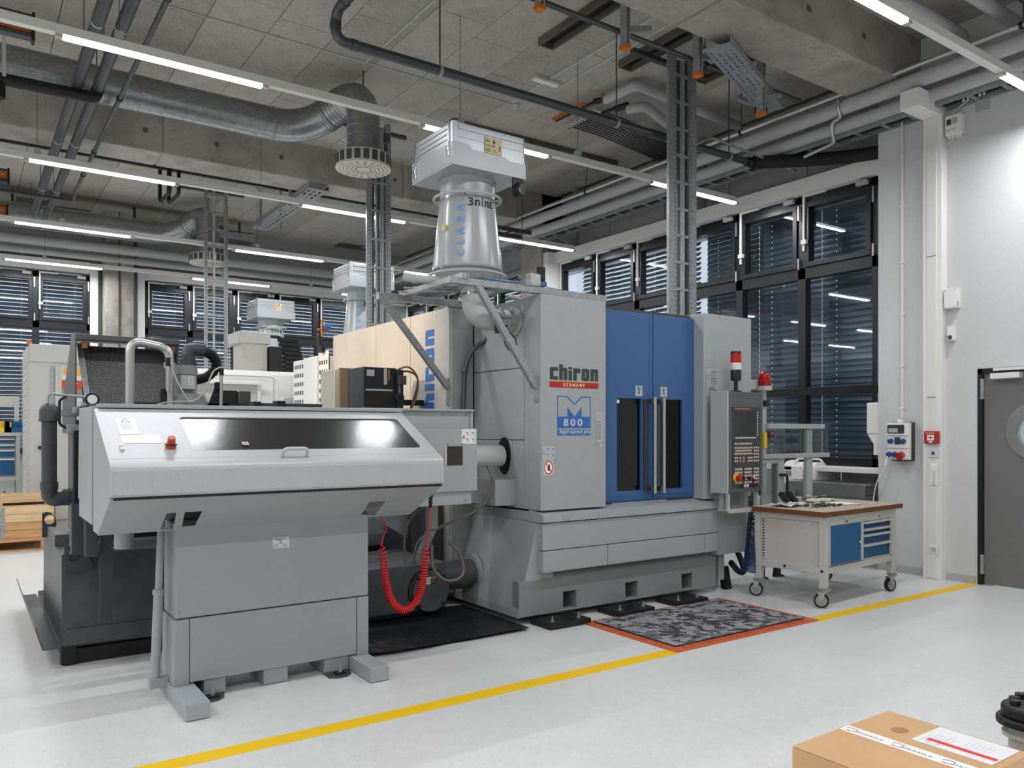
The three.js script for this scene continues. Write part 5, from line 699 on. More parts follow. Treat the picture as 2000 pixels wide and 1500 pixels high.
{ // things lying on the bench, coil springs, papers, tools
  let [x, y, z] = onBench(0.44, -0.3); const t = T('coil_springs', 'heap of small coil springs on the bench top', 'springs', [x, y, z], { kind: 'stuff' }); const gs = [];
  for (let k = 0; k < 46; k++) { const cx = (rnd() - 0.5) * 0.46, cz = (rnd() - 0.5) * 0.2, an = 0.3 + (rnd() - 0.5) * 0.9, p = []; for (let i = 0; i <= 60; i++) { const u = i / 60, ph = u * 9 * 6.283; p.push(new THREE.Vector3((u - 0.5) * 0.06, 0.009 + Math.cos(ph) * 0.008, Math.sin(ph) * 0.008).applyAxisAngle(new THREE.Vector3(0, 1, 0), an).add(new THREE.Vector3(cx, rnd() < 0.3 ? 0.0 : 0, cz))); } gs.push(sweep(p, 0.0012, 4).translate(x, y, z)); }
  P(t, 'springs', gs, M.darkSteel, { kind: 'stuff' });
  const sheetG = (w, h, amp, ox) => { const g = new THREE.PlaneGeometry(w, h, 14, 14).rotateX(-Math.PI / 2), p = g.attributes.position; for (let i = 0; i < p.count; i++) p.setY(i, 0.002 + amp * n16(p.getX(i) + ox, p.getZ(i) * 1.3 + ox)); g.computeVertexNormals(); return [g, g.clone().translate(0, -0.0012, 0)]; };
  const put = (gs, [X, Y, Z], a) => gs.map((g) => g.rotateY(a).translate(X, Y, Z));
  const paperM = canvasMat(128, 180, (c) => { c.fillStyle = '#ececea'; c.fillRect(0, 0, 128, 180); lines(c, 10, 16, 100, 16, 9, '#c4c6c8', 2); });
  let p0 = onBench(0.78, -0.33); S('paper_sheet', 'white printed sheet of paper lying on the bench behind the springs', 'paper', put(sheetG(0.36, 0.26, 0.004, 3), p0, -0.25), M.paper, p0, {});
  p0 = onBench(0.24, -0.5); S('plastic_bag', 'clear crumpled plastic bag on the left side of the bench', 'bag', put(sheetG(0.34, 0.22, 0.035, 7), p0, 0.2), mat(0xdfe1e2, 0.2), p0);
  p0 = onBench(0.78, -0.56); { const t2 = T('work_gloves', 'pair of pale fabric work gloves lying on the bench', 'gloves', p0); for (const k of [0, 1]) { const gl = []; const ox = p0[0] + k * 0.13 - 0.06, oz = p0[2] + k * 0.03; gl.push(sp([ox, p0[1] + 0.02, oz], 0.05, 1.5, 0.42, 0.9)); for (let f = 0; f < 4; f++) gl.push(tb([[ox + 0.05, p0[1] + 0.018, oz - 0.03 + f * 0.02], [ox + 0.1, p0[1] + 0.026, oz - 0.045 + f * 0.028], [ox + 0.13 + f * 0.006, p0[1] + 0.012, oz - 0.05 + f * 0.032]], 0.011, 8, 8)); gl.push(tb([[ox - 0.01, p0[1] + 0.015, oz + 0.03], [ox + 0.03, p0[1] + 0.016, oz + 0.075]], 0.012, 6, 8)); P(t2, 'glove', gl, M.cloth); } }
  p0 = onBench(0.56, -0.6); { const t2 = T('tool_holder', 'steel tool holder standing upright on the bench', 'tool', p0); P(t2, 'holder_body', lathe([[0, 0], [0.03, 0], [0.032, 0.045], [0.036, 0.05], [0.036, 0.06], [0.028, 0.064], [0, 0.064]], p0, 24), M.stainless); P(t2, 'holder_tip', lathe([[0.02, 0.064], [0.02, 0.09], [0.015, 0.1], [0.017, 0.11], [0.012, 0.125], [0.014, 0.135], [0, 0.138]], p0, 18), M.darkSteel); }
  p0 = onBench(0.98, -0.62); { const t2 = T('tool_case', 'black tool block with grey clamp parts on the back of the bench', 'tool block', p0); const [X, Y, Z] = p0; P(t2, 'block', [bx(X - 0.05, X + 0.13, Y, Y + 0.04, Z - 0.05, Z + 0.05, 0.004), bx(X - 0.22, X - 0.05, Y, Y + 0.03, Z - 0.03, Z + 0.03, 0.004)], M.black); P(t2, 'clamp', [cy([X - 0.22, Y + 0.04, Z], [X - 0.05, Y + 0.04, Z], 0.012), sp([X - 0.2, Y + 0.05, Z], 0.024, 1.2, 0.8, 1), bx(X, X + 0.08, Y + 0.04, Y + 0.05, Z - 0.02, Z + 0.02, 0.003)], M.stainless); }
  p0 = onBench(0.86, -0.56); S('red_file', 'small red tool handle lying in front of the black block', 'tool', cy([p0[0] - 0.05, 0.84, p0[2]], [p0[0] + 0.06, 0.84, p0[2] + 0.01], 0.01), M.red, p0);
  for (const [a, b, label] of [[0.3, -0.58, 'left of two tilted black clamp blocks on the bench'], [0.44, -0.6, 'right of two tilted black clamp blocks, beside the steel tool holder']]) { p0 = onBench(a, b); const t2 = T('clamp_block', label, 'clamp', p0); const [X, Y, Z] = p0; P(t2, 'clamp_jaw', bx(-0.07, 0.06, -0.02, 0.022, -0.025, 0.025, 0.004).rotateZ(-0.7).translate(X, Y + 0.062, Z), M.black); P(t2, 'clamp_foot', bx(X - 0.02, X + 0.09, Y, Y + 0.02, Z - 0.02, Z + 0.02, 0.003), M.rubber); P(t2, 'clamp_pin', cy([X + 0.02, Y + 0.02, Z], [X + 0.02, Y + 0.06, Z], 0.01), M.darkSteel); }
}
// ---------- blue spiral hose with air gun ----------
{ const p = []; const c = new THREE.CatmullRomCurve3([[6.13, 0.86], [6.16, 0.8], [6.14, 0.74], [6.09, 0.72], [6.1, 0.66], [6.06, 0.58], [6.035, 0.45], [6.02, 0.36], [6.0, 0.27], [5.985, 0.215]].map(([x, y]) => new THREE.Vector3(x, y, -4.78)));
  for (let i = 0; i <= 800; i++) { const u = i / 800, q = c.getPointAt(u), tg = c.getTangentAt(u), n1 = new THREE.Vector3(0, 0, 1), n2 = tg.clone().cross(n1), k = Math.min(1, Math.max(0, (u - 0.16) / 0.05)) * 0.062, s = Math.max(0, (u - 0.16) / 0.84), ph = 6.283 * 30 * (s * 0.5 + s * s * 0.5); p.push(q.addScaledVector(n1, Math.cos(ph) * k).addScaledVector(n2, Math.sin(ph) * k * 0.9)); }
  const t = T('air_gun', 'blue coiled air hose with a black air gun hanging beside the control panel', 'air hose', [6.05, 0.2, -4.78]);
  P(t, 'coiled_hose', sweep(p, 0.0055, 7), mat(0x1f3a5c, 0.4)); P(t, 'gun_body', [cy([6.13, 0.86, -4.78], [6.12, 0.9, -4.78], 0.012), cy([6.12, 0.9, -4.77], [6.105, 1.0, -4.77], 0.016, 0.012)], M.frameLight); P(t, 'gun_grip', [cy([6.12, 0.92, -4.765], [6.1, 1.01, -4.765], 0.018, 0.014)], M.black); P(t, 'hook', new THREE.TorusGeometry(0.014, 0.005, 8, 16).translate(6.105, 1.03, -4.765), M.frameLight); P(t, 'black_core', cy([6.0, 0.3, -4.82], [6.06, 0.72, -4.82], 0.02), M.black); }
S('drain_hose', 'thick black hose curving under the control cabinet beside the workbench', 'hose', tb([[6.0, 0.27, -5.0], [6.12, 0.17, -5.0], [6.25, 0.16, -5.05], [6.35, 0.3, -5.2], [6.38, 0.5, -5.4]], 0.028, 40, 12), M.rubber, [6.1, 0.16, -5.0]);
// ---------- floor mat ----------
{ const t = T('floor_mat', 'camouflage anti-fatigue mat with an orange sloping edge in front of the blue doors', 'mat', [4.8, 0, -4.32]); const x0 = 4.02, x1 = 5.64, z0 = -4.83, z1 = -3.81;
  P(t, 'mat_surface', bx(x0 + 0.09, x1 - 0.07, 0.004, 0.017, z0 + 0.05, z1 - 0.1, 0.003), M.camo);
  const bev = (a, b) => [[a, 0], [b, 0], [b, 0.015]];
  P(t, 'bevel_edge', ex([[x0, z1], [x1, z1], [x1 - 0.07, z1 - 0.1], [x0 + 0.09, z1 - 0.1]], 'y', 0.0005, 0.007), mat(0xc85f36, 0.6)); P(t, 'bevel_edge', ex([[x0, z0], [x0, z1], [x0 + 0.09, z1 - 0.1], [x0 + 0.09, z0 + 0.05]], 'y', 0.0005, 0.007), mat(0xc85f36, 0.6)); P(t, 'bevel_edge', ex([[x1, z0], [x1 - 0.07, z0 + 0.05], [x1 - 0.07, z1 - 0.1], [x1, z1]], 'y', 0.0005, 0.007), mat(0xc85f36, 0.6)); P(t, 'bevel_edge', ex([[x0, z0], [x0 + 0.09, z0 + 0.05], [x1 - 0.07, z0 + 0.05], [x1, z0]], 'y', 0.0005, 0.007), mat(0xc85f36, 0.6));
  PE(t, 'rubber_rim', [bx(x0 + 0.082, x1 - 0.062, 0.004, 0.013, z1 - 0.1, z1 - 0.092), bx(x0 + 0.082, x0 + 0.09, 0.004, 0.013, z0 + 0.05, z1 - 0.1), bx(x0 + 0.09, x1 - 0.07, 0.004, 0.013, z0 + 0.042, z0 + 0.05)], M.black);
  const g = []; for (let k = 0; k < 70; k++) { if (rnd() < 0.45) continue; const x = x0 + 0.12 + k * 0.02; g.push(bx(-0.0015, 0.0015, 0.006, 0.0082, -0.035, 0.03).rotateY((rnd() - 0.5) * 0.5).translate(x, 0, z1 - 0.05)); if (k < 44) g.push(bx(-0.03, 0.03, 0.006, 0.0082, -0.0015, 0.0015).rotateY((rnd() - 0.5) * 0.6).translate(x0 + 0.045, 0, z0 + 0.1 + k * 0.02)); } P(t, 'edge_grooves', g, mat(0x8f2a14, 0.7), { kind: 'stuff' }); }
// ---------- aluminium guard stand behind the bench ----------
{ const t = T('guard_stand', 'aluminium profile guard stand with clear panels between the machine and the windows', 'guard', [7.2, 0, -5.25]);
  const prof = (x0, x1, y0, y1, z0, z1) => { const g = [bx(x0, x1, y0, y1, z0, z1, 0.003)], v = (y1 - y0) > (x1 - x0) && (y1 - y0) > (z1 - z0), w = v ? x1 - x0 : y1 - y0; for (const f of [0.27, 0.73]) g.push(v ? bx(x0 + w * f - 0.006, x0 + w * f + 0.006, y0 + 0.002, y1 - 0.002, z1, z1 + 0.002) : bx(x0 + 0.002, x1 - 0.002, y0 + w * f - 0.006, y0 + w * f + 0.006, z1, z1 + 0.002)); return g; };
  const A = mat(0xb9bbbb, 0.42, 0.2); P(t, 'profile', prof(6.8, 7.86, 1.54, 1.592, -5.22, -5.18), A); P(t, 'profile', prof(6.72, 7.86, 1.23, 1.278, -5.22, -5.18), A); P(t, 'profile', prof(7.47, 7.575, 0.1, 1.54, -5.24, -5.2), A); P(t, 'profile', prof(6.74, 6.82, 0.1, 1.93, -5.26, -5.22), A); P(t, 'profile', prof(6.985, 7.09, 0.1, 1.23, -5.24, -5.2), A); P(t, 'profile', prof(6.5, 7.0, 1.18, 1.225, -5.24, -5.2), A); P(t, 'profile', [bx(6.3, 6.75, 1.94, 2.04, -5.3, -5.24, 0.003)], A); P(t, 'profile', bx(7.4, 7.46, 0.1, 1.23, -5.6, -5.54, 0.003), M.darkSteel);
  P(t, 'clear_panel', bx(6.82, 7.86, 1.28, 1.54, -5.205, -5.199), M.acryl); P(t, 'clear_panel', bx(6.5, 6.985, 0.5, 1.18, -5.225, -5.219), M.acryl);
  P(t, 'bolt', [6.84, 7.3, 7.72].flatMap((x) => [1.566, 1.254].map((y) => sp([x, y, -5.178], 0.011, 1, 1, 0.5, 8))), M.chrome, { kind: 'stuff' }); P(t, 'corner_cap', bx(7.77, 7.865, 1.535, 1.597, -5.225, -5.175, 0.003), mat(0x2c3c5e, 0.5));
  P(t, 'door_handle', pl([[7.0, 1.06, -5.2], [7.08, 1.06, -5.16], [7.08, 0.86, -5.16], [7.0, 0.86, -5.2]], 0.014, 0.04, 10), M.black); P(t, 'yellow_actuator', bx(6.72, 6.765, 1.34, 1.5, -5.21, -5.17, 0.004), M.yellow); PE(t, 'hinge', [bx(6.76, 6.82, 1.77, 1.83, -5.22, -5.19, 0.003), bx(6.77, 6.83, 1.44, 1.5, -5.21, -5.18, 0.003)], M.black);
  for (const x of [6.78, 7.04, 7.52]) P(t, 'foot', [cy([x, 0.0, -5.22], [x, 0.015, -5.22], 0.05, 0.035), cy([x, 0.015, -5.22], [x, 0.1, -5.22], 0.009), ex([[x - 0.1, 0], [x - 0.04, 0], [x - 0.02, 0.2], [x - 0.06, 0.2]], 'z', -5.24, -5.2)], M.black);
  P(t, 'robot_arm', [cy([6.75, 0.9, -5.5], [6.75, 1.15, -5.5], 0.09), bx(6.65, 6.85, 0.6, 0.9, -5.6, -5.4, 0.02)], mat(0x2a323e, 0.4)); }
{ const t = T('beacon', 'red rotating beacon lamp on top of the aluminium post', 'beacon', [6.76, 1.93, -5.2]); P(t, 'beacon_base', cy([6.76, 1.932, -5.2], [6.76, 1.975, -5.2], 0.075, 0.075, 24), M.frameLight); P(t, 'beacon_lens', lathe([[0, 0.15], [0.04, 0.143], [0.058, 0.11], [0.068, 0], [0, 0]], [6.76, 1.975, -5.2], 24), mat(0xae1512, 0.2)); }

// ---------- things on the right wall ----------
{ const t = T('socket_box', 'white socket distribution box with blue and red outlets on the right wall', 'socket box', [8.2, 1.2, -4.54]);
  P(t, 'back_box', bx(8.17, XW, 1.2, 1.605, -4.66, -4.45, 0.004), M.plastGrey); P(t, 'front_housing', [bx(8.1, 8.17, 1.475, 1.6, -4.665, -4.435, 0.006), bx(8.115, 8.17, 1.345, 1.47, -4.665, -4.435, 0.006), bx(8.115, 8.17, 1.215, 1.34, -4.665, -4.435, 0.006), bx(8.095, 8.17, 1.47, 1.478, -4.668, -4.432, 0.002), bx(8.1, 8.17, 1.338, 1.346, -4.668, -4.432, 0.002)], M.white);
  P(t, 'fuse_window', bx(8.092, 8.101, 1.49, 1.58, -4.655, -4.475, 0.003), M.plastGrey); P(t, 'fuse_label', bx(8.0905, 8.0925, 1.5, 1.545, -4.64, -4.54), M.pipeGrey);
  for (const [y, z, m] of [[1.41, -4.625, M.blue2], [1.41, -4.49, M.blue2], [1.27, -4.64, M.blue2], [1.27, -4.58, M.blue2]]) P(t, 'outlet', [cy([8.115, y, z], [8.085, y - 0.006, z], 0.028, 0.026, 20)], mat(0x24508c, 0.4)); P(t, 'outlet', cy([8.115, 1.265, -4.51], [8.06, 1.25, -4.51], 0.036, 0.04, 24), M.red); P(t, 'outlet_cover', bx(8.105, 8.116, 1.375, 1.45, -4.585, -4.525, 0.003), M.plastGrey); P(t, 'cable_gland', [cy([8.22, 1.605, -4.58], [8.22, 1.64, -4.58], 0.035, 0.028)], M.white); P(t, 'mount_lug', [bx(8.2, XW, 1.6, 1.625, -4.47, -4.455), bx(8.2, XW, 1.185, 1.2, -4.64, -4.6)], M.frameLight); }
S('white_cable', 'white cable with a plug running from the socket box down behind the bench', 'cable', [tb([[8.075, 1.25, -4.64], [8.06, 1.2, -4.65], [8.06, 1.14, -4.66], [8.1, 0.95, -4.78], [8.16, 0.7, -4.86], [8.2, 0.4, -4.9]], 0.006, 30, 8), cy([8.062, 1.205, -4.648], [8.06, 1.15, -4.658], 0.014)], M.white, [8.1, 0.8, -4.7]);
{ const t = T('cable_conduit', 'long white cable conduit running up the right wall above the socket box', 'conduit', [8.25, 2.5, -4.58]); P(t, 'conduit_pipe', [cy([8.25, 1.66, -4.578], [8.25, 4.9, -4.578], 0.013)], M.trunk); PE(t, 'pipe_clip', [1.75, 2.2, 2.75, 3.3, 3.9, 4.45].map((y) => bx(8.235, XW, y, y + 0.02, -4.6, -4.555, 0.003)), M.trunk); }
const redM = canvasMat(128, 128, (c) => { c.fillStyle = '#b5281c'; c.fillRect(0, 0, 128, 128); c.fillStyle = '#e6c070'; c.fillRect(16, 10, 16, 14); c.fillRect(40, 13, 60, 9); c.fillStyle = '#e8e6e0'; c.fillRect(28, 36, 68, 60); c.beginPath(); c.arc(62, 66, 11, 0, 7); c.fillStyle = '#222'; c.fill(); c.fillRect(34, 63, 14, 6); c.fillRect(76, 63, 14, 6); c.fillStyle = '#e6ddd0'; c.fillRect(44, 104, 36, 16); });
{ const t = T('fire_alarm', 'red fire alarm call point on the white trunking', 'alarm', [8.13, 1.45, -4.2]); P(t, 'alarm_box', bx(8.105, 8.145, 1.385, 1.515, -4.272, -4.128, 0.006), M.red); sticker(t, 'alarm_face', 0.132, 0.122, redM, [8.104, 1.45, -4.2], -Math.PI / 2); }
{ const t = T('dimmer_switch', 'white square switch plate with a round knob below the fire alarm', 'switch', [8.14, 1.29, -4.19]); P(t, 'plate', bx(8.132, 8.145, 1.245, 1.335, -4.235, -4.143, 0.004), mat(0xd3dadf, 0.4)); P(t, 'knob', [cy([8.132, 1.29, -4.19], [8.126, 1.29, -4.19], 0.014), new THREE.TorusGeometry(0.013, 0.003, 8, 20).rotateY(Math.PI / 2).translate(8.126, 1.29, -4.19)], M.plastGrey); }
{ const t = T('switch_panel', 'white tall switch strip with a label column below the square switch', 'switch', [8.14, 1.08, -4.185]); P(t, 'plate', bx(8.132, 8.145, 0.965, 1.185, -4.225, -4.145, 0.004), M.white); P(t, 'rocker', bx(8.127, 8.133, 1.11, 1.175, -4.218, -4.152, 0.003), M.white); const lm = canvasMat(64, 160, (c) => { c.fillStyle = '#e4e4e2'; c.fillRect(0, 0, 64, 160); for (let k = 0; k < 9; k++) { c.strokeStyle = '#70767c'; c.lineWidth = 4; c.beginPath(); c.arc(32, 14 + k * 17, 9, 0.2, 3); c.stroke(); } }); sticker(t, 'label_strip', 0.045, 0.13, lm, [8.1315, 1.04, -4.185], -Math.PI / 2); }
{ const t = T('power_socket', 'white power socket low on the trunking near the floor', 'socket', [8.14, 0.31, -4.185]); P(t, 'plate', bx(8.132, 8.145, 0.268, 0.352, -4.227, -4.143, 0.004), M.white); P(t, 'socket_cup', new THREE.TorusGeometry(0.024, 0.004, 8, 24).rotateY(Math.PI / 2).translate(8.131, 0.31, -4.185), M.pipeGrey); P(t, 'socket_hole', [cy([8.133, 0.31, -4.195], [8.13, 0.31, -4.195], 0.005), cy([8.133, 0.31, -4.175], [8.13, 0.31, -4.175], 0.005)], M.black); }
{ const t = T('junction_box', 'large white junction box on the wall right of the trunking', 'junction box', [8.2, 2.85, -4.04]); P(t, 'box', bx(8.17, XW, 2.755, 2.95, -4.105, -3.985, 0.004), M.white); P(t, 'lid_screw', [[2.77, -4.095], [2.935, -4.095], [2.77, -3.995], [2.935, -3.995]].map(([y, z]) => cy([8.172, y, z], [8.168, y, z], 0.006)), M.pipeGrey, { kind: 'stuff' }); P(t, 'side_label', bx(8.19, 8.23, 2.77, 2.82, -3.985, -3.983), M.pipeGrey); }
{ const t = T('alarm_sounder', 'small white sounder with a round speaker grille under the junction box', 'sounder', [8.22, 2.5, -4.05]); P(t, 'case', [bx(8.19, XW, 2.43, 2.575, -4.085, -4.025, 0.008)], M.white); P(t, 'speaker_grille', cy([8.191, 2.46, -4.052], [8.186, 2.46, -4.052], 0.022, 0.022, 20), M.plastGrey); }
{ const t = T('heating_controller', 'white controller with a small display high on the wall beside the trunking', 'controller', [8.2, 4.6, -4.02]); P(t, 'case', bx(8.19, XW, 4.5, 4.7, -4.105, -3.94, 0.01), M.white); P(t, 'display', bx(8.186, 8.191, 4.6, 4.66, -4.085, -4.04, 0.003), M.plastGrey); P(t, 'key_field', [bx(8.187, 8.191, 4.6, 4.665, -4.03, -3.98), bx(8.186, 8.191, 4.545, 4.555, -4.09, -4.0)], M.pipeGrey); P(t, 'gland', [-4.08, -4.04, -4.0, -3.97].map((z) => cy([8.23, 4.47, z], [8.23, 4.5, z], 0.013)), M.white); P(t, 'cable', [tb([[8.23, 4.47, -4.04], [8.22, 4.44, -4.05], [8.23, 4.43, -4.09]], 0.006, 12, 6), tb([[8.26, 4.5, -4.1], [8.25, 4.72, -4.06], [8.22, 4.8, -3.9], [8.2, 4.84, -3.83]], 0.006, 20, 6)], M.white); }
for (const [z, l] of [[-3.87, 'white junction box under the wall cable tray, left of two'], [-3.72, 'white junction box under the wall cable tray, right of two, next to the lamp end']]) { const t = T('cable_junction', l, 'junction box', [8.15, 4.85, z]); P(t, 'box', bx(8.11, 8.2, 4.8, 4.86, z - 0.05, z + 0.05, 0.006), M.white); P(t, 'gland', [cy([8.13, 4.77, z - 0.02], [8.13, 4.8, z - 0.02], 0.01), cy([8.13, 4.77, z + 0.02], [8.13, 4.8, z + 0.02], 0.01)], M.white); }
sticker(wallRight, 'notice_plate', 0.125, 0.11, canvasMat(96, 80, (c) => { c.fillStyle = '#bdbebb'; c.fillRect(0, 0, 96, 80); c.strokeStyle = '#55585a'; c.lineWidth = 3; c.strokeRect(1, 1, 94, 78); c.fillStyle = '#55585a'; c.fillRect(0, 22, 96, 3); lines(c, 8, 34, 76, 4, 9, '#85888a', 3); }), [XW - 0.001, 4.73, -3.78], -Math.PI / 2);
{ const t = T('towel_dispenser', 'white paper towel dispenser at the edge of the window wall', 'dispenser', [8.35, 1.6, -4.93]); P(t, 'case', [bx(8.3, 8.42, 1.48, 1.83, -5.02, -4.87, 0.02)], M.white); P(t, 'case_foot', [ex([[-5.01, 1.48], [-4.88, 1.48], [-4.88, 1.36], [-4.93, 1.36]], 'x', 8.31, 8.41)], M.white); P(t, 'hand_piece', [cy([8.32, 1.25, -4.91], [8.32, 1.4, -4.91], 0.03)], M.white); P(t, 'bracket', [bx(8.36, 8.56, 1.4, 1.42, -4.9, -4.865)], M.galv); }
// wash corner under the window
{ const t = T('wash_basin', 'stainless wash trough under the window with a chrome tap', 'sink', [8.45, 0, -5.45]); P(t, 'basin_top', [bx(8.15, 8.25, 0.905, 0.925, -5.95, -4.95, 0.003), bx(8.55, 8.7, 0.905, 0.925, -5.95, -4.95, 0.003), bx(8.25, 8.55, 0.905, 0.925, -5.95, -5.85), bx(8.25, 8.55, 0.905, 0.925, -5.05, -4.95), bx(8.25, 8.55, 0.78, 0.785, -5.85, -5.05)], M.stainless); P(t, 'basin_front', [bx(8.148, 8.16, 0.78, 0.905, -5.95, -4.95), bx(8.17, 8.6, 0.35, 0.78, -5.9, -5.0)], M.stainless); P(t, 'splash_plate', bx(8.79, 8.8, 0.925, 1.03, -5.8, -4.98), M.stainless); P(t, 'tap', [cy([8.6, 0.925, -5.52], [8.6, 1.05, -5.52], 0.024), cy([8.6, 1.02, -5.52], [8.46, 1.0, -5.56], 0.012), sp([8.6, 1.06, -5.52], 0.026), cy([8.6, 0.95, -5.52], [8.52, 0.955, -5.56], 0.02)], M.chrome); P(t, 'stand', [bx(8.2, 8.24, 0, 0.35, -5.9, -5.86), bx(8.2, 8.24, 0, 0.35, -5.04, -5.0)], M.stainless); }
{ const t = T('soap_dispenser', 'white soap dispenser with a clear window beside the guard stand', 'dispenser', [8.4, 0.85, -6.04]); P(t, 'case', ex([[8.3, 0.88], [8.3, 1.08], [8.34, 1.14], [8.44, 1.16], [8.44, 0.86]], 'z', -6.1, -5.98, [], 0.006), M.white); P(t, 'window', bx(8.295, 8.3, 0.97, 1.03, -6.08, -5.99, 0.002), mat(0x8d8a80, 0.3)); P(t, 'mark', bx(8.296, 8.3, 1.045, 1.055, -6.07, -6.02), M.black); P(t, 'pump', bx(8.33, 8.42, 0.8, 0.86, -6.07, -6.0, 0.006), M.plastGrey); P(t, 'post', bx(8.44, 8.82, 0.95, 1.1, -6.08, -6.0), M.white); }
const can = (z, l) => { const t = T('canister', l, 'canister', [8.4, 0.925, z]); P(t, 'can_body', [bx(8.27, 8.53, 0.926, 1.1, z - 0.08, z + 0.08, 0.02), ex([[8.28, 1.1], [8.52, 1.1], [8.47, 1.14], [8.34, 1.14]], 'z', z - 0.06, z + 0.06)], M.white); P(t, 'grip', pl([[8.3, 1.1, z - 0.04], [8.32, 1.18, z - 0.03], [8.45, 1.18, z + 0.03], [8.5, 1.1, z + 0.04]], 0.014, 0.05, 10), M.white); return t; };
const c1 = can(-5.72, 'white plastic canister with a brown label standing on the wash trough, nearer to the tap'); P(c1, 'label', bx(8.262, 8.268, 0.96, 1.05, -5.75, -5.7), mat(0xc39a6a, 0.6)); can(-5.9, 'white plastic canister half hidden behind the aluminium post');
// ---------- parcels in the foreground ----------
{ const t = T('cardboard_box', 'large brown cardboard box with white printed tape in the right foreground corner', 'box', [2.7, 0, -1.35]); const X0 = 2.385, X1 = 2.995, Z0 = -1.72, Z1 = -1.0, Hh = 0.42;
  P(t, 'box_body', bx(X0, X1, 0, Hh - 0.005, Z0, Z1, 0.006), M.card); P(t, 'flap', bx(X0 + 0.001, 2.688, Hh - 0.005, Hh, Z0 + 0.002, Z1, 0.002), M.card); P(t, 'flap', bx(2.692, X1 - 0.001, Hh - 0.005, Hh, Z0 + 0.002, Z1, 0.002), M.card);
  const tapeM = canvasMat(128, 1024, (c) => { c.fillStyle = '#efefec'; c.fillRect(0, 0, 128, 1024); for (let k = 0; k < 4; k++) { c.save(); c.translate(64, 110 + k * 250); c.rotate(Math.PI / 2); c.lineWidth = 12; c.strokeStyle = '#8d8680'; c.beginPath(); c.arc(-62, 0, 30, 3.3, 5.9); c.stroke(); c.strokeStyle = '#c4574a'; c.beginPath(); c.arc(-62, 4, 30, 0.2, 2.4); c.stroke(); c.fillStyle = '#77726c'; c.font = 'bold 40px sans-serif'; c.fillText('HERMLE', -40, 26); c.restore(); } });
  sticker(t, 'printed_tape', 0.062, Z1 - Z0 - 0.01, tapeM, [2.69, Hh + 0.001, (Z0 + Z1) / 2], 0, -Math.PI / 2, 0.001); P(t, 'tape_end', bx(2.659, 2.721, Hh - 0.07, Hh, Z0 - 0.0015, Z0 - 0.0005), M.white);
  const pouchM = canvasMat(200, 256, (c) => { c.fillStyle = '#e6e7e8'; c.fillRect(0, 0, 200, 256); lines(c, 20, 20, 120, 6, 14, '#b9bdc2', 3); c.fillStyle = '#e0303a'; c.fillRect(38, 30, 26, 220); c.strokeStyle = '#b4b8bc'; c.lineWidth = 4; c.beginPath(); c.arc(24, 60, 16, 0, 7); c.stroke(); lines(c, 90, 130, 70, 6, 15, '#c4c8cc', 3); });
  sticker(t, 'delivery_pouch', 0.2, 0.27, pouchM, [2.88, Hh + 0.0015, -1.375], 0, -Math.PI / 2, 0.002); P(t, 'tape_strip', [bx(2.76, 2.98, Hh, Hh + 0.001, -1.21, -1.17), bx(2.9, 2.99, Hh, Hh + 0.0012, -1.15, -1.05)], mat(0xb98f62, 0.3)); P(t, 'red_sticker', bx(2.9, 2.99, Hh + 0.001, Hh + 0.0022, -1.14, -1.06), M.red); P(t, 'white_sticker', bx(2.6, 2.66, Hh, Hh + 0.001, -1.22, -1.16), M.white);
  P(t, 'smudge', ex(circ(2.83, -1.58, 0.035, 16, 0.028), 'y', Hh, Hh + 0.0004), mat(0xa5805a, 0.9)); }
{ const t = T('lidded_tub', 'grey ribbed tub with a black lid behind the cardboard box, cut by the right edge', 'tub', [3.42, 0, -1.25]); const R = (x0, x1, z0, z1, r) => rrect(x0, x1, z0, z1, r, 5);
  P(t, 'tub_body', ex(R(3.195, 3.74, -1.39, -0.93, 0.06), 'y', 0, 0.44), M.pipeGrey); P(t, 'tub_rib', [ex(R(3.178, 3.76, -1.41, -0.91, 0.07), 'y', 0.385, 0.4), ex(R(3.178, 3.76, -1.41, -0.91, 0.07), 'y', 0.3, 0.315), ex(R(3.178, 3.76, -1.41, -0.91, 0.07), 'y', 0.2, 0.215)], M.pipeGrey); P(t, 'lid', [ex(R(3.16, 3.78, -1.43, -0.9, 0.09), 'y', 0.425, 0.455, [], 0.008), ex(R(3.175, 3.77, -1.415, -0.91, 0.08), 'y', 0.45, 0.5, [], 0.012)], M.black); PE(t, 'lid_stud', [[3.23, -1.36], [3.27, -1.38], [3.33, -1.385]].map(([x, z]) => cy([x, 0.5, z], [x, 0.515, z], 0.018)), M.black); P(t, 'lid_rib', pl([[3.25, 0.505, -1.3], [3.32, 0.505, -1.33], [3.6, 0.505, -1.33]], 0.008, 0.03, 8), M.black); }

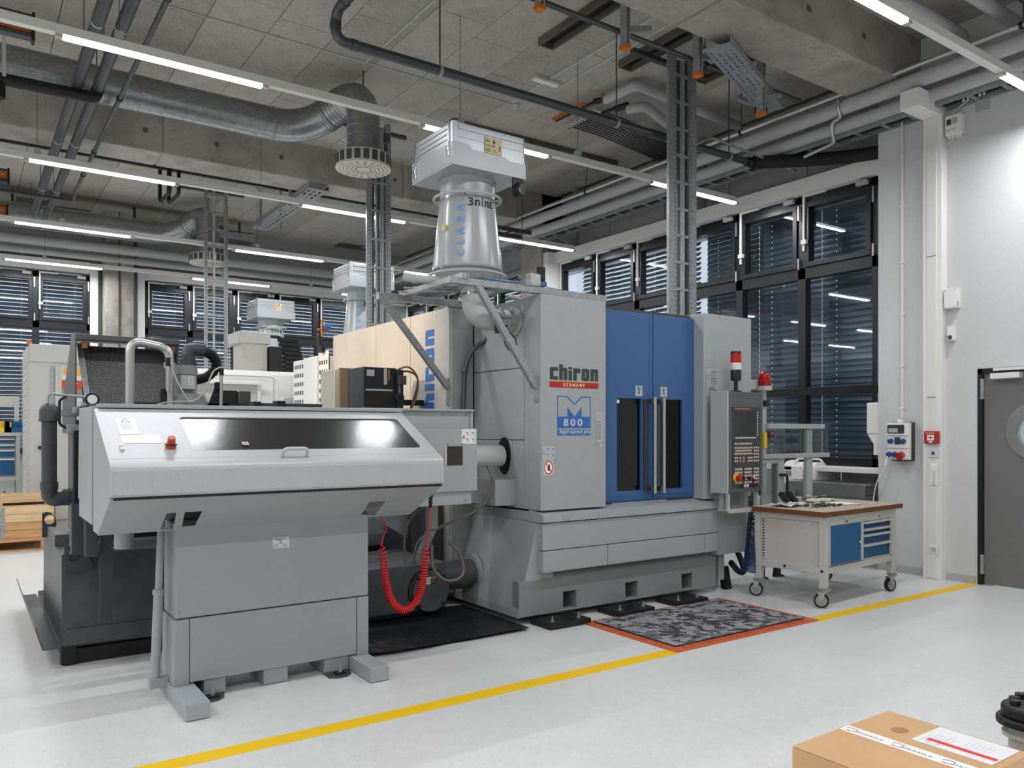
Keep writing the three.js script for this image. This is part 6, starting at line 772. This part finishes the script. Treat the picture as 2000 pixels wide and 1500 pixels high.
// ---------- under the ceiling ----------
function spiralDuct(pts, r, label, base, bend) {
  const t = T('ventilation_duct', label, 'duct', base, { local: true });
  const P0 = pts.map(V), path = []; path.push(P0[0].clone());
  for (let i = 1; i < P0.length; i++) { const a = P0[i - 1], b = P0[i]; void a; path.push(b.clone()); }
  P(t, 'duct_pipe', pl(pts, r, bend, 36, 10), M.duct);
  const rings = []; const ring = (p, d, k = 0.006, rr = r) => rings.push(new THREE.TorusGeometry(rr, k, 6, 36).applyQuaternion(new THREE.Quaternion().setFromUnitVectors(new THREE.Vector3(0, 0, 1), d)).translate(p.x, p.y, p.z));
  const d0 = P0[1].clone().sub(P0[0]), L = d0.length(); d0.normalize(); for (let s = 0.05; s < L - bend; s += 0.11) ring(P0[0].clone().addScaledVector(d0, s), d0, 0.0035);
  P(t, 'spiral_seam', rings.splice(0), M.duct, { kind: 'stuff' });
  for (const s of [L - bend, L * 0.62]) ring(P0[0].clone().addScaledVector(d0, s), d0, 0.011); const d1 = P0[2].clone().sub(P0[1]).normalize(), l1 = P0[2].distanceTo(P0[1]); ring(P0[1].clone().addScaledVector(d1, Math.min(bend, l1 / 2)), d1, 0.009); for (let k = -3; k < 4; k++) ring(P0[1].clone().addScaledVector(d1, l1 / 2 + k * 0.045), d1, 0.005); const e = P0[P0.length - 1]; for (const y of [0.1, 0.2, 0.3]) ring(new THREE.Vector3(e.x, e.y + y, e.z), new THREE.Vector3(0, 1, 0), 0.007);
  P(t, 'duct_collar', rings, M.duct, { kind: 'stuff' });
  // diffuser
  const [x, y, z] = [e.x, e.y - 0.04, e.z], R = 0.31, hole = [], slots = [];
  for (let k = 0; k < 20; k++) { const a = k / 20 * 6.283; hole.push(bx(-0.032, 0.032, -0.055, 0.055, -0.004, 0.004).translate(0, y - 0.04, R).rotateY(a).translate(x, 0, z)); }
  P(t, 'diffuser_body', [lathe([[0.2, 0.06], [0.24, 0.03], [R, 0.03], [R, -0.115], [R + 0.004, -0.12], [R, -0.125], [0, -0.125]], [x, y, z], 48), cy([x, y, z], [x, y + 0.06, z], r + 0.012, r + 0.006, 40)], mat(0xd8d4c8, 0.5)); P(t, 'outlet_slot', hole, M.darkGrey, { kind: 'stuff' });
  for (let k = 0; k < 18; k++) for (let j = 0; j < 5; j++) slots.push(bx(-0.012 - j * 0.003, 0.012 + j * 0.003, y - 0.1275, y - 0.124, 0.085 + j * 0.045, 0.093 + j * 0.045).rotateY(k / 18 * 6.283).translate(x, 0, z)); P(t, 'grille_slot', slots, M.darkGrey, { kind: 'stuff' });
  P(t, 'damper_motor', [bx(x + 0.16, x + 0.22, y + 0.16, y + 0.26, z + r, z + r + 0.06, 0.006), bx(x + 0.17, x + 0.2, y + 0.05, y + 0.14, z + r, z + r + 0.03)], M.darkGrey); PE(t, 'hanger_rod', [cy([1.15, 5.1 + r - 0.02, pts[0][2]], [1.15, HC, pts[0][2]], 0.006), cy([x, y + 0.5, z], [x, HC, z], 0.008)], M.darkSteel);
  return t;
}
const duct1 = spiralDuct([[-5, 5.1, -9.15], [3.36, 5.08, -9.15], [3.77, 5.42, -8.4], [3.77, 4.66, -8.4]], 0.185, 'near silver spiral duct ending in the larger round diffuser', [0, 0, 0], 0.4);
copy(duct1, [-0.2, -0.05, -6.1], 0, 'far silver spiral duct ending in the smaller round diffuser at left');
// two black downpipes and a thin one running in depth
for (const [x, r, z1, l] of [[0.89, 0.05, -14.0, 'left one of the two thick black pipes under the ceiling at left'], [1.06, 0.05, -14.0, 'right one of the two thick black pipes under the ceiling at left']]) { const t = T('black_pipe', l, 'pipe', [x, 4.75, -9]); P(t, 'pipe', cy([x, 4.75, -3.0], [x, 4.75, z1], r, r, 20), M.plastGrey); P(t, 'pipe_band', [-5.2, -7.0, -8.5, -10.1, -12.2, -13.8].map((z) => cy([x, 4.75, z], [x, 4.75, z - 0.02], r + 0.004, r + 0.004, 20)), M.frameLight, { kind: 'stuff' }); P(t, 'hanger_rod', [-5.2, -8.5, -13.5].map((z) => cy([x + 0.07, 4.76, z], [x + 0.07, HC, z], 0.005)), M.darkSteel, { kind: 'stuff' }); }
{ const t = T('thin_pipe', 'thin dark pipe right of the two thick black pipes, bending left at its far end', 'pipe', [1.27, 4.75, -9]); P(t, 'pipe', pl([[1.27, 4.75, -3.0], [1.27, 4.75, -12.2], [1.27, 4.665, -12.35], [-1.5, 4.665, -12.35]], 0.022, 0.06, 12), M.plastGrey); P(t, 'coupling', [-6.3, -8.5, -10.3, -11.3].map((z) => cy([1.27, 4.75, z], [1.27, 4.75, z - 0.05], 0.03, 0.03, 14)), M.black, { kind: 'stuff' }); }
{ const t = T('black_branch', 'black insulated branch pipe crossing to the two thick black pipes', 'pipe', [0.2, 4.62, -8.4]); P(t, 'pipe', [pl([[-2, 4.63, -8.4], [1.04, 4.66, -8.4], [1.06, 4.74, -8.4]], 0.055, 0.06, 18)], M.black); P(t, 'stub', cy([0.28, 4.48, -8.4], [0.28, 4.63, -8.4], 0.05, 0.05, 18), M.black); P(t, 'clamp', [bx(0.3, 0.33, 4.66, 5.0, -8.36, -8.33)], M.frameLight); }
for (const [x1, y0, y1, z, l] of [[0.455, 4.44, 4.61, -6.9, 'orange heater panel nearest, in the top left corner'], [0.47, 4.42, 4.57, -11.0, 'orange heater panel at the left edge beside the second light line'], [0.55, 4.51, 4.7, -13.3, 'farthest orange heater panel at the left edge']]) { const t = T('heater_panel', l, 'heater', [x1 - 1.0, y0, z]); P(t, 'panel', bx(x1 - 2.4, x1 - 0.02, y0 + 0.045, y1 - 0.01, z - 0.05, z, 0.003), mat(0xb8641c, 0.55)); PE(t, 'panel_rail', [bx(x1 - 2.4, x1 - 0.02, y0, y0 + 0.03, z - 0.06, z + 0.02, 0.004), bx(x1 - 2.4, x1 - 0.02, y1 - 0.01, y1 + 0.008, z - 0.06, z + 0.01)], M.darkSteel); P(t, 'end_plate', bx(x1 - 0.02, x1, y0 - 0.02, y1 + 0.02, z - 0.07, z + 0.03, 0.003), M.black); P(t, 'screw', cy([x1 - 0.07, (y0 + y1) / 2 + 0.02, z], [x1 - 0.07, (y0 + y1) / 2 + 0.02, z + 0.006], 0.012), M.frameLight); PE(t, 'hanger_rod', [cy([x1 - 0.3, y1, z], [x1 - 0.3, HC, z], 0.006), cy([x1 - 0.9, y1, z], [x1 - 0.9, HC, z], 0.006)], M.darkSteel); }
// metal pipes
{ const t = T('metal_pipe', 'thick dark metal pipe with two elbows crossing under the ceiling to the right wall', 'pipe', [5.0, 4.7, -6.12]); P(t, 'pipe', pl([[2.5, 4.92, -3.3], [2.5, 4.92, -6.1], [2.5, 4.7, -6.12], [7.72, 4.7, -6.12]], 0.042, 0.12, 20, 8), M.darkSteel); PE(t, 'press_socket', [cy([2.5, 4.92, -5.9], [2.5, 4.92, -5.96], 0.047, 0.047, 20), cy([2.64, 4.7, -6.12], [2.69, 4.7, -6.12], 0.047, 0.047, 20), cy([2.5, 4.79, -6.113], [2.5, 4.83, -6.11], 0.047, 0.047, 20)], M.darkSteel); PE(t, 'pipe_clamp', [3.46, 5.55, 7.3].map((x) => cy([x, 4.7, -6.12], [x + 0.03, 4.7, -6.12], 0.05, 0.05, 20)), M.galv); PE(t, 'hanger_rod', [3.475, 5.565, 7.315].map((x) => cy([x, 4.75, -6.12], [x, HC, -6.12], 0.007)), M.darkSteel); }
{ const t = T('metal_pipe', 'thinner metal pipe higher up, passing the tops of the hanging struts', 'pipe', [5.5, 5.06, -5.2]); P(t, 'pipe', cy([2.6, 5.06, -5.24], [7.4, 5.06, -5.24], 0.024, 0.024, 16), M.darkSteel); P(t, 'pipe_clamp', [5.9].map((x) => cy([x, 5.06, -5.24], [x + 0.03, 5.06, -5.24], 0.032, 0.032, 18)), M.black); P(t, 'hanger_rod', cy([5.915, 5.09, -5.24], [5.915, HC, -5.24], 0.005), M.darkSteel); }
{ const t = T('flexible_hose', 'black flexible insulated hose along the wall above the right windows', 'hose', [8.2, 4.7, -5.6]); P(t, 'hose', tb([[7.72, 4.7, -6.1], [7.85, 4.71, -6.02], [8.1, 4.7, -5.75], [8.3, 4.66, -5.35], [8.4, 4.63, -5.0], [8.42, 4.62, -4.88]], 0.075, 40, 18), M.rubber); P(t, 'hose_end', cy([7.62, 4.7, -6.12], [7.74, 4.7, -6.1], 0.056, 0.07, 18), M.black); }
// pipes along the walls
{ const t = T('insulated_pipe', 'upper one of the two pale insulated pipes along the right wall', 'pipe', [7.85, 5.03, -7]); P(t, 'pipe', cy([7.85, 5.02, 4], [7.85, 5.02, -16.3], 0.078, 0.078, 24), M.pipeGrey); P(t, 'joint_band', [-1, -4.5, -8, -11.5, -15].map((z) => cy([7.85, 5.02, z], [7.85, 5.02, z - 0.03], 0.08, 0.08, 24)), M.frameLight, { kind: 'stuff' }); }
{ const t = T('insulated_pipe', 'lower one of the two pale insulated pipes along the right wall', 'pipe', [7.96, 4.88, -7]); P(t, 'pipe', cy([7.97, 4.87, 4], [7.97, 4.87, -16.3], 0.066, 0.066, 24), M.pipeGrey); }
{ const t = T('water_pipe', 'thin bare metal pipe on top of the pale pipes along the right wall', 'pipe', [7.76, 5.14, -7]); P(t, 'pipe', [cy([7.76, 5.13, 4], [7.76, 5.13, -16.3], 0.028, 0.028, 16)], M.stainless); P(t, 'branch', [pl([[7.76, 5.08, -5.02], [7.77, 4.97, -5.02], [7.84, 4.92, -5.03], [7.86, 4.9, -5.16], [7.9, 4.8, -5.18], [7.98, 4.72, -5.2], [8.0, 4.68, -5.6]], 0.02, 0.05, 12)], M.stainless); P(t, 'clamp', [-3.2, -6.3, -9.2, -12].map((z) => cy([7.76, 5.13, z], [7.76, 5.13, z - 0.03], 0.034)), M.black, { kind: 'stuff' }); P(t, 'hanger_rod', [-3.2, -6.3, -9.2, -12].map((z) => cy([7.76, 5.15, z], [7.76, HC, z], 0.006)), M.darkSteel, { kind: 'stuff' }); }
{ const t = T('insulated_pipe', 'upper pale pipe along the back wall above the windows', 'pipe', [3, 4.9, -16.2]); P(t, 'pipe', cy([XL, 4.86, -16.3], [7.9, 4.9, -16.3], 0.09, 0.09, 20), M.pipeGrey); }
{ const t = T('insulated_pipe', 'lower pale pipe along the back wall above the windows', 'pipe', [3, 4.7, -16.2]); P(t, 'pipe', cy([XL, 4.7, -16.4], [7.9, 4.72, -16.4], 0.06, 0.06, 20), M.pipeGrey); }
{ const t = T('cable_tray', 'steel cable tray on brackets along the right wall below the pipes', 'cable tray', [8.1, 4.8, -8]); PE(t, 'tray_rail', [bx(8.03, 8.05, 4.77, 4.83, -16, 3), bx(8.24, 8.26, 4.77, 4.83, -11, 3)], M.galv); const r = []; for (let z = 2.8; z > -16; z -= 0.3) r.push(bx(8.05, 8.24, 4.775, 4.79, z - 0.02, z + 0.02)); P(t, 'rung', r, M.galv, { kind: 'stuff' }); P(t, 'bracket', [-7.6, -10.4].map((z) => [ex([[8.6, 4.77], [8.05, 4.77], [8.05, 4.74], [8.55, 4.6], [8.6, 4.6]].reverse(), 'z', z, z + 0.01), bx(8.5, 8.56, 4.5, HC, z - 0.04, z + 0.04)]).flat(), M.galv); PE(t, 'orange_cap', [-7.6, -10.4].map((z) => bx(8.495, 8.565, 4.47, 4.5, z - 0.045, z + 0.045)), M.orange); P(t, 'cables', [cy([8.1, 4.8, 3], [8.1, 4.8, -11], 0.014), cy([8.15, 4.8, 3], [8.15, 4.8, -11], 0.018)], M.rubber, { kind: 'stuff' }); }
for (const [x, z, dx, l] of [[6.9, -3.86, 1.25, 'pale insulated pipe near the top right corner, left of two'], [7.35, -3.45, 1.0, 'pale insulated pipe near the top right corner, right of two']]) { const t = T('branch_pipe', l, 'pipe', [x, 5.35, z]); P(t, 'pipe', pl([[x - 3.5, 5.38, z], [x + dx - 0.1, 5.38, z], [x + dx - 0.05, 5.16, z], [8.26, 5.16, z]].slice(0, 4), 0.06, 0.08, 20), M.pipeGrey); }
{ const t = T('metal_pipe', 'short bare metal pipe at the very top right corner', 'pipe', [7.8, 5.3, -3.1]); P(t, 'pipe', cy([5.5, 5.3, -3.15], [8.26, 5.3, -3.15], 0.035, 0.035, 16), M.darkSteel); P(t, 'clamp', cy([7.75, 5.3, -3.15], [7.79, 5.3, -3.15], 0.045), M.black); }
// heating manifold with its pipes
{ const t = T('pipe_manifold', 'heating manifold under the ceiling with a row of parallel pipes', 'manifold', [6.5, 5.5, -7.8]); P(t, 'manifold_bar', cy([6.27, 5.5, -8.05], [6.31, 5.5, -7.3], 0.022), M.black); P(t, 'manifold_bar', cy([6.52, 5.48, -8.08], [6.6, 5.48, -7.3], 0.022), M.black);
  const caps = [], arms = [], pipes = []; for (let k = 0; k < 11; k++) { const z = -8.02 + k * 0.058; caps.push(cy([6.2, 5.5, z], [6.25, 5.5, z], 0.018)); arms.push(cy([6.4, 5.47, z], [6.5, 5.46, z], 0.017)); pipes.push(tb([[6.56, 5.47, z - 0.01], [7.0, 5.46, z - 0.02], [7.6, 5.4, z - 0.02 - k * 0.01], [8.35, 5.32, z - 0.03 - k * 0.02]], 0.012, 20, 6)); }
  P(t, 'valve_cap', caps, M.orange, { kind: 'stuff' }); P(t, 'flow_meter', arms, M.frameLight, { kind: 'stuff' }); P(t, 'floor_pipe', pipes, M.darkGrey, { kind: 'stuff' }); PE(t, 'valve', [cy([6.3, 5.5, -7.32], [6.34, 5.5, -7.2], 0.035), cy([6.62, 5.48, -7.3], [6.66, 5.48, -7.12], 0.038)], M.black); P(t, 'valve_cap_red', bx(6.3, 6.36, 5.51, 5.56, -7.24, -7.18, 0.01), M.orange); }
{ const t = T('insulated_pipe', 'thick pale insulated pipe bend above the manifold, farther one', 'pipe', [7, 5.5, -6.8]); P(t, 'pipe', pl([[6.37, 5.5, -7.2], [6.42, 5.52, -6.72], [8.3, 5.48, -6.8]], 0.058, 0.1, 20), M.pipeGrey); }
{ const t = T('insulated_pipe', 'thick pale insulated pipe bend below the manifold, dropping to the wall pipes', 'pipe', [7, 5.4, -7.3]); P(t, 'pipe', pl([[6.68, 5.44, -7.15], [6.78, 5.44, -6.95], [7.75, 5.42, -7.3], [7.8, 5.05, -7.35]], 0.058, 0.1, 20), M.pipeGrey); }
// struts with orange caps
for (const [x, y0, l] of [[3.86, 4.96, 'leftmost hanging strut with an orange end cap, at the top edge'], [4.8, 4.9, 'second hanging strut with an orange end cap'], [5.73, 4.9, 'third hanging strut with an orange cap, in front of the cable ladder'], [6.66, 4.74, 'rightmost hanging strut with an orange cap, under the sloping tray']]) { const t = T('hanging_strut', l, 'strut', [x, y0, -5.16]); P(t, 'strut_channel', [bx(x - 0.028, x - 0.004, y0, HC, -5.2, -5.13), bx(x + 0.012, x + 0.03, y0, HC, -5.2, -5.13), bx(x - 0.004, x + 0.012, y0, HC, -5.2, -5.18)], M.galv); P(t, 'end_cap', bx(x - 0.034, x + 0.036, y0 - 0.03, y0 + 0.01, -5.205, -5.125, 0.004), M.orange); P(t, 'strut_arm', ex([[x + 0.03, y0 + 0.12], [x + 0.03, y0 + 0.18], [x + 0.3, y0 + 0.26], [x + 0.3, y0 + 0.22]], 'z', -5.17, -5.14), M.galv); }
{ const t = T('sloping_tray', 'perforated cable tray sloping below the concrete beam', 'cable tray', [6.3, 5.0, -5.1]); const hs = []; for (let k = 0; k < 20; k++) for (let j = 0; j < 4; j++) { const x = 5.6 + k * 0.075 + (j % 2) * 0.03, z = 0.035 + j * 0.058; hs.push([[x, z], [x + 0.045, z], [x + 0.045, z + 0.012], [x, z + 0.012]]); }
  const g = (q) => q.translate(-5.5, 0, 0).rotateY(0.36).rotateZ(-0.02).translate(5.6, 5.02, -4.99); P(t, 'tray_sheet', g(ex(rect(5.5, 7.2, 0, 0.26), 'y', 0, 0.003, hs)), M.galv); PE(t, 'tray_side', [g(bx(5.5, 7.2, 0.003, 0.06, 0, 0.003)), g(bx(5.5, 7.2, 0.003, 0.06, 0.257, 0.26))], M.galv); P(t, 'lamp_sensor', [bx(6.98, 7.08, 4.92, 5.02, -5.5, -5.42, 0.006)], M.black); P(t, 'cable', tb([[6.9, 5.1, -5.4], [7.05, 5.12, -5.44], [7.12, 5.0, -5.45], [7.08, 4.9, -5.45]], 0.012, 20, 8), M.black); P(t, 'support', bx(6.66, 7.1, 4.98, 5.02, -5.5, -5.46), M.galv); }
// cable ladders
function cableLadder(label, x0, x1, z, y0, y1, step, tubes, w = 0.05) { const t = T('cable_ladder', label, 'cable ladder', [(x0 + x1) / 2, 0, z]); for (const [x, s] of [[x0, 1], [x1, -1]]) { const r = P(t, 'ladder_rail', [bx(x - w, x + w, y0, y1, z, z + 0.004), bx(x + s * w - 0.003, x + s * w + 0.003, y0, y1, z - 0.06, z), bx(x - s * w - 0.003, x - s * w + 0.003, y0, y1, z - 0.03, z)], M.galv); const h = []; for (let y = y0 + 0.04; y < y1; y += 0.05) { h.push(bx(x + s * (w - 0.022) - 0.006, x + s * (w - 0.022) + 0.006, y, y + 0.02, z + 0.0035, z + 0.0045)); h.push(bx(x - s * (w - 0.02) - 0.003, x - s * (w - 0.02) + 0.003, y, y + 0.01, z + 0.0035, z + 0.0045)); } P(r, 'rail_hole', h, M.darkSteel, { kind: 'stuff' }); }
  for (let y = y0 + 0.15; y < y1 - 0.1; y += step) P(t, 'rung', bx(x0 + w, x1 - w, y, y + 0.03, z - 0.03, z - 0.008, 0.002), M.galv); tubes.forEach(([x, r, m]) => P(t, 'cable', cy([x, y0, z - 0.05], [x, y1 - 0.05, z - 0.05], r, r, 12), m)); P(t, 'top_bracket', bx(x0 - 0.5, x1 + 0.3, y1 - 0.12, y1 - 0.07, z - 0.12, z - 0.06, 0.003), M.darkSteel); return t; }
cableLadder('cable ladder standing behind the right cabinet of the blue-doored machine', 6.21, 6.52, -5.95, 0, 5.55, 0.287, [[6.39, 0.045, M.galv], [6.35, 0.022, M.darkSteel], [6.44, 0.02, M.black]], 0.055);
cableLadder('cable ladder with many tubes between the round diffuser and the tall filter', 4.35, 4.62, -9.5, 2.371, 5.55, 0.37, [[4.42, 0.018, M.darkSteel], [4.475, 0.014, M.galv], [4.5, 0.014, M.darkSteel], [4.53, 0.014, M.galv], [4.56, 0.026, M.galv], [4.6, 0.03, M.darkSteel]], 0.035);
cableLadder('distant cable ladder under the smaller round diffuser', 3.15, 3.46, -12.92, 2.361, 5.4, 0.27, [[3.28, 0.018, M.frameLight]], 0.022);
{ const t = T('air_line', 'thin silver air line bending from the cable ladder to the window wall', 'pipe', [7, 4.7, -6.0]); P(t, 'pipe', pl([[6.45, 4.5, -5.95], [6.48, 4.59, -5.96], [6.88, 4.79, -6.0], [8.4, 4.7, -6.0]], 0.014, 0.05, 10), M.stainless); }
// cable trays and rails further back
{ const t = T('long_tray', 'long perforated cable tray crossing behind the small diffuser at left', 'cable tray', [2, 5.2, -15.6]); const hs = []; for (let x = -3; x < 4.6; x += 0.14) hs.push(rect(x, x + 0.06, 5.27, 5.285)); P(t, 'tray_side', ex(rect(-3.2, 4.7, 5.2, 5.34), 'z', -15.6, -15.597, hs), M.galv); P(t, 'tray_floor', bx(-3.2, 4.7, 5.2, 5.205, -15.95, -15.6), M.darkSteel); PE(t, 'hanger', [0.7, 2.6, 4.5].map((x) => bx(x, x + 0.04, 5.2, HC, -15.96, -15.92)), M.darkSteel); }
{ const t = T('depth_tray', 'cable tray running towards the back, left of the tubes of the tall ladder', 'cable tray', [4.25, 5.05, -12.2]); const hs = []; for (let k = 0; k < 16; k++) for (let j = 0; j < 3; j++) hs.push(rect(4.13 + j * 0.08, 4.17 + j * 0.08, -13.6 + k * 0.16, -13.5 + k * 0.16)); P(t, 'tray_floor', ex(rect(4.1, 4.4, -13.8, -11.0), 'y', 5.0, 5.004, hs), M.galv); PE(t, 'tray_side', [bx(4.1, 4.104, 5.0, 5.08, -13.8, -11.0), bx(4.396, 4.4, 5.0, 5.08, -13.8, -11.0)], M.galv); PE(t, 'hanger', [-11.75, -13.2].flatMap((z) => [bx(4.06, 4.1, 4.9, HC, z, z + 0.04), bx(4.4, 4.44, 4.9, HC, z, z + 0.04)]), M.galv); }
for (const [z, y, l] of [[-11.9, 5.3, 'dark ceiling rail just behind the far concrete beam'], [-12.15, 5.25, 'second dark ceiling rail behind the far concrete beam']]) S('ceiling_rail', l, 'rail', [bx(-1, 8, y, y + 0.05, z - 0.04, z), bx(1.8, 1.84, y + 0.05, HC, z - 0.03, z), bx(5, 5.04, y + 0.05, HC, z - 0.03, z)], M.darkSteel, [3.5, y, z]);
for (const [dx, l] of [[0, 'left black pipe bend hanging left of the small diffuser'], [0.12, 'right black pipe bend hanging left of the small diffuser']]) S('pipe_bend', l, 'pipe', pl([[2.36 + dx, 5.64, -12.3], [2.36 + dx, 4.82, -12.3], [2.38 + dx, 4.82, -11.75], [2.38 + dx, 5.64, -11.75]], 0.026, 0.07, 12), M.black, [2.37 + dx, 5, -12]);
// ceiling conduits, recesses, small fittings
{ const t = T('ceiling_conduit', 'thin grey conduit across the ceiling boards with a smoke detector at its end', 'conduit', [4, 5.61, -8.17]); P(t, 'conduit_pipe', cy([0.2, 5.612, -8.17], [5.68, 5.612, -8.17], 0.012, 0.012, 10), M.pipeGrey); P(t, 'conduit_clip', Array.from({ length: 8 }, (_, k) => bx(0.6 + k * 0.7, 0.63 + k * 0.7, 5.595, 5.625, -8.19, -8.15)), M.pipeGrey, { kind: 'stuff' }); P(t, 'smoke_detector', [cy([5.72, 5.6, -8.17], [5.72, 5.62, -8.17], 0.06), cy([5.72, 5.575, -8.17], [5.72, 5.6, -8.17], 0.04, 0.055)], M.frameLight); }
S('ceiling_conduit', 'grey ceiling conduit running in depth, left of a pair near the white ceiling lamp', 'conduit', cy([5.63, 5.612, -8.1], [5.63, 5.612, -5.0], 0.016, 0.016, 10), M.pipeGrey, [5.63, 5.61, -6.5]);
S('ceiling_conduit', 'grey ceiling conduit running in depth, right of a pair near the white ceiling lamp', 'conduit', cy([5.86, 5.612, -7.45], [5.86, 5.612, -5.0], 0.016, 0.016, 10), M.pipeGrey, [5.86, 5.61, -6.5]);
S('ceiling_conduit', 'grey ceiling conduit running in depth behind the elbow of the metal pipe', 'conduit', cy([3.7, 5.612, -8.15], [3.7, 5.612, -5.0], 0.014, 0.014, 10), M.pipeGrey, [3.7, 5.61, -6.5]);
{ const t = T('ceiling_lamp', 'small unlit white lamp recessed in the ceiling near the manifold', 'lamp', [5.6, 5.6, -7.38]); P(t, 'lamp_body', bx(5.42, 5.8, 5.585, 5.62, -7.44, -7.32, 0.004), M.frameLight); P(t, 'lamp_cover', bx(5.44, 5.78, 5.572, 5.586, -7.42, -7.34, 0.004), M.white); }
for (const [x, z0, z1, l] of [[5.05, -6.65, -5.0, 'long dark framed slot in the ceiling near the top edge'], [6.08, -6.55, -5.5, 'dark framed slot in the ceiling left of the cable ladder head'], [7.0, -6.3, -5.4, 'dark framed slot in the ceiling right of the cable ladder head'], [6.6, -9.2, -9.0, 'slot in the ceiling above the filter box']]) { const t = T('ceiling_slot', l, 'ceiling slot', [x, 5.58, (z0 + z1) / 2]); const a = z1 - z0 < 0.4; P(t, 'slot_frame', a ? [bx(5.3, 8.2, 5.55, 5.62, z0 - 0.02, z0, 0.002), bx(5.3, 8.2, 5.55, 5.62, z1, z1 + 0.02, 0.002)] : [bx(x - 0.1, x - 0.075, 5.54, 5.62, z0, z1, 0.002), bx(x + 0.075, x + 0.1, 5.54, 5.62, z0, z1, 0.002), bx(x - 0.075, x + 0.075, 5.54, 5.62, z0, z0 + 0.02)], M.concreteDark); P(t, 'slot_back', a ? bx(5.3, 8.2, 5.6, 5.615, z0, z1) : bx(x - 0.075, x + 0.075, 5.6, 5.615, z0 + 0.02, z1), M.black); }
for (const [x, z, l] of [[6.05, -9.6, 'thin cable rod left of three hanging above the tall filter'], [6.35, -9.6, 'thin cable rod in the middle of three hanging above the tall filter'], [6.85, -9.6, 'thin cable rod right of three hanging right of the tall filter']]) S('hanger_rod', l, 'rod', [cy([x, 4.3, z], [x, HC, z], 0.006, 0.006, 8)], M.darkSteel, [x, 4.3, z]);
{ const t = T('ladder_tray', 'dark perforated tray hanging behind the tall filter, right of its lamp', 'cable tray', [6.2, 4.4, -9.6]); PE(t, 'tray_rail', [bx(5.4, 6.95, 4.42, 4.48, -9.5, -9.495), bx(5.6, 7.0, 4.42, 4.48, -9.8, -9.795)], M.darkSteel); PE(t, 'rung', [5.8, 6.2, 6.6].map((x) => bx(x, x + 0.03, 4.43, 4.45, -9.8, -9.5)), M.darkSteel); }

renderer.render(scene, camera);
